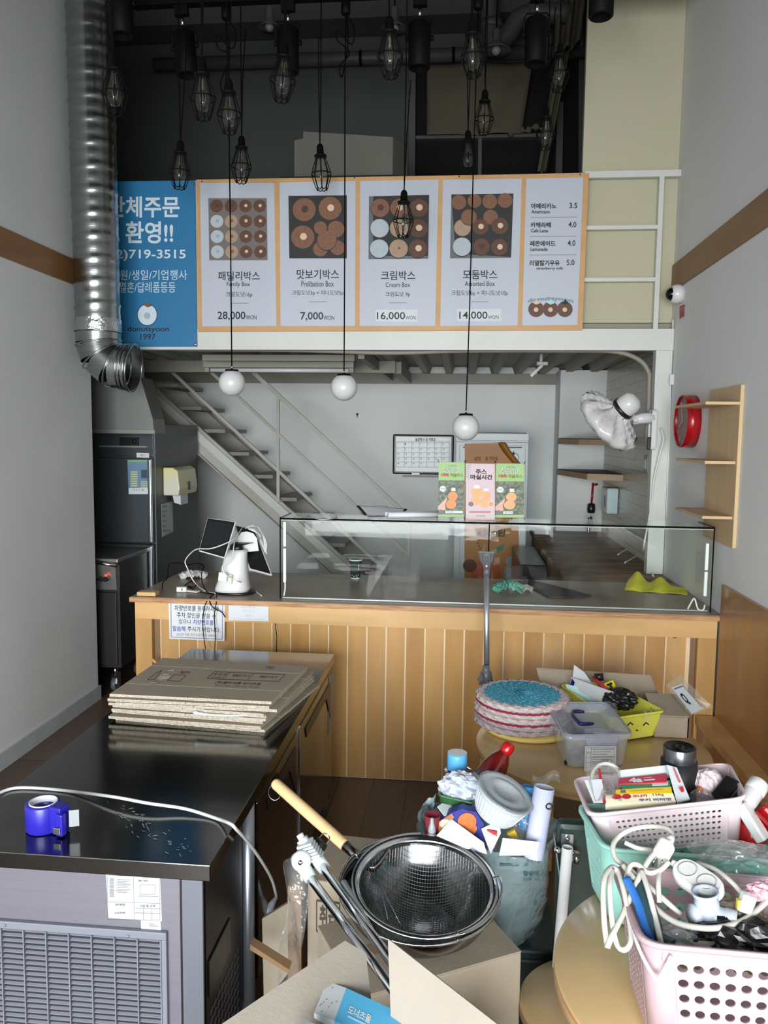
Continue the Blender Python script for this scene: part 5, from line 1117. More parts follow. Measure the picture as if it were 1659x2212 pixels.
# right side: machine bay, vents, leg, doors
XS = FX1 - .032
MB().box(XS, XS + .004, FY0 + .05, 1.97, .10, FZ - .06).done('bay_side_panel', mat('black_side_panel', (30, 30, 31), .4, .6), t)
g = MB().prism([(XS + .005, 1.69, .43), (XS + .005, 1.86, .43), (XS + .005, 1.86, .34), (XS + .005, 1.69, .34)], (.003, 0, 0)); g.done('grip_plate', BLACKPL, t)
g = MB()
for j in range(8):
    for i in range(9): g.beam((XS + .0055, 1.70 + i * .027, .29 - j * .024), (XS + .0055, 1.717 + i * .027, .298 - j * .024), .004, .002, up=(1, 0, 0))
g.done('side_vents', mat('vent_grey', (70, 70, 74), .5), t)
MB().tube([(FX1 - .022, 2.015, .0), (FX1 - .022, 2.015, FZ - .040)], .0185, 16).done('leg', mat('grey_steel_leg', (150, 156, 164), .35, .8), t)
MB().tube([(FX1 - .04, 3.30, .0), (FX1 - .04, 3.30, .1)], .0185, 12).done('leg', MATS['grey_steel_leg'], t); MB().tube([(FX0 + .06, 1.71, .0), (FX0 + .06, 1.71, .1)], .0185, 12).done('leg', MATS['grey_steel_leg'], t)
DRM = mat('mirror_dark_steel', (96, 90, 84), .12, 1, var=.05, vs=2)
ym_ = 2.62
for ya_, yb__ in ((2.06, ym_ - .003), (ym_ + .003, FY1 - .02)):
    o = MB().box(XS, XS + .026, ya_, yb__, .12, FZ - .062, .003).done('door', DRM, t)
    MB().prism([(XS + .0265, ya_ + .10, FZ - .10), (XS + .0265, yb__ - .06, FZ - .10), (XS + .0265, yb__ - .06, FZ - .26), (XS + .0265, yb__ - .16, FZ - .14), (XS + .0265, ya_ + .12, FZ - .14)], (.003, 0, 0)).done('handle_recess', BLACKPL, o)
MB().box(XS + .002, XS + .03, ym_ - .003, ym_ + .003, .12, FZ - .05).done('door_divider', CHROME, t)
MB().box(XS + .01, XS + .025, 2.06, FY1 - .02, FZ - .058, FZ - .040).done('gasket_rail', BLACKPL, t)
P = [at(x_, y_, 'x', XS + .0272) for x_, y_ in ((710, 1462), (721, 1448), (720, 1548), (709, 1590))]
MB().prism(P, (.0006, 0, 0)).done('door_sticker', mat('grey_sticker', (140, 134, 128), .5), t)
a = Art(planeZ(FZ, .0003)); SCR = mat('scuff_marks', (168, 170, 170), .5)
rn = random.Random(12)
for k in range(60):
    u = rn.random(); x_, y_ = 255 + 150 * u + rn.gauss(0, 14), 1748 + 95 * u + rn.gauss(0, 11); d_ = rn.uniform(-.3, 1.2); l_ = rn.uniform(2, 10); a.line(x_, y_, x_ + l_ * cos(d_), y_ + l_ * sin(d_), rn.uniform(.5, 1.6), SCR)
a.done('scuffs', t)
# mains cable and plug
cab_pts = [tz(-25, 1728, FZ + .005), tz(0, 1712, FZ + .005), tz(35, 1702, FZ + .005), tz(90, 1703, FZ + .005), tz(160, 1710, FZ + .006), tz(250, 1722, FZ + .02), tz(320, 1735, FZ + .02), tz(400, 1747, FZ + .012), tz(468, 1768, FZ + .006)]
XC = FX1 + .016
cab_pts += [at(497, 1779, 'x', FX1 + .002), at(512, 1793, 'x', XC), at(538, 1822, 'x', XC), at(566, 1862, 'x', XC), at(587, 1900, 'x', XC), at(598, 1940, 'x', XC)]
t = thing('mains_cable', 'grey mains cable lying across the steel worktop, its plug hanging over the edge', 'cable', cab_pts[7])
MB().tube(cr(cab_pts, 8), .0042, 8).done('cord', CORDG, t)
e = at(598, 1936, 'x', XC); p = at(578, 1968, 'y', e.y - .02)
MB().tube([e, e.lerp(p, .25), e.lerp(p, .3)], [.005, .007, .0075], 10).done('strain_relief', GREYPL, t)
MB().tube(cr([e.lerp(p, .3), e.lerp(p, .75), p + V((-.004, 0, -.002)), p + V((-.012, 0, .0))], 4), [.008, .009, .0105, .012, .0135, .0145, .015, .015, .015, .0145, .0145, .014, .013], 14).done('plug_body', mat('grey_plug', (168, 176, 180), .4), t)
for dz in (.010, -.008): MB().tube([p + V((-.012, 0, dz * .6)), p + V((-.036, 0, dz + .006))], .0024, 8).done('prong', CHROME, t)
# tape dispenser
c = tz(100, 1800, FZ); t = thing('tape_dispenser', 'blue roll of tape in a blue dispenser standing on the steel worktop', 'tape dispenser', c)
BLT = mat('navy_blue_plastic', (38, 32, 150), .3); c = V((tz(96, 1790, FZ).x, tz(96, 1790, FZ).y, FZ + .001)); hh = .058
MB().lathe([(.026, 0), (.036, 0), (.037, .002), (.037, hh - .002), (.036, hh), (.029, hh)], M.Translation(c), 40).done('tape_roll', BLT, t)
MB().lathe([(.029, 0), (.029, hh + .002), (.0265, hh + .002), (.0265, 0)], M.Translation(c), 40).done('core', PAPER, t)
MB().lathe([(.0262, hh - .012), (.025, hh - .013), (.025, .002), (.0262, .002)], M.Translation(c), 36).done('core_liner', BLT, t)
MB().cbox(c + V((.040, -.012, hh * .52)), .034, .030, hh * 1.0, (0, 0, -.25), .003).done('holder', BLT, t)
MB().cbox(c + V((.054, -.030, hh * .45)), .018, .016, hh * .82, (0, 0, -.25), .003).done('holder_wing', BLT, t)
MB().cbox(c + V((.050, -.0405, hh * .27)), .016, .003, .014, (0, 0, -.1), .001).done('cutter', STEEL, t)
MB().cbox(c + V((.078, -.020, hh * .62)), .020, .0012, .036, (0, .0, .35)).done('tape_tail', mat('tape_tail_grey', (140, 146, 148), .3), t)
a = Art(lambda x, y, z: c + V((.0295 * cos(x) * 1.03, .0295 * sin(x) * 1.03, hh + .0022 + .0003 * z)) * 1.0 if False else c + V(((.0268 + .003 * (1 - y)) * cos(-x), (.0268 + .003 * (1 - y)) * sin(-x), hh + .0023 + .0002 * z)))
a.text('SAM SUNG', -2.0, .1, -1.0, .9, BLUEINK).done('print', t)

t.scale = (1.118, 1.118, 1.118)
# flattened boxes: a pile of nine
base = [tz(250, 1556, FZ), tz(572, 1583, FZ), tz(690, 1478, FZ + .01), tz(402, 1452, FZ)]
rn = random.Random(21)
def flatbox(k, z0, corners, lab):
    th = .0098
    c = sum(corners, V()) / 4
    t = thing('flattened_box', lab, 'flattened box', (c.x, c.y, z0), group='flattened cardboard boxes on the steel worktop')
    a_, b_, c_, d_ = corners
    def quad(z, h, sh, m):
        Q = [V((p.x + (c.x - p.x) * sh, p.y + (c.y - p.y) * sh, z)) for p in (a_, b_, c_, d_)]; return MB().prism(Q, (0, 0, h)).done(m, [CARD], t)
    g = MB(); g.mi = 0
    def rim(z, h):
        # wavy, slightly ragged board
        n = 14; P = []
        Q = [V((p.x, p.y, z)) for p in (a_, b_, c_, d_)]
        for i in range(4):
            for j in range(n): q = Q[i].lerp(Q[(i + 1) % 4], j / n); P.append(q + V((rn.uniform(-.0012, .0012), rn.uniform(-.0015, .0015), 0)))
        lo = [g.v(p) for p in P]; hi = [g.v(p + V((0, 0, h))) for p in P]; g.mi = 0; g.f(list(reversed(lo))); g.f(hi); g.mi = 1
        for i in range(len(P)): g.f([lo[i], lo[(i + 1) % len(P)], hi[(i + 1) % len(P)], hi[i]])
        g.mi = 0
    rim(z0 + .0002, .0040); g.done('lower_layer', [CARD, CARDEDGE], t)
    # upper layer: two end flaps and the middle face, with slits between
    for v0, v1, nm in ((0, .26, 'front_flap'), (.268, .76, 'main_face'), (.768, 1, 'rear_flap')):
        g = MB(); L0, L1, R0, R1 = a_.lerp(d_, v0), a_.lerp(d_, v1), b_.lerp(c_, v0), b_.lerp(c_, v1)
        um = .48 + .02 * rn.random()
        parts = [(0, um - .002), (um + .002, 1)] if nm != 'main_face' else [(0, 1)]
        for u0, u1 in parts:
            P = [L0.lerp(R0, u0), L0.lerp(R0, u1), L1.lerp(R1, u1), L1.lerp(R1, u0)]
            lo = [g.v((p.x, p.y, z0 + .0046)) for p in P]; hi = [g.v((p.x, p.y, z0 + .0092)) for p in P]
            g.mi = 0; g.f(list(reversed(lo))); g.f(hi); g.mi = 1
            for i in range(4): g.f([lo[i], lo[(i + 1) % 4], hi[(i + 1) % 4], hi[i]])
        g.done(nm, [CARD, CARDEDGE], t)
    return t
zz = FZ + .0005
labs = ['lowest flattened cardboard box of the pile on the steel worktop', 'second flattened box from the bottom of the pile', 'third flattened box from the bottom, edge jutting left', 'fourth flattened box from the bottom of the pile',
        'middle flattened box of the pile, above the torn white paper', 'sixth flattened box from the bottom of the pile', 'seventh flattened box from the bottom, jutting out at the left', 'flattened box directly under the printed one', 'topmost flattened box with printed panels and tape']
tl_ = None
for k in range(9):
    f_ = k / 8
    tgt = [tz(237, 1502, FZ + .087), tz(586, 1519, FZ + .087), tz(664, 1442, FZ + .087), tz(352, 1424, FZ + .087)]
    jv = V((rn.uniform(-.022, .018), rn.uniform(-.016, .016), 0)) * (0 if k in (0, 8) else 1); cs_ = [b_.lerp(t_, f_) + jv for b_, t_ in zip(base, tgt)]
    cc_ = sum(cs_, V()) / 4; ja = rn.uniform(-.035, .035) * (0 if k in (0, 8) else 1)
    cs_ = [cc_ + V(((p - cc_).x * cos(ja) - (p - cc_).y * sin(ja), (p - cc_).x * sin(ja) + (p - cc_).y * cos(ja), 0)) for p in cs_]
    tl_ = flatbox(k, zz, cs_, labs[k]); zz += .0103
zt_ = zz - .0011
a = Art(lambda px, py, z: at(px, py, 'z', zt_ + .0004 + .0002 * z)); BI = mat('box_print', (70, 62, 54), .8)
def qf(q): 
    for i in range(4): a.line(q[i][0], q[i][1], q[(i + 1) % 4][0], q[(i + 1) % 4][1], 1.2, BI)
qf([(463, 1451), (616, 1457), (602, 1472), (447, 1466)]); a.line(497, 1452, 482, 1468, 1, BI).line(549, 1454, 534, 1470, 1, BI)
a.text('영 업 용', 0, 0, 0, 0, BI, .02, quad=[(464, 1454), (492, 1455), (488, 1459), (460, 1458)]).text('제조원표기', 0, 0, 0, 0, BI, 0, quad=[(458, 1461), (484, 1462), (480, 1466), (454, 1465)])
a.text('찹쌀도너츠 소', 0, 0, 0, 0, BI, .02, quad=[(505, 1456), (542, 1458), (539, 1462), (501, 1461)]).text('찹쌀도너츠 수', 0, 0, 0, 0, BI, .02, quad=[(563, 1459), (602, 1461), (598, 1465), (559, 1464)])
a.text('(주)별미식품 도너츠용', 0, 0, 0, 0, BI, .03, quad=[(468, 1471), (566, 1475), (561, 1481), (462, 1477)]).text('경기도 부천시 도너츠 제조 주문 상담', 0, 0, 0, 0, BI, 0, quad=[(466, 1479), (562, 1483), (559, 1486), (462, 1482)])
qf([(338, 1453), (350, 1448), (333, 1468), (318, 1469)]); qf([(377, 1457), (402, 1459), (388, 1472), (361, 1470)]); a.poly([(347, 1459), (370, 1460), (362, 1468), (338, 1467)], mat('label_grey', (190, 190, 184), .7))
a.text('취급주의', 0, 0, 0, 0, mat('red_box_print', (140, 60, 50), .8), .02, quad=[(392, 1449), (412, 1450), (408, 1456), (387, 1455)]).text('180', 0, 0, 0, 0, BI, 0, quad=[(576, 1438), (594, 1440), (590, 1446), (573, 1444)])
a.done('printing', tl_)
MB().prism([at(x_, y_, 'z', zt_ + .0003) for x_, y_ in ((362, 1446), (378, 1446), (338, 1480), (322, 1478))], (0, 0, .0003)).done('clear_tape', CLEARBAG, tl_)
tag(MB().tube(cr([at(418, 1539, 'y', 2.42), at(445, 1543, 'y', 2.415), at(480, 1545, 'y', 2.415), at(520, 1546, 'y', 2.42), at(538, 1544, 'y', 2.43)]), [.004, .006, .007, .005, .004, .005, .004, .003, .004] + [.003] * 24, 6).done('torn_paper', PAPER), 'torn strip of white paper sticking out of the front of the pile', 'paper')

# ================================================================ floor clutter in the middle
def rbox(c, w, d, h, rz): return M.Translation(V(c)) @ M.Rotation(rz, 4, 'Z')
# closed carton under the strainer
ztc = .545
A_, B_, D_ = at(1127, 2054, 'z', ztc), at(900, 2119, 'z', ztc), at(985, 1912, 'z', ztc)
C_ = B_ + D_ - A_
# square it up
e1 = (B_ - A_); e1.z = 0; e2 = V((-e1.y, e1.x, 0)).normalized() * -1
if e2.y < 0: e2 = -e2
w1 = .38; e1n = e1.normalized(); q = [A_, A_ + e1n * w1, A_ + e1n * w1 + e2 * .25, A_ + e2 * .25]
t = thing('closed_carton', 'closed brown cardboard carton carrying the steel strainer', 'box', (sum(q, V()) / 4) - V((0, 0, ztc)))
g = MB(); g.prism([(p.x, p.y, 0) for p in q], (0, 0, ztc - .004)); g.done('carton', CARD, t, bev=.004)
mid = [q[0].lerp(q[3], .5), q[1].lerp(q[2], .5)]
for s_, (p0, p1, p2, p3) in enumerate(((q[0], q[1], mid[1], mid[0]), (mid[0], mid[1], q[2], q[3]))):
    P = [p.lerp((p0 + p1 + p2 + p3) / 4, .006) for p in (p0, p1, p2, p3)]; MB().prism([(p.x, p.y, ztc - .0035) for p in P], (0, 0, .0035)).done('top_flap', CARD, t)
P = [q[0].lerp(q[3], .43), q[1].lerp(q[2], .43), q[1].lerp(q[2], .57), q[0].lerp(q[3], .57)]
MB().prism([(p.x, p.y, ztc + .0004) for p in P], (0, 0, .0004)).done('packing_tape', mat('brown_tape', (150, 124, 92), .3), t)
# taller carton on its left with plastic film
t = thing('tall_carton', 'brown cardboard carton with black stencil left of the strainer', 'box', (-.30, 1.98, 0))
c4 = [at(700, 1935, 'z', .5), at(790, 1990, 'z', .5)]
P = [V((-.37, 1.90, 0)), V((-.12, 1.88, 0)), V((-.10, 2.12, 0)), V((-.35, 2.14, 0))]
MB().prism(P, (0, 0, .52)).done('carton', CARD, t, bev=.004)
a = Art(lambda px, py, z: at(px, py, 'y', 1.772 - .001 * z)); 
fn4 = quadfn((-.37, 1.90, .52), (-.12, 1.88, .52), (-.12, 1.88, 0), (-.37, 1.90, 0), .001)
a = Art(fn4); a.frame(.10, .10, .34, .26, .012, BI).text('취급', .13, .12, .31, .24, BI, .03).done('stencil', t)
t = thing('film_wrapped_sheets', 'brown board sheets wrapped in clear film standing beside the fridge', 'board', (-.38, 1.98, 0))
g = MB(); g.prism([(-.42, 1.90, 0), (-.385, 1.90, 0), (-.385, 2.10, 0), (-.42, 2.11, 0)], (0, 0, .50)); g.done('boards', CARDDK, t)
MB().grid(lambda u, v_: V((-.425 + .05 * u + .012 * sin(7 * u + 9 * v_), 1.862 + .03 * sin(3 * u) + .015 * sin(11 * v_ + 4 * u), .02 + .56 * v_)), 14, 20).done('clear_film', CLEARBAG, t, solid=.0008)
t = thing('folded_carton', 'grey corrugated sheet leaning beside the fridge leg', 'box', (-.42, 1.62, 0))
MB().prism([at(566, 1985, 'y', 2.02), at(640, 1940, 'y', 2.04), at(632, 2090, 'y', 2.0), at(570, 2170, 'y', 1.98)], (0, .012, 0)).done('sheet', CARD, t)
MB().prism([at(540, 2040, 'y', 1.86), at(625, 2095, 'y', 1.72), at(622, 2103, 'y', 1.72), at(540, 2052, 'y', 1.86)], (0, .03, 0)).done('flap', CARDDK, t)

# steel basin and strainer
cc = V((at(905, 1915, 'z', .66).x, at(905, 1915, 'z', .66).y, .66))
R_ = 172 / F * (cc - EYE).dot(CF); tilt = M.Rotation(rad(7), 4, 'X') @ M.Rotation(rad(2), 4, 'Y')
POL = mat('polished_steel', (128, 130, 132), .14, 1, var=.04, vs=3)
t = thing('steel_basin', 'shiny stainless steel basin standing on the closed carton', 'basin', V((cc.x, cc.y, ztc)))
MT = M.Translation(cc) @ tilt
MB().lathe([(R_, 0), (R_ + .003, .003), (R_ + .001, .005), (R_ - .006, .002), (R_ - .012, -.005), (R_ * .86, -.045), (R_ * .62, -.085), (R_ * .45, -.098), (0, -.10), (0, -.102), (R_ * .46, -.100), (R_ * .64, -.087), (R_ * .88, -.045), (R_ - .01, -.006)], MT, 64).done('bowl', POL, t)
MB().tube([MT @ V(((R_ + .001) * cos(2 * PI * k / 64), (R_ + .001) * sin(2 * PI * k / 64), .003)) for k in range(64)], .0035, 8, closed=True).done('rolled_rim', CHROME, t)
cs2 = MT @ V((.012, -.004, .012)); R2 = R_ * .86; MT2 = M.Translation(cs2) @ tilt @ M.Rotation(rad(3), 4, 'X')
t = thing('strainer', 'round wire mesh strainer with long wooden handle resting in the steel basin', 'strainer', cs2)
MB().lathe([(R2 + .010, .004), (R2 + .009, .008), (R2 - .004, .004), (R2 - .010, -.010), (R2 - .012, -.010), (R2 - .006, .002), (R2 + .008, .004)], MT2, 64).done('rim', CHROME, t)
D2 = .105
def dome(x, y):
    rr_ = (x * x + y * y) / ((R2 - .008) ** 2); return -D2 * (1 - rr_) ** .75 - .008 if rr_ < 1 else -.008
g = MB(); nW = 46
for k in range(-nW // 2 + 1, nW // 2):
    o_ = k / (nW / 2) * (R2 - .010); L_ = math.sqrt(max(0, (R2 - .009) ** 2 - o_ * o_)); nn = 22
    for sw in (0, 1):
        pts = []
        for i in range(nn + 1):
            s_ = -L_ + 2 * L_ * i / nn; x_, y_ = (s_, o_) if sw else (o_, s_); pts.append(MT2 @ V((x_, y_, dome(x_, y_) + (.0004 if sw else -.0004))))
        g.tube(pts, .00062, 4, caps=False)
g.done('wire_mesh', mat('mesh_wire', (150, 152, 154), .3, 1), t)
hx = at(775, 1862, 'z', cs2.z + .01)
hdl0 = MT2 @ V((R2 * cos(rad(146)), R2 * sin(rad(146)), .004)); hA = at(745, 1826, 'y', hdl0.y + .03); hB = at(592, 1690, 'y', hA.y + .16)
hd0 = at(795, 1868, 'y', hdl0.y)
g = MB(); g.tube(cr([MT2 @ V((R2 * cos(rad(122)), R2 * sin(rad(122)), .0)), hd0 + V((.02, 0, 0)), hd0, hd0.lerp(hA, .5)], 6), [.003, .004, .005, .006, .007, .008, .009, .0095, .01, .0105, .0105, .0105, .0105, .0105, .0105, .0105, .011, .011, .011], 10)
g.tube(cr([MT2 @ V((R2 * cos(rad(168)), R2 * sin(rad(168)), .0)), hd0 + V((-.002, -.01, 0)), hd0.lerp(hA, .3)], 6), [.003, .004, .005, .006, .007, .008, .009, .0095, .01, .01, .01, .01, .01], 10)
g.tube([hd0.lerp(hA, .2), hA], .0125, 14); g.done('ferrule', mat('ferrule_steel', (140, 136, 132), .2, 1), t)
o = MB().tube([hA, hA.lerp(hB, .02), hA.lerp(hB, .5), hA.lerp(hB, .96), hA.lerp(hB, .99), hB], [.0125, .0135, .0145, .0140, .012, .007], 18).done('handle', mat('beech_handle', (222, 190, 140), .5, var=.06, vs=6), t)
MB().tube([hB + V((.004 + .016 * sin(2 * PI * k / 20), -.012, -.022 - .02 * cos(2 * PI * k / 20))) for k in range(20)], .0008, 5, closed=True).done('hanging_ring', CHROME, o)
q0_, q1_ = rad(-62), rad(12); pts = [MT2 @ V(((R2 + .016) * cos(a_), (R2 + .016) * sin(a_), .012 + 0 * a_)) for a_ in [q0_ + (q1_ - q0_) * i / 16 for i in range(17)]]
g = MB(); g.tube([MT2 @ V(((R2) * cos(q0_), (R2) * sin(q0_), .004))] + pts + [MT2 @ V(((R2) * cos(q1_), (R2) * sin(q1_), .004))], .0026, 8); g.done('rest_hook', CHROME, t)
for k in range(2):
    A_ = MT2 @ V((-R2 * .72, R2 * (.35 - .1 * k), -.03)); B_ = MT2 @ V((-R2 * (.45 - .25 * k), -R2 * (.35 + .1 * k), -.085)); MB().tube([A_, B_], .0012, 5).done('brace_wire', CHROME, t)

# folding pole pair
t = thing('folding_poles', 'pair of folded chrome poles with grey plastic hinge leaning into the open carton', 'pole', at(665, 1870, 'y', 1.46))
def pole(a0, ya_, b0, yb__, r, m, nm, mid=None):
    A_, B_ = at(*a0, 'y', ya_), at(*b0, 'y', yb__); MB().tube([A_, B_], r, 14).done(nm, m, t); return A_, B_
pA = pole((668, 1893), 1.46, (925, 2240), 1.06, .0085, CHROME, 'pole'); pB = pole((695, 1868), 1.48, (962, 2240), 1.08, .0085, CHROME, 'pole')
pole((742, 1905), 1.42, (842, 2080), 1.25, .0055, mat('pale_blue_grey_plastic', (178, 192, 200), .35), 'pale_inner_rod'); pole((833, 2062), 1.28, (975, 2250), 1.08, .0075, mat('grey_sleeve', (140, 148, 152), .4), 'grey_sleeve')
LGP = mat('light_grey_plastic', (196, 204, 206), .4)
u = (at(668, 1893, 'y', 1.46) - at(638, 1843, 'y', 1.49)).normalized()
MB().tube([at(640, 1850, 'y', 1.49), at(655, 1872, 'y', 1.47), at(672, 1899, 'y', 1.455)], [.013, .0135, .0125], 14).done('socket_sleeve', LGP, t)
MB().tube([at(676, 1842, 'y', 1.50), at(690, 1862, 'y', 1.485), at(703, 1880, 'y', 1.475)], [.013, .0135, .0125], 14).done('socket_sleeve', LGP, t)
p = at(652, 1858, 'y', 1.47); MT = M.Translation(p) @ M.Rotation(rad(80), 4, 'X')
MB().lathe([(0, -.012), (.018, -.012), (.019, 0), (.018, .012), (0, .012)], MT, 24).done('hinge_disc', LGP, t); MB().lathe([(0, .012), (.005, .012), (.005, .015), (0, .016)], MT, 12).done('hinge_bolt', CHROME, t)
g = MB(); 
for k in range(6): A_ = at(657 + k * 4.5, 1822 + k * 6, 'y', 1.49); g.beam(A_ + V((-.012, 0, -.005)), A_ + V((.016, 0, .006)), .026, .0045)
g.tube([at(652, 1812, 'y', 1.5), at(680, 1852, 'y', 1.49)], .0125, 10); g.done('ribbed_grip', LGP, t); MB().tube([at(647, 1802, 'y', 1.505), at(656, 1818, 'y', 1.50)], .0075, 12).done('push_button', LGP, t)
MB().tube([at(678, 1822, 'y', 1.52), at(694, 1838, 'y', 1.51)], .016, 16).done('black_roller', BLACKPL, t)
# wire loop near the handle
tag(MB().tube(cr([at(685, 1815, 'y', 1.53), at(700, 1800, 'y', 1.56), at(712, 1810, 'y', 1.56), at(700, 1830, 'y', 1.53)]), .0012, 5).done('wire_loop', CHROME), 'thin wire loop between the poles and the strainer handle', 'wire')

# open carton in the foreground
CF_ = mat('pale_cardboard', (150, 142, 131), .85, var=.04, vs=7, bump=.05, bs=120)
t = thing('open_carton', 'open cardboard carton with raised flaps in the foreground', 'box', (-.05, 1.05, 0))
def panel(px, ys, th, nm, m=CF_, mend=CARDEDGE):
    P, n = flat4(px, ys); n = n * th
    g = MB(); lo = [g.v(p) for p in P]; hi = [g.v(p + n) for p in P]; g.mi = 0; g.f(lo); g.f(list(reversed(hi))); g.mi = 1
    for i in range(len(P)): g.f([lo[i], lo[(i + 1) % len(P)], hi[(i + 1) % len(P)], hi[i]])
    return g.done(nm, [m, mend], t)
panel([(455, 2228), (745, 2032), (790, 2058), (810, 2228)], [1.02, 1.22, 1.22, 1.10], .006, 'left_flap')
panel([(838, 2028), (1090, 2225), (845, 2225)], [1.16, 1.02, 1.08], .006, 'right_flap')
b = [(-.33, .98, 0), (.14, .98, 0), (.14, 1.24, 0), (-.33, 1.24, 0)]
for (p0, p1), nm in zip(((b[0], b[1]), (b[1], b[2]), (b[2], b[3]), (b[3], b[0])), ('near_side', 'right_side', 'far_side', 'left_side')):
    p0, p1 = V(p0), V(p1); n = (p1 - p0).cross(V((0, 0, 1))).normalized() * .005; MB().prism([p0, p1, p1 + V((0, 0, .60)), p0 + V((0, 0, .60))], n).done(nm, CF_, t)
MB().box(-.33, .14, .98, 1.24, .001, .006).done('bottom', CF_, t)
SKY = mat('sky_blue_card', (88, 178, 220), .4)
P = [at(706, 2119, 'y', 1.16), at(748, 2134, 'y', 1.15), at(905, 2222, 'y', 1.06)]
t = thing('donut_box', 'sky blue and white snack box lying in the open carton', 'snack box', at(760, 2180, 'y', 1.12))
A_, B_ = at(682, 2183, 'y', 1.09), at(706, 2119, 'y', 1.15); e_ = at(826, 2160, 'y', 1.13); g_ = at(960, 2226, 'y', 1.07)
L0, L1 = at(722, 2205, 'y', 1.075), at(748, 2134, 'y', 1.14)
F0, F1 = at(884, 2262, 'y', 1.02), at(938, 2222, 'y', 1.075)
F0 = L0 + F1 - L1; A_ = L0 + B_ - L1
dn = V((0, .02, -.07))
g = MB(); g.prism([A_, L0, L1, B_], dn); g.done('white_end', mat('white_card', (196, 200, 204), .5), t)
g = MB(); g.prism([L0, F0, F1, L1], dn); o = g.done('blue_sleeve', SKY, t)
a = Art(quadfn(L1, F1, F0, L0, -.0012) if False else quadfn(L1, F1, F0, L0, .001)); a.z = 0
nrm = (F1 - L1).cross(L0 - L1).normalized()
sg = -1 if nrm.dot(EYE - L1) > 0 else 1
def fnb(x, y, z, a_=L1, b_=F1, c_=F0, d_=L0): return (a_ * (1 - x) + b_ * x) * (1 - y) + (d_ * (1 - x) + c_ * x) * y + nrm * (-sg) * (.0008 + .0005 * z)
a = Art(fnb); a.text('도너츠올', .10, .42, .36, .66, PAPER, .03).rect(.12, .70, .32, .76, mat('pale_blue_print', (170, 214, 236), .5)).done('lettering', o)
def fnw(x, y, z): return (B_ * (1 - x) + L1 * x) * (1 - y) + (A_ * (1 - x) + L0 * x) * y + nrm * (-sg) * (.0008 + .0005 * z)
a = Art(fnw); rn = random.Random(3)
for k in range(9): x_, y_ = rn.random() * .8 + .1, rn.random() * .8 + .1; a.line(x_, y_, x_ + .06, y_ + .06 * rn.uniform(-1, 1), .02, GREYINK)
a.done('pattern', t)
P = [at(660, 2205, 'y', 1.05), at(715, 2222, 'y', 1.03), at(730, 2262, 'y', 1.0), at(645, 2255, 'y', 1.0)]
tag(MB().prism(P, (0, .01, -.05)).done('white_box', MATS['white_card']), 'corner of a small white box at the bottom edge beside the sky blue box', 'box')

# ================================================================ rubbish bag pile
BX, BYc, BR = .085, 1.96, .165
t = thing('teal_storage_box', 'dark teal crate under the white rubbish bag', 'crate', (BX + .04, 1.95, 0))
g = MB(); g.box(.02, .26, 1.93, 2.14, .002, .33, .01); g.done('tub', mat('dark_teal_plastic', (28, 48, 50), .5), t); MB().box(.01, .27, 1.92, 2.15, .33, .36, .008).done('lid', mat('dark_teal_lid', (34, 60, 62), .45), t)
t = thing('rubbish_bag', 'translucent white rubbish bag stuffed with packaging and cups', 'rubbish bag', (BX, BYc, .361))
rn = random.Random(15)
prof = [(.02, .361), (.105, .363), (.125, .385), (.142, .44), (.158, .50), (.168, .56), (.178, .61), (.192, .655), (.186, .662), (.166, .618)]
g = MB(); rows = []
for i, (r_, z_) in enumerate(prof):
    row = []
    for k in range(56):
        a_ = 2 * PI * k / 56; wv = .010 * sin(a_ * 5 + i * .9) + .007 * sin(a_ * 13 + i * 1.6)
        row.append(g.v((BX + (r_ + wv * (i > 0)) * cos(a_) * .92, BYc + (r_ + wv * (i > 0)) * sin(a_) * .72, z_ + .012 * sin(a_ * 3 + 1) * (i > 5))))
    rows.append(row)
for a_, b_ in zip(rows, rows[1:]):
    for k in range(56): g.f([a_[k], a_[(k + 1) % 56], b_[(k + 1) % 56], b_[k]], True)
g.f(list(reversed(rows[0])))
bag = g.done('bag_film', BAGW, t)
from mathutils.bvhtree import BVHTree
bvh = BVHTree.FromPolygons([v.co + bag.parent.location for v in bag.data.vertices], [tuple(p.vertices) for p in bag.data.polygons])
def surf(px, py, off=0):   # point on the bag's front side
    d = ray(px, py).normalized(); h_ = bvh.ray_cast(EYE, d)
    return (h_[0] if h_[0] is not None else at(px, py, 'y', BYc - .12)) - d * (.003 + off)
a = Art(lambda px, py, z: surf(px, py, .0004 * z))
a.text('이 봉투를', 1138, 1853, 1166, 1864, mat('bag_print', (84, 110, 116), .6)).rect(1080, 1866, 1140, 1871, MATS['bag_print']).text('종량제', 1130, 1882, 1164, 1893, MATS['bag_print'], .04).text('본인책임처리', 1131, 1896, 1166, 1904, MATS['bag_print']).text('영등', 1149, 1942, 1160, 1954, MATS['bag_print'])
a.done('print', bag)
MB().grid(lambda u, v_: surf(918 + 24 * u + 40 * v_ * u, 1735 + 60 * v_ - 30 * u * (1 - v_), -.04) + V((-.02 * sin(PI * v_), -.02 * sin(PI * u), .01 * sin(5 * u))), 8, 8).done('bag_ear', BAGW, t, solid=.001)
MB().grid(lambda u, v_: at(1195 + 10 * u + 22 * v_, 1800 + 30 * u * (1 - v_) + 170 * v_, 'y', 1.80 - .02 * sin(6 * u)) , 8, 8).done('bag_ear', BAGW, t, solid=.001)
def ypt(px, py, y=1.9): return at(px, py, 'y', y)
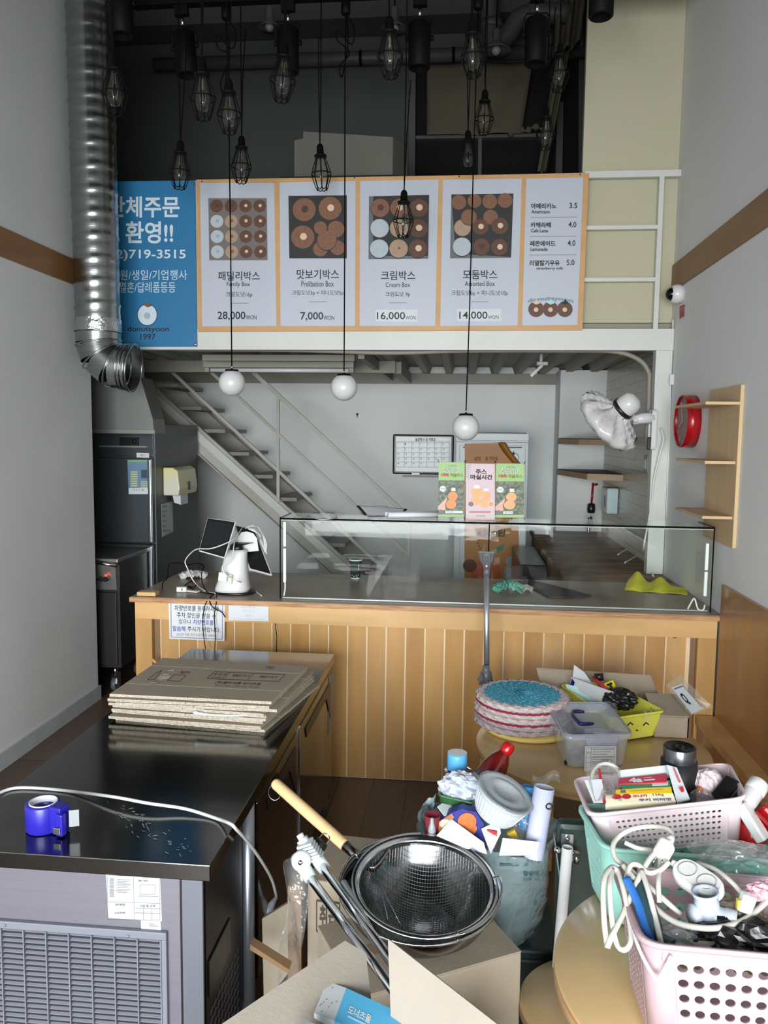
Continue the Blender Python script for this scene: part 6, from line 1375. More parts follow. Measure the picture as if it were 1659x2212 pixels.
# foam bowl with lid
c = ypt(1090, 1716, 1.84); MT = M.Translation(c) @ M.Rotation(rad(10), 4, 'X') @ M.Rotation(rad(24), 4, 'Y')
t = thing('foam_bowl', 'white foam takeaway bowl with clear lid lying on the rubbish bag', 'bowl', c)
MB().lathe([(0, -.062), (.045, -.062), (.05, -.058), (.062, -.015), (.066, -.002), (.070, 0), (.070, .004), (.064, .004), (.060, -.01), (.046, -.055), (0, -.056)], MT, 48).done('bowl', mat('foam_white', (200, 206, 210), .6), t)
MB().lathe([(.071, .003), (.072, .008), (.064, .010), (.060, .006), (.048, .006), (.046, .009), (.030, .009), (.028, .006), (0, .006)], MT, 48).done('lid', film('pet_lid', (150, 160, 166), .45, (.95, .95, .95), .15, bump=.2), t)
g = MB()
for k in range(40): a_ = 2 * PI * k / 40; g.beam(MT @ V((.0655 * cos(a_), .0655 * sin(a_), -.008)), MT @ V((.053 * cos(a_), .053 * sin(a_), -.05)), .002, .0016)
g.done('ribs', MATS['foam_white'], t)
# green tray, crumpled paper
c = ypt(985, 1722, 1.92); MT = M.Translation(c) @ M.Rotation(rad(-12), 4, 'X') @ M.Rotation(rad(10), 4, 'Y')
t = thing('green_tray', 'dark green plastic tub under the crumpled paper', 'tub', c)
def rr(w, d, z, r=.012, n=5): 
    out = []
    for cx_, cy_, s_ in ((w - r, d - r, 0), (-w + r, d - r, 1), (-w + r, -d + r, 2), (w - r, -d + r, 3)):
        for k in range(n + 1): a_ = PI / 2 * (s_ + k / n); out.append(V((cx_ + r * cos(a_), cy_ + r * sin(a_), z)))
    return out
GT = mat('green_tub_plastic', (52, 98, 56), .35)
loft(MB(), [[MT @ p for p in rr(w_, d_, z_)] for w_, d_, z_ in ((.034, .026, -.035), (.042, .034, .0), (.046, .038, .001), (.046, .038, .005), (.041, .033, .005), (.033, .025, -.032))]).done('tub', GT, t)
def ball(name, c, rx, ry, rz, m, lab, cat, seed, amp=.22, n=18, parent=None):
    rn = random.Random(seed); ph = [rn.random() * 6.28 for _ in range(9)]; g = MB(); rows = []
    for i in range(n + 1):
        th = PI * i / n
        row = []
        for k in range(n * 2):
            a_ = PI * k / n; d_ = V((sin(th) * cos(a_), sin(th) * sin(a_), cos(th)))
            w = 1 + amp * (abs(sin(5 * d_.x + ph[0] + 3 * d_.y)) + abs(sin(6 * d_.y + ph[1] - 4 * d_.z)) + abs(sin(7 * d_.z + ph[2] + 3 * d_.x)) - 1.5) + amp * .5 * sin(13 * d_.x + ph[3]) * sin(11 * d_.y + ph[4])
            row.append(V((c[0] + rx * d_.x * w, c[1] + ry * d_.y * w, c[2] + rz * d_.z * w)))
        rows.append([g.v(row[0])] if i in (0, n) else [g.v(p) for p in row])
    for a_, b_ in zip(rows, rows[1:]):
        for k in range(n * 2):
            k2 = (k + 1) % (n * 2)
            if len(a_) == 1: g.f([a_[0], b_[k], b_[k2]], False)
            elif len(b_) == 1: g.f([a_[k], b_[0], a_[k2]], False)
            else: g.f([a_[k], b_[k], b_[k2], a_[k2]], False)
    o = g.done(name, m, parent); return tag(o, lab, cat) if lab else o
NEWS = mat('printed_paper', (160, 172, 188), .7, rgb2=(198, 204, 210), vs=60)
ball('crumpled_paper', ypt(1000, 1700, 1.93), .052, .035, .032, NEWS, 'crumpled pale printed paper lying on the green tub', 'paper', 31, .20)
ball('crumpled_film', ypt(1125, 1788, 1.88), .022, .02, .028, CLEARBAG, 'small ball of crumpled clear film right of the red label', 'film', 33, .2, 12)
# folded white papers
def foldp(name, px, ys, lab, m=PAPER, cat='paper'):
    P, n = flat4(px, ys); n = n * .0015
    return tag(MB().prism(P, n).done(name, m), lab, cat)
foldp('white_card_piece', [(943, 1805), (975, 1769), (1045, 1820), (1052, 1845), (1000, 1830)], [1.80, 1.84, 1.80, 1.78, 1.78], 'folded white card sticking up at the front left of the bag')
foldp('white_card_piece', [(1078, 1848), (1086, 1810), (1166, 1819), (1158, 1848)], [1.775, 1.80, 1.80, 1.775], 'white card strip standing at the front right edge of the bag')
foldp('white_card_piece', [(1008, 1735), (1030, 1728), (1082, 1770), (1070, 1795), (1045, 1770)], [1.90, 1.92, 1.90, 1.89, 1.88], 'white folded paper under the foam bowl')
foldp('white_card_piece', [(945, 1742), (955, 1735), (1000, 1745), (995, 1758), (960, 1762)], [1.86, 1.88, 1.90, 1.86, 1.84], 'white paper below the green tub')
foldp('white_card_piece', [(1040, 1790), (1078, 1772), (1082, 1800), (1060, 1845)], [1.83, 1.86, 1.85, 1.80], 'plain white flap behind the red label')
# snack box with biscuit print
t = thing('biscuit_box', 'blue biscuit box with orange biscuit picture and red corner in the rubbish bag', 'box', ypt(1010, 1800, 1.83))
NV = mat('navy_card', (40, 44, 130), .45)
f0 = [(947, 1775), (975, 1756), (1000, 1747), (1012, 1752), (1028, 1754), (1045, 1780), (1056, 1838), (1010, 1825)]
MB().prism([at(x_, y_, 'y', 1.84) for x_, y_ in f0], (0, .03, 0)).done('carton', NV, t)
a = Art(planeY(1.838)); BIS = mat('biscuit_print', (196, 104, 48), .5, var=.2, vs=90)
a.poly([(948, 1775), (976, 1757), (981, 1765), (955, 1800), (947, 1800)], mat('brown_snack_print', (172, 104, 60), .5, var=.2, vs=60)).disc(962, 1780, 12, mat('cream_snack_print', (226, 220, 178), .6), 10).disc(1009, 1774, 20, BIS, 18, 24).disc(1020, 1790, 10, BIS, 12)
a.done('picture', t)
o = MB().prism([at(x_, y_, 'y', 1.832) for x_, y_ in ((1052, 1792), (1074, 1797), (1070, 1832), (1050, 1828))], (0, .004, 0)).done('red_label', mat('label_red', (176, 30, 46), .45), t)
a = Art(planeY(1.832)); a.text('신', 0, 0, 0, 0, PAPER, .02, quad=[(1055, 1800), (1071, 1804), (1067, 1827), (1053, 1824)]).done('lettering', t)
# small red cup with bulb
t = thing('red_can', 'dark red paper cup holding a small bulb at the left of the bag', 'cup', ypt(932, 1780, 1.84)); c = ypt(934, 1795, 1.85)
MB().lathe([(0, -.02), (.016, -.02), (.0205, .042), (.019, .042), (.015, -.018), (0, -.018)], M.Translation(c), 24).done('cup', mat('dark_red_card', (120, 34, 48), .45), t)
c2 = ypt(933, 1785, 1.825); MB().lathe([(0, .022), (.004, .02), (.005, .008), (.008, .0), (.010, -.012), (.006, -.02), (0, -.022)], M.Translation(c2), 14).done('small_bulb', GREYPL, t)
# bottles
c = ypt(987, 1668, 2.02); t = thing('water_bottle', 'smoky tumbler with sky blue lid standing behind the crumpled paper', 'bottle', c - V((0, 0, .14)))
r_ = 20 / F * 2.2
MB().lathe([(0, -.14), (r_ * .95, -.14), (r_, -.13), (r_, .0), (r_ * .95, .012), (r_ * .9, .012), (r_ * .9, -.12), (0, -.12)], M.Translation(c), 28).done('body', film('smoky_plastic', (60, 52, 60), .6, (.6, .55, .6), .1), t)
MB().lathe([(r_ * 1.0, .010), (r_ * 1.02, .014), (r_ * 1.02, .048), (r_ * .98, .052), (0, .053)], M.Translation(c), 28).done('lid', mat('sky_blue_plastic', (84, 160, 212), .3), t)
MB().lathe([(r_ * .99, .0535), (0, .054)], M.Translation(c), 28).done('lid_disc', PAPER, t)
MB().tube(cr([c + V((r_, -.01, .02)), c + V((r_ + .012, -.012, .01)), c + V((r_ + .010, -.012, -.02)), c + V((r_, -.01, -.03))]), .003, 6).done('latch', CHROME, t); MB().tube([c + V((-r_ - .004, -.005, .005)), c + V((-r_ + .001, -.005, .01))], .006, 8).done('latch_boss', GREYPL, t)
c = ypt(1068, 1660, 1.99); ax3 = (ypt(1092, 1618, 1.99) - ypt(1045, 1690, 1.97)).normalized(); X_, Y_, Z_ = frame_from(ax3); MT = M.Translation(c) @ M((X_, Y_, Z_)).transposed().to_4x4()
t = thing('syrup_bottle', 'dark red bottle with bright red cap leaning out of the rubbish bag', 'bottle', c)
MB().lathe([(0, -.09), (.030, -.09), (.036, -.08), (.037, -.03), (.034, .0), (.026, .028), (.016, .045), (.012, .052), (0, .052)], MT, 28).done('body', mat('dark_red_syrup', (84, 16, 14), .12, coat=.5), t)
MB().lathe([(.0375, -.085), (.038, -.08), (.0385, -.045), (.0376, -.035)], MT, 28).done('label', PAPER, t)
MB().lathe([(0, .045), (.014, .045), (.0165, .055), (.0165, .068), (.012, .076), (0, .078)], MT, 24).done('cap', DARKRED, t)
# tubes
def roll(name, a0, ya_, b0, yb__, r, m, lab, inner=None):
    A_, B_ = at(*a0, 'y', ya_), at(*b0, 'y', yb__); t = thing(name, lab, 'paper roll', B_); ax3 = (A_ - B_); L_ = ax3.length; X_, Y_, Z_ = frame_from(ax3); MT = M.Translation(B_) @ M((X_, Y_, Z_)).transposed().to_4x4()
    MB().lathe([(r, 0), (r, L_), (r - .0015, L_), (r - .0015, 0)], MT, 28).done('outer_sheet', m, t)
    g = MB(); g.tube([MT @ V(((r * .86 - .0007 * k) * cos(k * .35), (r * .86 - .0007 * k) * sin(k * .35), L_ - .004)) for k in range(34)], .0009, 4)
    g.lathe([(r * .8, 0), (r * .8, L_ - .006), (r * .74, L_ - .006), (r * .74, 0)], MT, 24); g.lathe([(r * .6, L_ - .03), (0, L_ - .03)], MT, 24); g.done('inner_turns', inner or mat('cream_paper', (206, 208, 200), .7), t); return t, MT, L_
LAV = mat('lavender_paper', (190, 196, 222), .5)
t, MT, L_ = roll('rolled_poster', (1176, 1700), 1.86, (1152, 1850), 1.84, .0245, LAV, 'rolled lavender poster with a black ring mark standing in the rubbish bag')
MB().tube([MT @ V((0, 0, L_ - .035)) + V((.014 + .007 * cos(2 * PI * k / 20), -.0245, .0065 * sin(2 * PI * k / 20))) for k in range(20)], .0018, 6, closed=True).done('ring_mark', BLACKPL, t)
t, MT, L_ = roll('blue_roll', (1143, 1698), 1.92, (1135, 1790), 1.90, .019, mat('blue_sheet', (60, 140, 200), .4), 'blue rolled sheet behind the lavender poster roll')
tag(MB().prism([at(x_, y_, 'y', 1.85) for x_, y_ in ((1095, 1802), (1112, 1793), (1120, 1810), (1108, 1812))], (0, .01, 0)).done('yellow_wrapper', mat('yellow_wrap', (226, 196, 60), .4)), 'small yellow wrapper in the rubbish bag', 'wrapper')
tag(MB().grid(lambda u, v_: at(1150 + 60 * u, 1672 + 22 * v_ + 8 * sin(6 * u), 'y', 1.93 + .02 * sin(4 * v_)), 10, 6).done('clear_wrapper', CLEARBAG, None, solid=.0008), 'piece of clear film above the rolled lavender poster', 'film')
# dark green folding table with white leg
t = thing('folding_table', 'dark green folding table standing on edge with a white tubular leg', 'folding table', (.31, 1.80, 0))
DG = mat('dark_green_plastic', (26, 46, 40), .35)
x0_, x1_, zt2 = at(1205, 1800, 'y', 1.80).x, at(1262, 1800, 'y', 1.80).x + .05, at(1225, 1779, 'y', 1.80).z
MB().box(x0_, x1_, 1.80, 1.84, .02, zt2, .014).done('table_top', DG, t)
A_, B_ = at(1225, 1833, 'y', 1.765), at(1212, 2010, 'y', 1.765)
A_2, B_2 = at(1226, 1830, 'y', 1.765), at(1213, 1985, 'y', 1.765); B_2 = A_2 + (B_2 - A_2) * ((A_2.z - .012) / (A_2.z - B_2.z)); B_2.y += .0
MB().lathe([(.0125, 0), (.0125, (B_2 - A_2).length), (.0105, (B_2 - A_2).length), (.0105, 0)], M.Translation(B_2) @ M(frame_from(A_2 - B_2)).transposed().to_4x4(), 24).done('leg', WHITEPL, t)
MB().prism([at(1213, 1801, 'y', 1.792), at(1239, 1803, 'y', 1.792), at(1237, 1860, 'y', 1.792), at(1211, 1858, 'y', 1.792)], (0, .008, 0)).done('hinge_bracket', STEEL, t)
MB().tube([at(1202, 1836, 'y', 1.775), at(1252, 1841, 'y', 1.775)], .004, 10).done('hinge_pin', CHROME, t); MB().sphere(at(1204, 1836, 'y', 1.77), .008, 10).done('wing_nut', CHROME, t); MB().tube([at(1246, 1846, 'y', 1.775), at(1245, 1864, 'y', 1.775)], .006, 10).done('wing_nut', CHROME, t)
p = at(1226, 1811, 'y', 1.79); MB().sphere(p, .006, 10).done('rivet', CHROME, t)
# metal pole with clamp standing on the counter front
t = thing('mop_pole', 'grey aluminium telescopic pole with dark grey plastic ends leaning on the counter', 'pole', at(1050, 1480, 'y', 3.25))
A_, B_ = at(1051, 1225, 'y', 3.50), at(1051, 1440, 'y', 3.36)
B2_ = A_ + (B_ - A_) * 1.0
MB().tube([A_, B2_], .0125, 16).done('pole', mat('anodised_aluminium', (196, 202, 210), .35, .85), t)
MB().tube([at(1051, 1243, 'y', 3.49), at(1052, 1226, 'y', 3.5)], .0155, 14).done('collar', DARKGREYPL, t)
g = MB(); Yh = 3.50
loft(g, [[at(1051 + sx_ * w_, y_, 'y', Yh + sy_) for sx_, sy_ in ((-1, -.016), (1, -.016), (1, .016), (-1, .016))] for y_, w_ in ((1228, 6.5), (1222, 7.5), (1212, 14), (1200, 17), (1192, 18))])
o = g.done('head_fitting', DARKGREYPL, t)
g = MB(); 
for k in range(-2, 3): g.beam(at(1051 + k * 5, 1212, 'y', Yh - .019), at(1051 + k * 7, 1191, 'y', Yh - .019), .003, .003)
g.beam(at(1034, 1192, 'y', Yh - .018), at(1068, 1194, 'y', Yh - .018), .006, .006); g.done('cage_ribs', BLACKPL, o)
MB().sphere(at(1051, 1223, 'y', Yh - .018), .005, 10).done('rivet', PAPER, o)
C1 = at(1051, 1438, 'y', 3.36); 
loft(MB(), [[at(1050 + sx_ * w_, y_, 'y', 3.33 + sy_) for sx_, sy_ in ((-1, -.02), (1, -.02), (1, .02), (-1, .02))] for y_, w_ in ((1437, 7), (1447, 8), (1452, 12), (1478, 16), (1480, 10))]).done('foot_fitting', DARKGREYPL, t)
MB().prism([at(x_, y_, 'y', 3.30) for x_, y_ in ((1031, 1470), (1042, 1455), (1044, 1468), (1038, 1474))], (0, .02, 0)).done('side_lever', DARKGREYPL, t)
MB().tube([at(1051, 1476, 'y', 3.32), V((at(1051, 1478, 'y', 3.25).x, 3.20, .012))], .0125, 12).done('lower_pole', MATS['anodised_aluminium'], t)

# ================================================================ round tables and what stands on them
def round_table(cx, cy, z, r, lab, legs):
    t = thing('round_table', lab, 'table', (cx, cy, 0))
    MB().lathe([(0, z - .001), (r - .003, z - .001), (r, z - .004)], M.Translation((cx, cy, 0)), 96).done('table_top', PLYTOP, t)
    g = MB(); g.lathe([(r, z - .004), (r + .0004, z - .027), (r - .003, z - .030), (0, z - .030)], M.Translation((cx, cy, 0)), 96); g.done('edge', PLYEDGE, t)
    for a_ in legs:
        g = MB(); d_ = V((cos(a_), sin(a_), 0)); c = V((cx, cy, 0))
        g.prism([c + d_ * r * .80 + V((0, 0, z - .031)), c + d_ * .02 + V((0, 0, z - .031)), c + d_ * .02 + V((0, 0, z - .10)), c + d_ * r * .66 + V((0, 0, z - .10)), c + d_ * r * .66, c + d_ * r * .80], V((-sin(a_), cos(a_), 0)) * .022)
        g.done('leg', PLY, t)
    return t
T1 = (.46, 2.70, .60, .39); T2 = (.535, 1.365, .70, .35)
round_table(*T1, 'round plywood table in front of the counter carrying cushions and containers', [rad(200), rad(262), rad(20), rad(110)])
round_table(*T2, 'round plywood table at the lower right carrying the plastic baskets', [rad(185), rad(275), rad(5), rad(95)])
zs = .43; cs = at(1300, 2230, 'z', zs)
t = thing('round_stool', 'round plywood stool under the near table, its seat edge showing at left', 'stool', (cs.x, cs.y, 0))
rs = .165; c = V((at(1122, 2160, 'z', zs).x + rs, at(1122, 2160, 'z', zs).y, 0))
MB().lathe([(0, zs), (rs - .003, zs), (rs, zs - .003)], M.Translation(c), 64).done('seat', PLYTOP, t); MB().lathe([(rs, zs - .003), (rs, zs - .024), (rs - .003, zs - .027), (0, zs - .027)], M.Translation(c), 64).done('seat_edge', PLYEDGE, t)
for k in range(3): a_ = rad(210 + 120 * k); MB().beam(c + V((cos(a_) * .10, sin(a_) * .10, zs - .028)), c + V((cos(a_) * .14, sin(a_) * .14, .0)), .03, .03).done('leg', PLY, t)
t['label'] = 'low round plywood stool with pale seat under the near table'

# cushions
def cushion(cx, cy, z, r, h, mc, mb_, lab, seed):
    rn = random.Random(seed); t = thing('crochet_cushion', lab, 'cushion', (cx, cy, z), (0, 0, rn.random()), group='round crocheted cushions')
    ns = 88
    def rows(prof, name, m):
        g = MB(); R = []
        for i, (r_, z_) in enumerate(prof):
            row = []
            for k in range(ns):
                a_ = 2 * PI * (k + (i % 2) * .5) / ns; b = .0035 * sin(2 * PI * k / 4 + i * 1.9); row.append(g.v((cx + (r_ + b * .6) * cos(a_), cy + (r_ + b * .6) * sin(a_), z + z_ + b)))
            R.append(row)
        for a_, b_ in zip(R, R[1:]):
            for k in range(ns): g.f([a_[k], a_[(k + 1) % ns], b_[(k + 1) % ns], b_[k]], True)
        if prof[-1][0] < .02: g.f(R[-1])
        return g.done(name, m, t)
    ri = r * .82
    rows([(ri + .004, h * .78)] + [(ri - ri * j / 15, h * (.86 + .10 * (j / 15)) + (.0015 if j % 2 else -.0010)) for j in range(15)] + [(.006, h * .96)], 'centre', mc)
    rows([(r * .80, .002), (r * .96, .002), (r, h * .28), (r * 1.005, h * .42), (r * .985, h * .50), (r * 1.0, h * .60), (r * .975, h * .78), (r * .93, h * .88), (r * .87, h * .94), (ri - .003, h * .84)], 'border', mb_)
    return t
YARNW = mat('cream_pink_yarn', (222, 206, 206), .9, var=.10, vs=90, bump=.5, bs=250); YARNB = mat('turquoise_yarn', (92, 186, 216), .9, var=.16, vs=110, bump=.5, bs=250)
YARNR = mat('crimson_yarn', (160, 36, 60), .9, var=.1, vs=90); YARNP = mat('mauve_yarn', (196, 180, 184), .9, var=.12, vs=90, bump=.5, bs=250)
cx, cy = at(1128, 1560, 'z', .62).x, at(1128, 1560, 'z', .62).y; rc = 101 / F * (at(1128, 1515, 'z', .70) - EYE).dot(CF)
MB_ = MB().lathe([(0, .601), (rc * .90, .601), (rc * .96, .606), (rc * .97, .614), (rc * .92, .620), (0, .621)], M.Translation((cx + .02, cy, 0)), 64)
tag(MB_.done('round_pad', mat('yellow_pad', (232, 208, 120), .6)), 'pale yellow round pad at the bottom of the cushion pile', 'cushion')
zc_ = .622
for i, (mc, mb_, lab) in enumerate(((YARNP, YARNP, 'lowest mauve crocheted cushion, on the yellow pad'), (YARNR, YARNP, 'second crocheted cushion from the bottom with mauve border'), (YARNR, YARNW, 'middle crocheted cushion with a crimson line and cream border'), (YARNR, YARNW, 'crocheted cushion directly under the turquoise one'), (YARNB, YARNW, 'topmost crocheted cushion with turquoise centre and cream border'))):
    hh_ = .0215; cu_ = cushion(cx + (-.006, .008, -.004, .006, -.002)[i], cy + (.004, -.004, .003, 0, .002)[i], zc_, rc * (1.0 if i < 4 else .99), hh_ + .003, mc, mb_, lab, i + 40); zc_ += hh_ - .0005
    if i in (1, 3): MB().tube([(cx + rc * .985 * cos(2 * PI * k / 96), cy + rc * .985 * sin(2 * PI * k / 96), zc_ - .001 + .002 * (k % 2)) for k in range(96)], .0032, 6, closed=True).done('crimson_edging', YARNR, cu_)

# ---------------------------------------------------------------- baskets
def perf(g, P, nu, nv, mu, mb_, mt_, hr=.32, skip=None):
    a_, b_, c_, d_ = P                              # lower left, lower right, upper right, upper left
    f = lambda u, v_: (a_ * (1 - u) + b_ * u) * (1 - v_) + (d_ * (1 - u) + c_ * u) * v_
    q = lambda u0, u1, v0, v1: g.poly([f(u0, v0), f(u1, v0), f(u1, v1), f(u0, v1)])
    q(0, 1, 0, mb_); q(0, 1, 1 - mt_, 1); q(0, mu, mb_, 1 - mt_); q(1 - mu, 1, mb_, 1 - mt_)
    su, sv = (1 - 2 * mu) / nu, (1 - mb_ - mt_) / nv
    W_ = (b_ - a_).length * su; H_ = (d_ - a_).length * sv; rad_ = hr * min(W_, H_)
    for i in range(nu):
        for j in range(nv):
            u0, v0 = mu + i * su, mb_ + j * sv; cu, cv = u0 + su / 2, v0 + sv / 2
            if skip and skip(i, j): q(u0, u0 + su, v0, v0 + sv); continue
            O = [(1, 0), (1, 1), (0, 1), (-1, 1), (-1, 0), (-1, -1), (0, -1), (1, -1)]
            ou = [g.v(f(cu + x * su / 2, cv + y * sv / 2)) for x, y in O]; hn = []
            for k in range(16): an = 2 * PI * k / 16; hn.append(g.v(f(cu + rad_ / W_ * su * cos(an), cv + rad_ / H_ * sv * sin(an))))
            for k in range(8):
                g.f([ou[k], ou[(k + 1) % 8], hn[(2 * k + 2) % 16], hn[2 * k + 1], hn[2 * k]])
def basket(name, lab, rim, h, down, shrink, m, sides, rr_=.03, lip=.008, th=.0025, rimh=.006):
    """rim: 4 top corners in order near-left, near-right, far-right, far-left; down: unit vector to the base"""
    c = sum(rim, V()) / 4; down = V(down).normalized()
    bot = [p + (c - p) * shrink + down * h for p in rim]
    t = thing(name, lab, 'basket', sum(bot, V()) / 4)
    g = MB()
    for i in range(4):
        p, q = rim[i], rim[(i + 1) % 4]; pb_, qb = bot[i], bot[(i + 1) % 4]; e = (q - p).normalized(); eb = (qb - pb_).normalized()
        s_ = sides[i]
        P = [pb_ + eb * rr_, qb - eb * rr_, q - e * rr_, p + e * rr_]
        if s_: perf(g, P, *s_)
        else: g.poly(P)
    def corner(i, Q, k, n=6):
        p = Q[i]; e0 = (Q[i - 1] - p).normalized(); e1_ = (Q[(i + 1) % 4] - p).normalized(); s_ = k / n
        A_, B_ = p + e0 * rr_, p + e1_ * rr_; return (A_ * (1 - s_) + p * s_) * (1 - s_) + (p * (1 - s_) + B_ * s_) * s_
    for i in range(4):
        for k in range(6): g.poly([corner(i, bot, k), corner(i, bot, k + 1), corner(i, rim, k + 1), corner(i, rim, k)], True)
    outb = [corner(i, bot, k) for i in range(4) for k in range(7)]; g.poly(outb)
    g.done('shell', m, t, solid=th, weld=True)
    out = [corner(i, rim, k) for i in range(4) for k in range(7)]; n = len(out)
    g = MB(); r1_, r2_, r3_ = [], [], []
    for p in out: d_ = (p - c); d_ -= down * d_.dot(down); d_.normalize(); r1_.append(p - down * .001); r2_.append(p + d_ * lip - down * .001); r3_.append(p + d_ * lip + down * rimh)
    R = [[g.v(p) for p in r_] for r_ in (r1_, r2_, r3_)]
    for A_, B_ in zip(R, R[1:]):
        for k in range(n): g.f([A_[k], A_[(k + 1) % n], B_[(k + 1) % n], B_[k]], True)
    g.done('rim', m, t, solid=.002, weld=True)
    return t, bot
# near pink basket
zr1 = .893
nl, fl = at(1392, 2036, 'z', zr1), at(1330, 1872, 'z', zr1); nl.x += .0
nr = V((nl.x + .37, nl.y - .012, zr1)); fr = V((fl.x + .40, fl.y - .012, zr1))
tP, botP = basket('plastic_basket', 'largest pale pink perforated basket at the lower right corner, full of cables', [nl, nr, fr, fl], .185, (0, 0, -1), .13, PINK, [(12, 6, .02, .05, .13, .34), (9, 6, .04, .05, .13, .32), (12, 6, .02, .05, .13, .34), (9, 6, .10, .05, .35, .26)], .035)
# wire handle on it
p0, p1, p2 = at(1357, 1992, 'y', nl.y + .06), at(1420, 2118, 'y', nl.y - .012), at(1449, 2066, 'y', nl.y - .012)
MB().tube(cr([at(1362, 1985, 'y', nl.y + .08), at(1375, 2035, 'y', nl.y + .03), at(1396, 2082, 'y', nl.y + .0), at(1419, 2117, 'y', nl.y - .012), at(1423, 2114, 'y', nl.y - .012), at(1440, 2085, 'y', nl.y - .010), at(1450, 2064, 'y', nl.y - .008)], 4), .0028, 8).done('wire_handle', mat('white_coated_wire', (226, 224, 230), .35), tP)
p = at(1449, 2068, 'y', nl.y + .0); MB().cbox(p + V((0, .002, 0)), .026, .008, .016, (0, 0, 0), .002).done('handle_lug', PINK, tP)
# mint basket
zr2 = .862
ml, mf = at(1309, 1832, 'z', zr2), at(1251, 1737, 'z', zr2); mr = V((ml.x + .34, ml.y - .01, zr2)); mfr = V((mf.x + .37, mf.y - .01, zr2))
tM, botM = basket('plastic_basket', 'mint green plastic basket between the two pale pink ones', [ml, mr, mfr, mf], .158, (0, 0, -1), .12, MINT, [(12, 5, .05, .06, .25, .28), (9, 5, .05, .06, .2, .28), (12, 5, .05, .06, .2, .28), (9, 5, .10, .06, .30, .16)], .035)
# tilted pink basket standing in the mint one
ul, ur = at(1277, 1759, 'y', mf.y - .09), at(1608, 1722, 'y', mf.y - .10)
uf, ufr = at(1243, 1682, 'y', mf.y + .10), at(1570, 1650, 'y', mf.y + .09)
ax_d = (ur - ul).normalized(); dn = V((-ax_d.z * -1 * 0 + ax_d.z, 0.06, -1)).normalized(); dn = V((ax_d.z, .05, -ax_d.x)).normalized()
tU, botU = basket('plastic_basket', 'tilted pale pink perforated basket stacked in the mint basket', [ul, ur, ufr, uf], .098, dn, .10, mat('lilac_pink_plastic', (226, 206, 212), .38), [(19, 6, .055, .07, .18, .31), (9, 6, .06, .07, .18, .31), (19, 6, .055, .07, .18, .31), (9, 6, .06, .07, .18, .31)], .028, .007)
def U(u, v_, w=0):   # a point inside the tilted basket: u left to right, v near to far, w up from the rim
    p = (ul * (1 - u) + ur * u) * (1 - v_) + (uf * (1 - u) + ufr * u) * v_; return p - dn * w
# ---- contents of the tilted basket
t = thing('cookie_packs', 'clear bag with red, green and yellow snack boxes lying in the tilted basket', 'snack bag', U(.4, .5, -.02))
def bar(name, px, ys, m, thick=.02):
    P, n = flat4(px, ys); n = n * thick
    if n.y < 0: n = -n
    return MB().prism(P, n).done(name, m, t), P
yn = ul.y + .02
WC = mat('white_card', (196, 200, 204), .5)
bar('white_box', [(1338, 1664), (1448, 1652), (1455, 1672), (1340, 1684)], [yn + .09, yn + .09, yn + .075, yn + .075], WC)
o, P = bar('crimson_box', [(1333, 1682), (1440, 1671), (1440, 1689), (1338, 1693)], [yn + .07, yn + .07, yn + .05, yn + .05], mat('crimson_card', (196, 60, 84), .4))
a = Art(quadfn(*P)); a.text('4a', .22, .15, .50, .95, PAPER, .06).line(.52, .35, .70, .33, .06, PAPER).line(.53, .7, .76, .66, .2, PAPER).done('print', o)
bar('green_box', [(1340, 1694), (1448, 1685), (1448, 1699), (1344, 1704)], [yn + .05, yn + .05, yn + .035, yn + .035], mat('green_card', (70, 130, 90), .4))
bar('white_tag', [(1408, 1690), (1443, 1687), (1443, 1695), (1409, 1697)], [yn + .046, yn + .046, yn + .036, yn + .036], WC, .004)
o, P = bar('yellow_box', [(1330, 1706), (1450, 1699), (1452, 1713), (1330, 1716)], [yn + .033, yn + .033, yn + .02, yn + .02], mat('yellow_card', (240, 200, 50), .4))
a = Art(quadfn(*P)); a.rect(.09, .25, .18, .8, GREYINK).line(.25, .5, .85, .45, .14, mat('ochre_print', (214, 160, 30), .5)).done('print', o)
o, P = bar('biscuit_packet', [(1308, 1718), (1453, 1712), (1460, 1731), (1308, 1735)], [yn + .018, yn + .018, yn, yn], mat('cream_card', (240, 232, 200), .4))
a = Art(quadfn(*P)); a.disc(.17, .3, .07, REDINK, .3).disc(.31, .3, .07, REDINK, .3).text('모나카', .40, .1, .62, .45, REDINK, .03).text('156g', .70, .05, .86, .42, INK).text('쿠키 버터맛', .48, .62, .95, .95, BLUEINK, .03).done('print', o)
bar('white_end', [(1440, 1652), (1462, 1658), (1490, 1725), (1462, 1733)], [yn + .07, yn + .06, yn + .01, yn], WC, .006)
a = Art(quadfn(at(1448, 1656, 'y', yn + .058), at(1466, 1662, 'y', yn + .05), at(1484, 1712, 'y', yn + .004), at(1465, 1716, 'y', yn + .004)))
a.text('NAKBIAIB', 0, 0, 0, 0, REDINK, .04, quad=[(.55, .0), (.75, .58), (.45, .60), (.25, .02)]).poly([(.3, .78), (.8, .74), (.75, .95), (.4, .97)], REDINK).done('print', t)
bar('white_flap', [(1262, 1685), (1300, 1683), (1308, 1733), (1282, 1733)], [yn + .05, yn + .05, yn + .005, yn + .005], WC, .003)
bar('red_stripe', [(1292, 1660), (1297, 1660), (1309, 1734), (1303, 1734)], [yn + .085, yn + .085, yn - .002, yn - .002], REDINK, .002)
MB().grid(lambda u, v_: at(1262 + 78 * u + 4 * v_ + 20 * v_ * (1 - u), 1660 + 72 * v_ - 6 * sin(PI * u), 'y', yn + .095 - .10 * v_ - .012 * sin(9 * u + 4 * v_)), 14, 12).done('clear_bag', CLEARBAG, t, solid=.0006)
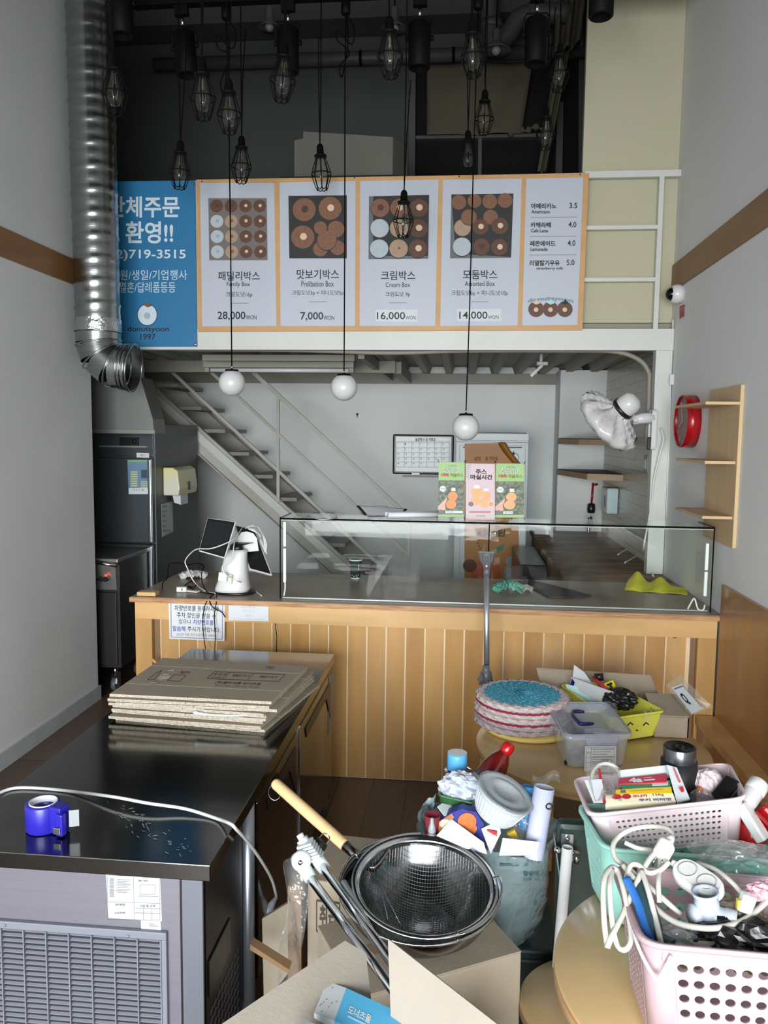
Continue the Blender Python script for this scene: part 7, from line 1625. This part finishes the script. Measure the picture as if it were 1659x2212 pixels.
c = at(1312, 1672, 'y', yn + .12); t = thing('tape_ring', 'ring of white tape standing behind the snack bag, against the locking container', 'tape', c); MT = M.Translation(c + V((0, 0, -.012))) @ M.Rotation(rad(55), 4, 'X')
MB().lathe([(.030, -.008), (.036, -.008), (.036, .008), (.030, .008), (.030, -.008)], MT, 36).done('ring', mat('ivory_tape', (216, 214, 204), .5), t)
t = thing('black_canister', 'tall black canister with glossy grey collar standing behind the snack bag', 'canister', (0, 0, 0))
yk = uf.y - .055; c = V((at(1468, 1620, 'y', yk).x, yk, 0)); zt_2 = at(1468, 1612, 'y', yk).z; rk = 34 / F * (V((c.x, yk, zt_2)) - EYE).dot(CF); t.location = (c.x, c.y, .855)
zm_ = at(1468, 1655, 'y', yk - rk).z
MB().lathe([(0, .855), (rk + .004, .855), (rk + .004, zm_), (rk - .002, zm_)], M.Translation(c), 40).done('body', mat('matt_black', (14, 14, 14), .55), t)
MB().lathe([(rk, zm_), (rk, zt_2 - .004), (rk - .002, zt_2)], M.Translation(c), 40).done('collar', mat('gunmetal', (96, 98, 102), .22, .8), t)
MB().lathe([(rk, zt_2 - .001), (rk * .9, zt_2 + .001), (rk * .86, zt_2 - .005), (rk * .3, zt_2 - .006), (rk * .26, zt_2 + .001), (rk * .2, zt_2 + .001), (rk * .16, zt_2 - .004), (0, zt_2 - .004)], M.Translation(c), 40).done('lid', BLACKPL, t)
c = at(1530, 1690, 'y', yn + .10); t_ = ball('pink_bag', c, .030, .03, .026, mat('pale_pink_film', (226, 206, 212), .4), 'pale pink plastic bag behind the grey power adapter', 'bag', 51, .10, 14)
c = at(1517, 1722, 'y', yn + .06); ball('grey_film', c, .022, .02, .016, CLEARBAG, 'crumpled clear film beside the black adapter', 'film', 52, .18, 12)
tag(MB().sphere(at(1513, 1703, 'y', yn + .08), .008, 12).done('orange_ball', mat('orange_plastic', (222, 110, 50), .4)), 'small orange plastic piece near the pink bag', 'piece')
t = thing('power_adapter', 'black power adapter block sticking out of the tilted basket at right', 'adapter', U(.85, .6, .02))
A_, B_ = at(1590, 1690, 'y', yn + .06), at(1556, 1732, 'y', yn + .04); MB().beam(A_, B_, .036, .036, bev=.005).done('block', BLACKPL, t); MB().beam(A_ + V((0, -.02, .0)), B_ + V((0, -.02, 0)), .006, .004).done('ridge', DARKGREYPL, t)
t = thing('clear_bottle', 'small frosted clear bottle lying at the right edge above the red tool', 'bottle', at(1627, 1720, 'y', yn + .03))
A_, B_ = at(1640, 1694, 'y', yn + .04), at(1612, 1735, 'y', yn + .01); MT = M.Translation(B_) @ M(frame_from(A_ - B_)).transposed().to_4x4(); l_ = (A_ - B_).length
MB().lathe([(0, -.004), (.018, -.003), (.019, .01), (.019, l_ - .006), (.016, l_), (.012, l_ + .003), (0, l_ + .003)], MT, 24).done('body', film('frosted_plastic', (226, 228, 228), .6, (.9, .9, .9), .3), t); MB().lathe([(.0195, l_ * .55), (.0205, l_ * .6), (.0205, l_ + .002), (.015, l_ + .006), (0, l_ + .006)], MT, 24).done('cap', film('frosted_cap', (232, 232, 232), .7, (.9, .9, .9), .3), t)
t = thing('red_tool', 'red and white plastic tool lying at the right edge beside the tilted basket', 'tool', at(1630, 1790, 'y', yn + .0))
c = at(1618, 1803, 'y', yn + .0); MB().lathe([(0, -.02), (.026, -.02), (.030, -.012), (.030, .012), (.026, .02), (0, .02)], M.Translation(c) @ M.Rotation(rad(20), 4, 'Z') @ M.Rotation(rad(90), 4, 'Y'), 30).done('wheel', DARKRED, t)
A_, B_ = at(1600, 1735, 'y', yn), at(1650, 1815, 'y', yn - .03); MB().beam(A_, B_, .03, .022, bev=.004).done('arm', WHITEPL, t); MB().beam(at(1640, 1745, 'y', yn + .03), at(1690, 1800, 'y', yn), .04, .05, bev=.008).done('handle', DARKRED, t)
MB().beam(at(1634, 1755, 'y', yn - .02), at(1660, 1780, 'y', yn - .03), .012, .002).done('red_mark', REDINK, t)
# ---- big clear bag on the right with teal contents
c = at(1610, 1872, 'y', 1.40); ball('clear_bag', c, .075, .045, .034, CLEARBAG, 'crumpled clear bag over teal cloth at the right edge', 'bag', 61, .14, 22)
ball('teal_cloth', at(1600, 1890, 'y', 1.42), .065, .035, .022, mat('teal_fabric_dark', (84, 160, 144), .8), 'teal cloth inside the clear bag at the right edge', 'cloth', 62, .12, 18)
ball('clear_film_heap', at(1560, 1835, 'y', 1.43), .055, .025, .014, CLEARBAG, 'crumpled clear film lying along the mint rim', 'film', 63, .14, 16)
# ---- contents of the near pink basket
WCB = mat('cream_white_cord', (190, 188, 180), .4)
def cabp(pts, r, lab, m=WCB):
    o = MB().tube(cr([at(x_, y_, 'y', d_) for x_, y_, d_ in pts], 8), r, 8).done('extension_cord', m); tag(o, lab, 'cable', 'white extension cords bundled over the baskets'); return o
Yb = nl.y
cabp([(1312, 2046, Yb + .05), (1305, 1990, Yb + .06), (1303, 1915, Yb + .10), (1312, 1882, Yb + .13), (1330, 1876, Yb + .15), (1345, 1915, Yb + .12), (1358, 1980, Yb + .08), (1363, 2030, Yb + .05), (1350, 2051, Yb + .04), (1333, 2040, Yb + .05), (1322, 1990, Yb + .07), (1317, 1920, Yb + .10), (1322, 1878, Yb + .14)], .0046, 'white cord hanging in two narrow loops over the table, leftmost loops')
cabp([(1312, 2046, Yb + .045), (1322, 2022, Yb + .05), (1350, 1965, Yb + .09), (1378, 1900, Yb + .13), (1400, 1860, Yb + .16), (1418, 1838, Yb + .18)], .0048, 'white cord running diagonally up from the loops to the socket plug')
cabp([(1328, 1874, Yb + .15), (1352, 1915, Yb + .13), (1390, 1975, Yb + .09), (1430, 2015, Yb + .06), (1480, 2033, Yb + .05), (1540, 2040, Yb + .04), (1580, 2030, Yb + .05), (1620, 2000, Yb + .08)], .0046, 'white cord sweeping low across the open pink basket')
cabp([(1345, 1868, Yb + .16), (1375, 1905, Yb + .13), (1410, 1955, Yb + .10), (1455, 1990, Yb + .07), (1510, 2004, Yb + .05), (1565, 2002, Yb + .05), (1615, 1982, Yb + .08), (1670, 1935, Yb + .12)], .0048, 'white cord sweeping in front of the pipe tee to the right edge')
cabp([(1386, 1880, Yb + .14), (1402, 1930, Yb + .10), (1416, 1985, Yb + .07), (1426, 2030, Yb + .03), (1428, 2042, Yb + .02)], .0046, 'white cord hanging straight down inside the pink basket')
cabp([(1452, 1802, Yb + .26), (1438, 1789, Yb + .25), (1400, 1785, Yb + .24), (1362, 1792, Yb + .23), (1336, 1808, Yb + .22), (1324, 1828, Yb + .20), (1330, 1855, Yb + .18), (1350, 1870, Yb + .17), (1372, 1888, Yb + .15), (1425, 1935, Yb + .11), (1470, 1975, Yb + .10)], .0046, 'white cord arching in front of the tilted basket')
cabp([(1350, 1820, Yb + .21), (1378, 1832, Yb + .20), (1410, 1838, Yb + .20), (1425, 1852, Yb + .18), (1422, 1905, Yb + .12), (1424, 1950, Yb + .10)], .0042, 'grey-white cord passing behind the plug')
cabp([(1505, 1864, Yb + .18), (1545, 1878, Yb + .16), (1580, 1905, Yb + .13), (1605, 1935, Yb + .11), (1620, 1965, Yb + .10), (1622, 1985, Yb + .09)], .004, 'thin white cord curving over the right side of the pink basket')
cabp([(1352, 1898, Yb + .13), (1362, 1870, Yb + .15), (1378, 1868, Yb + .15), (1400, 1885, Yb + .14), (1425, 1880, Yb + .14), (1445, 1862, Yb + .15)], .0044, 'short white cord loop below the plug')
t = thing('socket_plug', 'white three-way plug block hanging among the cords', 'plug', at(1432, 1830, 'y', Yb + .18))
A_, B_ = at(1452, 1806, 'y', Yb + .20), at(1425, 1852, 'y', Yb + .17); MB().tube([A_, A_.lerp(B_, .35)], [.006, .0085], 12).done('strain_relief', WHITEPL, t); MB().beam(A_.lerp(B_, .3), B_, .024, .026, bev=.005).done('plug_body', mat('cream_plastic', (222, 218, 206), .4), t)
for k in (0, 1): MB().tube([B_ + V((-.008 + .014 * k, 0, 0)), B_ + V((-.012 + .014 * k, -.004, -.014))], .0022, 8).done('prong', CHROME, t)
t = thing('power_strip', 'white rounded extension socket lying in the pink basket', 'power strip', at(1510, 1900, 'y', Yb + .13))
A_, B_ = at(1462, 1872, 'y', Yb + .17), at(1556, 1935, 'y', Yb + .10); ax3 = (B_ - A_).normalized(); up_ = V((0, -.55, .8)); up_ = (up_ - ax3 * up_.dot(ax3)).normalized(); sd_ = ax3.cross(up_)
def strip_ring(off, w, h_):
    L2 = (B_ - A_).length / 2; c_ = (A_ + B_) / 2; out = []
    for k in range(32): a_ = 2 * PI * k / 32; x_ = cos(a_); y_ = sin(a_); ex = L2 * math.copysign(abs(x_) ** .55, x_) * (1 if w > .9 else .96); out.append(c_ + ax3 * ex + sd_ * (.024 * w * math.copysign(abs(y_) ** .75, y_)) + up_ * off)
    return out
loft(MB(), [strip_ring(-.012, .9, 0), strip_ring(-.008, 1, 0), strip_ring(.006, 1, 0), strip_ring(.011, .88, 0)]).done('housing', WHITEPL, t)
for u_ in (.28, .72): c_ = A_.lerp(B_, u_) + up_ * .0112; MB().lathe([(.016, 0), (.016, .001), (.014, .001), (.013, -.002), (0, -.002)], M.Translation(c_) @ M((sd_, ax3, up_)).transposed().to_4x4(), 24).done('socket_face', mat('socket_grey', (176, 180, 178), .4), t)
MB().tube([at(1450, 1862, 'y', Yb + .175), A_ + V((.004, 0, 0))], [.005, .008], 10).done('strain_relief', WHITEPL, t)
PVC = mat('pale_blue_pvc', (172, 180, 194), .28)
t = thing('pipe_tee', 'pale blue plastic pipe tee standing in the pink basket among the cords', 'pipe fitting', at(1530, 2020, 'y', Yb + .09))
ytee = Yb + .09; T_, Bt = at(1523, 1925, 'y', ytee), at(1538, 2035, 'y', ytee); d_ = (T_ - Bt).normalized(); L_ = (T_ - Bt).length; MT = M.Translation(Bt) @ M(frame_from(d_)).transposed().to_4x4()
MB().lathe([(.014, 0), (.020, 0), (.021, .01), (.0195, L_ * .35), (.0185, L_ * .62), (.0195, L_ * .7), (.019, L_ * .80), (.0185, L_ * .82), (.0185, L_ * .9), (.0205, L_ * .93), (.0212, L_), (.018, L_), (.0165, L_ * .94), (.0155, L_ * .7), (0, L_ * .6)], MT, 32).done('main_pipe', PVC, t)
mC = Bt.lerp(T_, .55); rx = V((.9, -.30, -.12)).normalized()
MT = M.Translation(mC) @ M(frame_from(rx)).transposed().to_4x4(); MB().lathe([(.017, 0), (.0175, .022), (.0195, .024), (.0202, .040), (.017, .040), (.016, .026), (0, .02)], MT, 28).done('side_branch', PVC, t)
MT = M.Translation(mC) @ M(frame_from(V((-.95, -.25, .06)))).transposed().to_4x4(); MB().lathe([(.013, 0), (.0135, .018), (.0155, .020), (.016, .030), (.0, .031)], MT, 28).done('capped_branch', PVC, t)
ball('black_bag', at(1610, 2035, 'y', Yb + .06), .075, .04, .03, mat('black_film', (16, 16, 18), .3), 'black plastic bag filling the right part of the pink basket', 'bag', 71, .2, 18)
ball('clear_parts_bag', at(1585, 1990, 'y', Yb + .11), .05, .03, .035, film('brown_clear_film', (150, 140, 124), .4, (.85, .82, .76), .1, bump=.8), 'clear bag of small parts to the right of the pipe tee', 'bag', 72, .18, 16)
ball('clear_parts_bag', at(1460, 2035, 'y', Yb + .06), .04, .025, .02, film('grey_clear_film', (150, 160, 162), .4, (.85, .88, .88), .1, bump=.8), 'clear bag of parts in front of the pipe tee', 'bag', 73, .18, 16)
tag(MB().tube(cr([at(1352, 1895, 'y', Yb + .12), at(1378, 1950, 'y', Yb + .09), at(1395, 2005, 'y', Yb + .055), at(1418, 2040, 'y', Yb + .03)]), .008, 8, flat=.4).done('blue_strap', mat('blue_strap', (36, 96, 168), .5)), 'blue strap running down inside the left of the pink basket', 'strap')
tag(MB().tube(cr([at(1375, 1905, 'y', Yb + .13), at(1400, 1960, 'y', Yb + .09), at(1420, 2020, 'y', Yb + .05), at(1450, 2040, 'y', Yb + .03)]), .014, 8, flat=.4).done('dark_teal_strap', mat('dark_teal_strap', (40, 66, 74), .5)), 'dark teal band beside the blue strap in the pink basket', 'strap')
t = thing('yellow_connector', 'small yellow and clear connector at the right of the pink basket', 'connector', at(1603, 1950, 'y', Yb + .09)); MB().cbox(at(1597, 1953, 'y', Yb + .085), .008, .008, .016).done('yellow_part', mat('yellow_part', (222, 196, 60), .4), t); MB().cbox(at(1612, 1950, 'y', Yb + .085), .022, .016, .03, (0, .3, 0), .003).done('clear_housing', MILK, t)
ball('pink_wires', at(1645, 1925, 'y', Yb + .12), .02, .015, .012, mat('pink_wire', (206, 160, 170), .5), 'small bundle of thin pink wire at the right edge', 'wire', 74, .25, 12)

# ---------------------------------------------------------------- locking container, yellow basket, carton on the far table
zl = .715; A_, B_ = at(1365, 1582, 'z', zl), at(1228, 1594, 'z', zl); 
nl_, nr_, fr_, fl_ = at(1221, 1590, 'z', zl), at(1369, 1586, 'z', zl), at(1313, 1518, 'z', zl), at(1180, 1517, 'z', zl)
t = thing('locking_container', 'clear locking food container with navy handle and paper label on the far table', 'container', ((nl_ + fr_) / 2).to_tuple()[:2] + (.601,))
ctr = (nl_ + nr_ + fr_ + fl_) / 4
def rq(q, r, z, n=4, sh=0, cz=None):
    q = [V((p.x + (ctr.x - p.x) * sh, p.y + (ctr.y - p.y) * sh, z)) for p in q]; out = []
    for i in range(4):
        p = q[i]; e0 = (q[i - 1] - p).normalized(); e1_ = (q[(i + 1) % 4] - p).normalized()
        for k in range(n + 1): s_ = k / n; A_, B_ = p + e0 * r, p + e1_ * r; out.append((A_ * (1 - s_) + p * s_) * (1 - s_) + (p * (1 - s_) + B_ * s_) * s_)
    return out
RQ = [nl_, nr_, fr_, fl_]
loft(MB(), [rq(RQ, .03, .602, sh=.16), rq(RQ, .03, .61, sh=.13), rq(RQ, .03, zl - .014, sh=.06), rq(RQ, .03, zl - .012, sh=.06)], cap=False).done('tub', MILK, t)
g = MB(); g.poly(rq(RQ, .03, .603, sh=.16)); g.done('tub_base', MILK, t)
LID = film('lid_plastic', (206, 212, 224), .5, (.9, .92, .96), .15)
loft(MB(), [rq(RQ, .03, zl - .014, sh=.0), rq(RQ, .03, zl - .002, sh=.0), rq(RQ, .03, zl, sh=.02), rq(RQ, .028, zl, sh=.12), rq(RQ, .028, zl - .004, sh=.14), rq(RQ, .02, zl - .004, sh=.45), rq(RQ, .02, zl - .010, sh=.47)], cap=False).done('lid', LID, t)
g = MB(); g.poly(rq(RQ, .02, zl - .010, sh=.47)); g.done('lid_recess', LID, t)
g = MB(); g.tube(rq(RQ, .028, zl + .001, sh=.02), .0025, 6, closed=True); g.done('lid_bead', mat('lilac_bead', (150, 156, 190), .3), t)
NVP = mat('navy_handle', (24, 28, 92), .25)
MB().tube(cr([at(1262, 1538, 'z', zl + .004), at(1240, 1537, 'z', zl + .006), at(1237, 1545, 'z', zl + .008), at(1250, 1560, 'z', zl + .008), at(1257, 1564, 'z', zl + .006), at(1282, 1563, 'z', zl + .004)], 5), [.004, .0055] + [.0065] * 22 + [.0055, .004], 8).done('handle', NVP, t)
for (pa, pb), nm in (((nl_, nr_), 0), ((fl_, nl_), 1)):
    c0_, c1_ = pa.lerp(pb, .28), pa.lerp(pb, .78); n_ = (pb - pa).cross(V((0, 0, 1))).normalized()
    if n_.dot((pa + pb) / 2 - ctr) < 0: n_ = -n_
    MB().prism([c0_ + n_ * .002 + V((0, 0, -.006)), c1_ + n_ * .002 + V((0, 0, -.006)), c1_.lerp(c0_, .1) + n_ * .0 + V((0, 0, -.036)), c0_.lerp(c1_, .1) + n_ * .0 + V((0, 0, -.036))], n_ * .003).done('locking_tab', LID, t)
lab = [at(1264, 1612, 'y', nl_.y + .004), at(1331, 1611, 'y', nl_.y + .004), at(1331, 1670, 'y', nl_.y + .010), at(1262, 1670, 'y', nl_.y + .010)]
o = MB().prism(lab, (0, -.0006, 0)).done('paper_label', PAPER, t)
a = Art(quadfn(*lab, .0012)); a.frame(.04, .04, .96, .96, .01, GREYINK)
for k in range(9): a.line(.24, .12 + k * .09, .92 - .1 * (k % 3), .12 + k * .09, .018, GREYINK)
for y_ in (.08, .42, .6): a.line(.04, y_, .96, y_, .01, GREYINK)
a.text('품명', .06, .2, .18, .28, GREYINK).text('5,000 원', .5, .48, .9, .56, INK).line(.2, .04, .2, .96, .01, GREYINK).done('label_print', o)
for k, (px, py, y_) in enumerate(((1232, 1628, 0), (1246, 1636, 0), (1240, 1612, .03), (1256, 1620, .04), (1228, 1645, .0))):
    c = at(px, py, 'y', nl_.y + .05 + y_); tag(MB().lathe([(0, -.012), (.009, -.012), (.012, -.004), (.008, .006), (.013, .011), (0, .014)], M.Translation(c) @ M.Rotation(k, 4, 'X'), 14).done('black_nozzle', mat('smoky_black_part', (44, 46, 52), .4)), ['black nozzle at the left of the locking container', 'black nozzle beside the paper label inside the container', 'upper black nozzle in the container', 'black nozzle under the navy handle in the container', 'lowest black nozzle inside the container'][k], 'nozzle')
# yellow basket
zy = .70
yl, yr, yfr, yfl = at(1322, 1551, 'z', zy), at(1434, 1535, 'z', zy), at(1312, 1473, 'z', zy), at(1212, 1480, 'z', zy)
tY, botY = basket('yellow_basket', 'bright yellow plastic basket with a drawn smiling face on the far table', [yl, yr, yfr, yfl], .092, (0, 0, -1), .10, YEL, [None, None, None, (12, 2, .06, .50, .16, .34)], .022, .006)
fnY = lambda px, py, z: (lambda r: r)(V((0, 0, 0)))
nY = (yr - yl).cross(botY[0] - yl).normalized(); 
if nY.y > 0: nY = -nY
def onface(px, py, z):
    d = ray(px, py); t_ = (yl - EYE).dot(nY) / d.dot(nY); return EYE + d * t_ + nY * (.0022 + .0005 * z)
a = Art(onface)
for px in (1361, 1395): a.line(px - 7, 1567, px, 1560, 2.4, INK).line(px - .6, 1560, px + 6, 1565, 2.4, INK)
a.disc(1375, 1577, 2.6, INK, 1.6).line(1374, 1590, 1382, 1587, 1.2, PAPER).line(1382, 1587, 1388, 1581, 1.2, PAPER).done('drawn_face', tY)
MB().tube(cr([at(1388, 1490 + 45, 'y', yl.y + .03), at(1394, 1538, 'y', yl.y - .004), at(1396, 1552, 'y', yl.y - .01), at(1403, 1555, 'y', yl.y - .012), at(1406, 1540, 'y', yl.y - .006), at(1408, 1534, 'y', yl.y + .01)]), .0016, 6).done('wire_clip', mat('clear_clip', (190, 192, 186), .3), tY)
cY = (yl + yr + yfr + yfl) / 4; dY = (yfl - yl).normalized(); sY = (yr - yl).normalized()
def inY(u, v_, z): p = (yl * (1 - u) + yr * u) * (1 - v_) + (yfl * (1 - u) + yfr * u) * v_; return V((p.x, p.y, z))
t = thing('paper_packet', 'white printed packet with barcode leaning in the yellow basket', 'packet', inY(.2, .5, .62))
yq = cY.y - .02
P = [at(1234, 1463, 'y', yq + .12), at(1325, 1495, 'y', yq - .02), at(1323, 1530, 'y', yq - .02), at(1232, 1484, 'y', yq + .12)]
o = MB().prism(P, (0, .006, 0)).done('packet', WC, t); a = Art(quadfn(*P)); a.poly([(.02, .05), (.10, .35), (.08, .75), (.0, .8)], NVP)
for k in range(6): a.line(.82 + k * .02, .35, .82 + k * .02, .72, .008, INK)
for k in range(4): a.line(.25, .3 + k * .12, .62, .3 + k * .12, .03, mat('pale_grey_print', (190, 196, 202), .6))
a.done('print', o)
foldp('leaning_card', [(1240, 1436), (1262, 1452), (1290, 1492), (1237, 1466)], [yq + .16, yq + .15, yq + .06, yq + .13], 'white card with small black print sticking up highest in the yellow basket', WC, 'card')
foldp('blue_card', [(1222, 1478), (1262, 1486), (1315, 1512), (1300, 1530), (1225, 1492)], [yq + .11, yq + .09, yq + .0, yq - .0, yq + .10], 'pale blue card at the left inside the yellow basket', mat('pale_blue_card', (168, 206, 214), .5), 'card')
t = thing('marker_pen', 'thick red tube with black cap standing in the yellow basket', 'tube', inY(.7, .8, .65)); A_, B_ = at(1294, 1462, 'y', yq + .13), at(1318, 1500, 'y', yq + .06)
MB().tube([at(1293, 1454, 'y', yq + .14), at(1295, 1470, 'y', yq + .135)], .0165, 18).done('cap', BLACKPL, t); MB().tube([at(1282, 1464, 'y', yq + .12), at(1312, 1492, 'y', yq + .05)], .008, 12).done('body', mat('red_body', (178, 44, 58), .4), t)
t = thing('warning_packet', 'yellow packet with black arrow mark in the yellow basket', 'packet', inY(.8, .7, .66)); P = [at(1304, 1478, 'y', yq + .10), at(1324, 1470, 'y', yq + .11), at(1334, 1490, 'y', yq + .08), at(1318, 1496, 'y', yq + .08)]
o = MB().prism(P, (0, .01, 0)).done('packet', mat('strong_yellow', (240, 214, 30), .4), t); a = Art(quadfn(*P)); a.poly([(.2, .1), (.8, .1), (.8, .35), (.62, .35), (.62, .9), (.38, .9), (.38, .35), (.2, .35)], INK).done('arrow_mark', o)
ball('black_glove', inY(.62, .42, zy + .004), .055, .05, .035, mat('black_leather', (18, 18, 19), .35), 'shiny black glove filling the yellow basket', 'glove', 81, .14, 20)
ball('grey_pouch', inY(.25, .3, zy - .01), .03, .03, .022, CLEARBAG, 'clear pouch in the near corner of the yellow basket', 'pouch', 82, .15, 12)
# carton behind on the table
t = thing('table_carton', 'open brown cardboard carton standing behind the yellow basket', 'box', (.66, 2.9, .601))
bx0, bx1, by0, by1, bz0 = .69, at(1490, 1600, 'z', .6).x, 2.80, 3.05, .601; bz1 = at(1460, 1550, 'y', by0).z
for nm, P in (('near_side', [(bx0, by0, bz0), (bx1, by0, bz0), (bx1, by0, bz1), (bx0, by0, bz1)]), ('far_side', [(bx0, by1, bz0), (bx1, by1, bz0), (bx1, by1, bz1), (bx0, by1, bz1)])): MB().prism(P, (0, .004, 0)).done(nm, CARD, t)
for nm, xx in (('left_side', bx0), ('right_side', bx1 - .004)): MB().prism([(xx, by0, bz0), (xx, by1, bz0), (xx, by1, bz1), (xx, by0, bz1)], (.004, 0, 0)).done(nm, CARD, t)
MB().prism([(bx0, by0 + .004, bz1), (bx1, by0 + .004, bz1), (bx1 + .01, by0 + .14, bz1 + .035), (bx0, by0 + .14, bz1 + .035)], (0, .002, .004)).done('near_flap', CARD, t)
MB().prism([(bx0 - .36, by1 + .01, bz1 - .01), (bx1 - .04, by1 + .01, bz1 - .01), (bx1 - .06, by1 + .07, bz1 + .05), (bx0 - .38, by1 + .07, bz1 + .062)], (0, .004, .003)).done('far_flap', CARD, t)
# clear holder with card
t = thing('acrylic_holder', 'tilted clear acrylic holder with a white card on the carton', 'card holder', at(1490, 1540, 'y', 2.8))
P = [at(1438, 1480, 'y', 2.86), at(1470, 1458, 'y', 2.92), at(1541, 1528, 'y', 2.80), at(1492, 1546, 'y', 2.76)]; ACR = film('acrylic', (220, 214, 206), .15, (.95, .93, .9), .03)
MB().prism(P, (0, .003, 0)).done('clear_plate', ACR, t); MB().prism([at(1446, 1453, 'y', 2.93), at(1453, 1454, 'y', 2.93), at(1470, 1476, 'y', 2.88), at(1464, 1476, 'y', 2.88)], (0, .003, 0)).done('clear_fin', ACR, t)
Q = [at(1450, 1485, 'y', 2.855), at(1472, 1477, 'y', 2.875), at(1520, 1530, 'y', 2.79), at(1494, 1542, 'y', 2.758)]; o = MB().prism(Q, (0, -.002, 0)).done('card', WC, t)
a = Art(quadfn(*Q, .003)); a.line(.08, .1, .9, .1, .05, GREYINK).line(.92, .1, .92, .95, .05, GREYINK).text('Q', .15, .3, .45, .75, INK, .04).done('print', o)
MB().prism([at(1498, 1508, 'y', 2.83), at(1512, 1504, 'y', 2.84), at(1536, 1522, 'y', 2.80), at(1528, 1530, 'y', 2.795)], (0, .002, 0)).done('beige_strip', mat('beige_card', (206, 184, 160), .6), t)
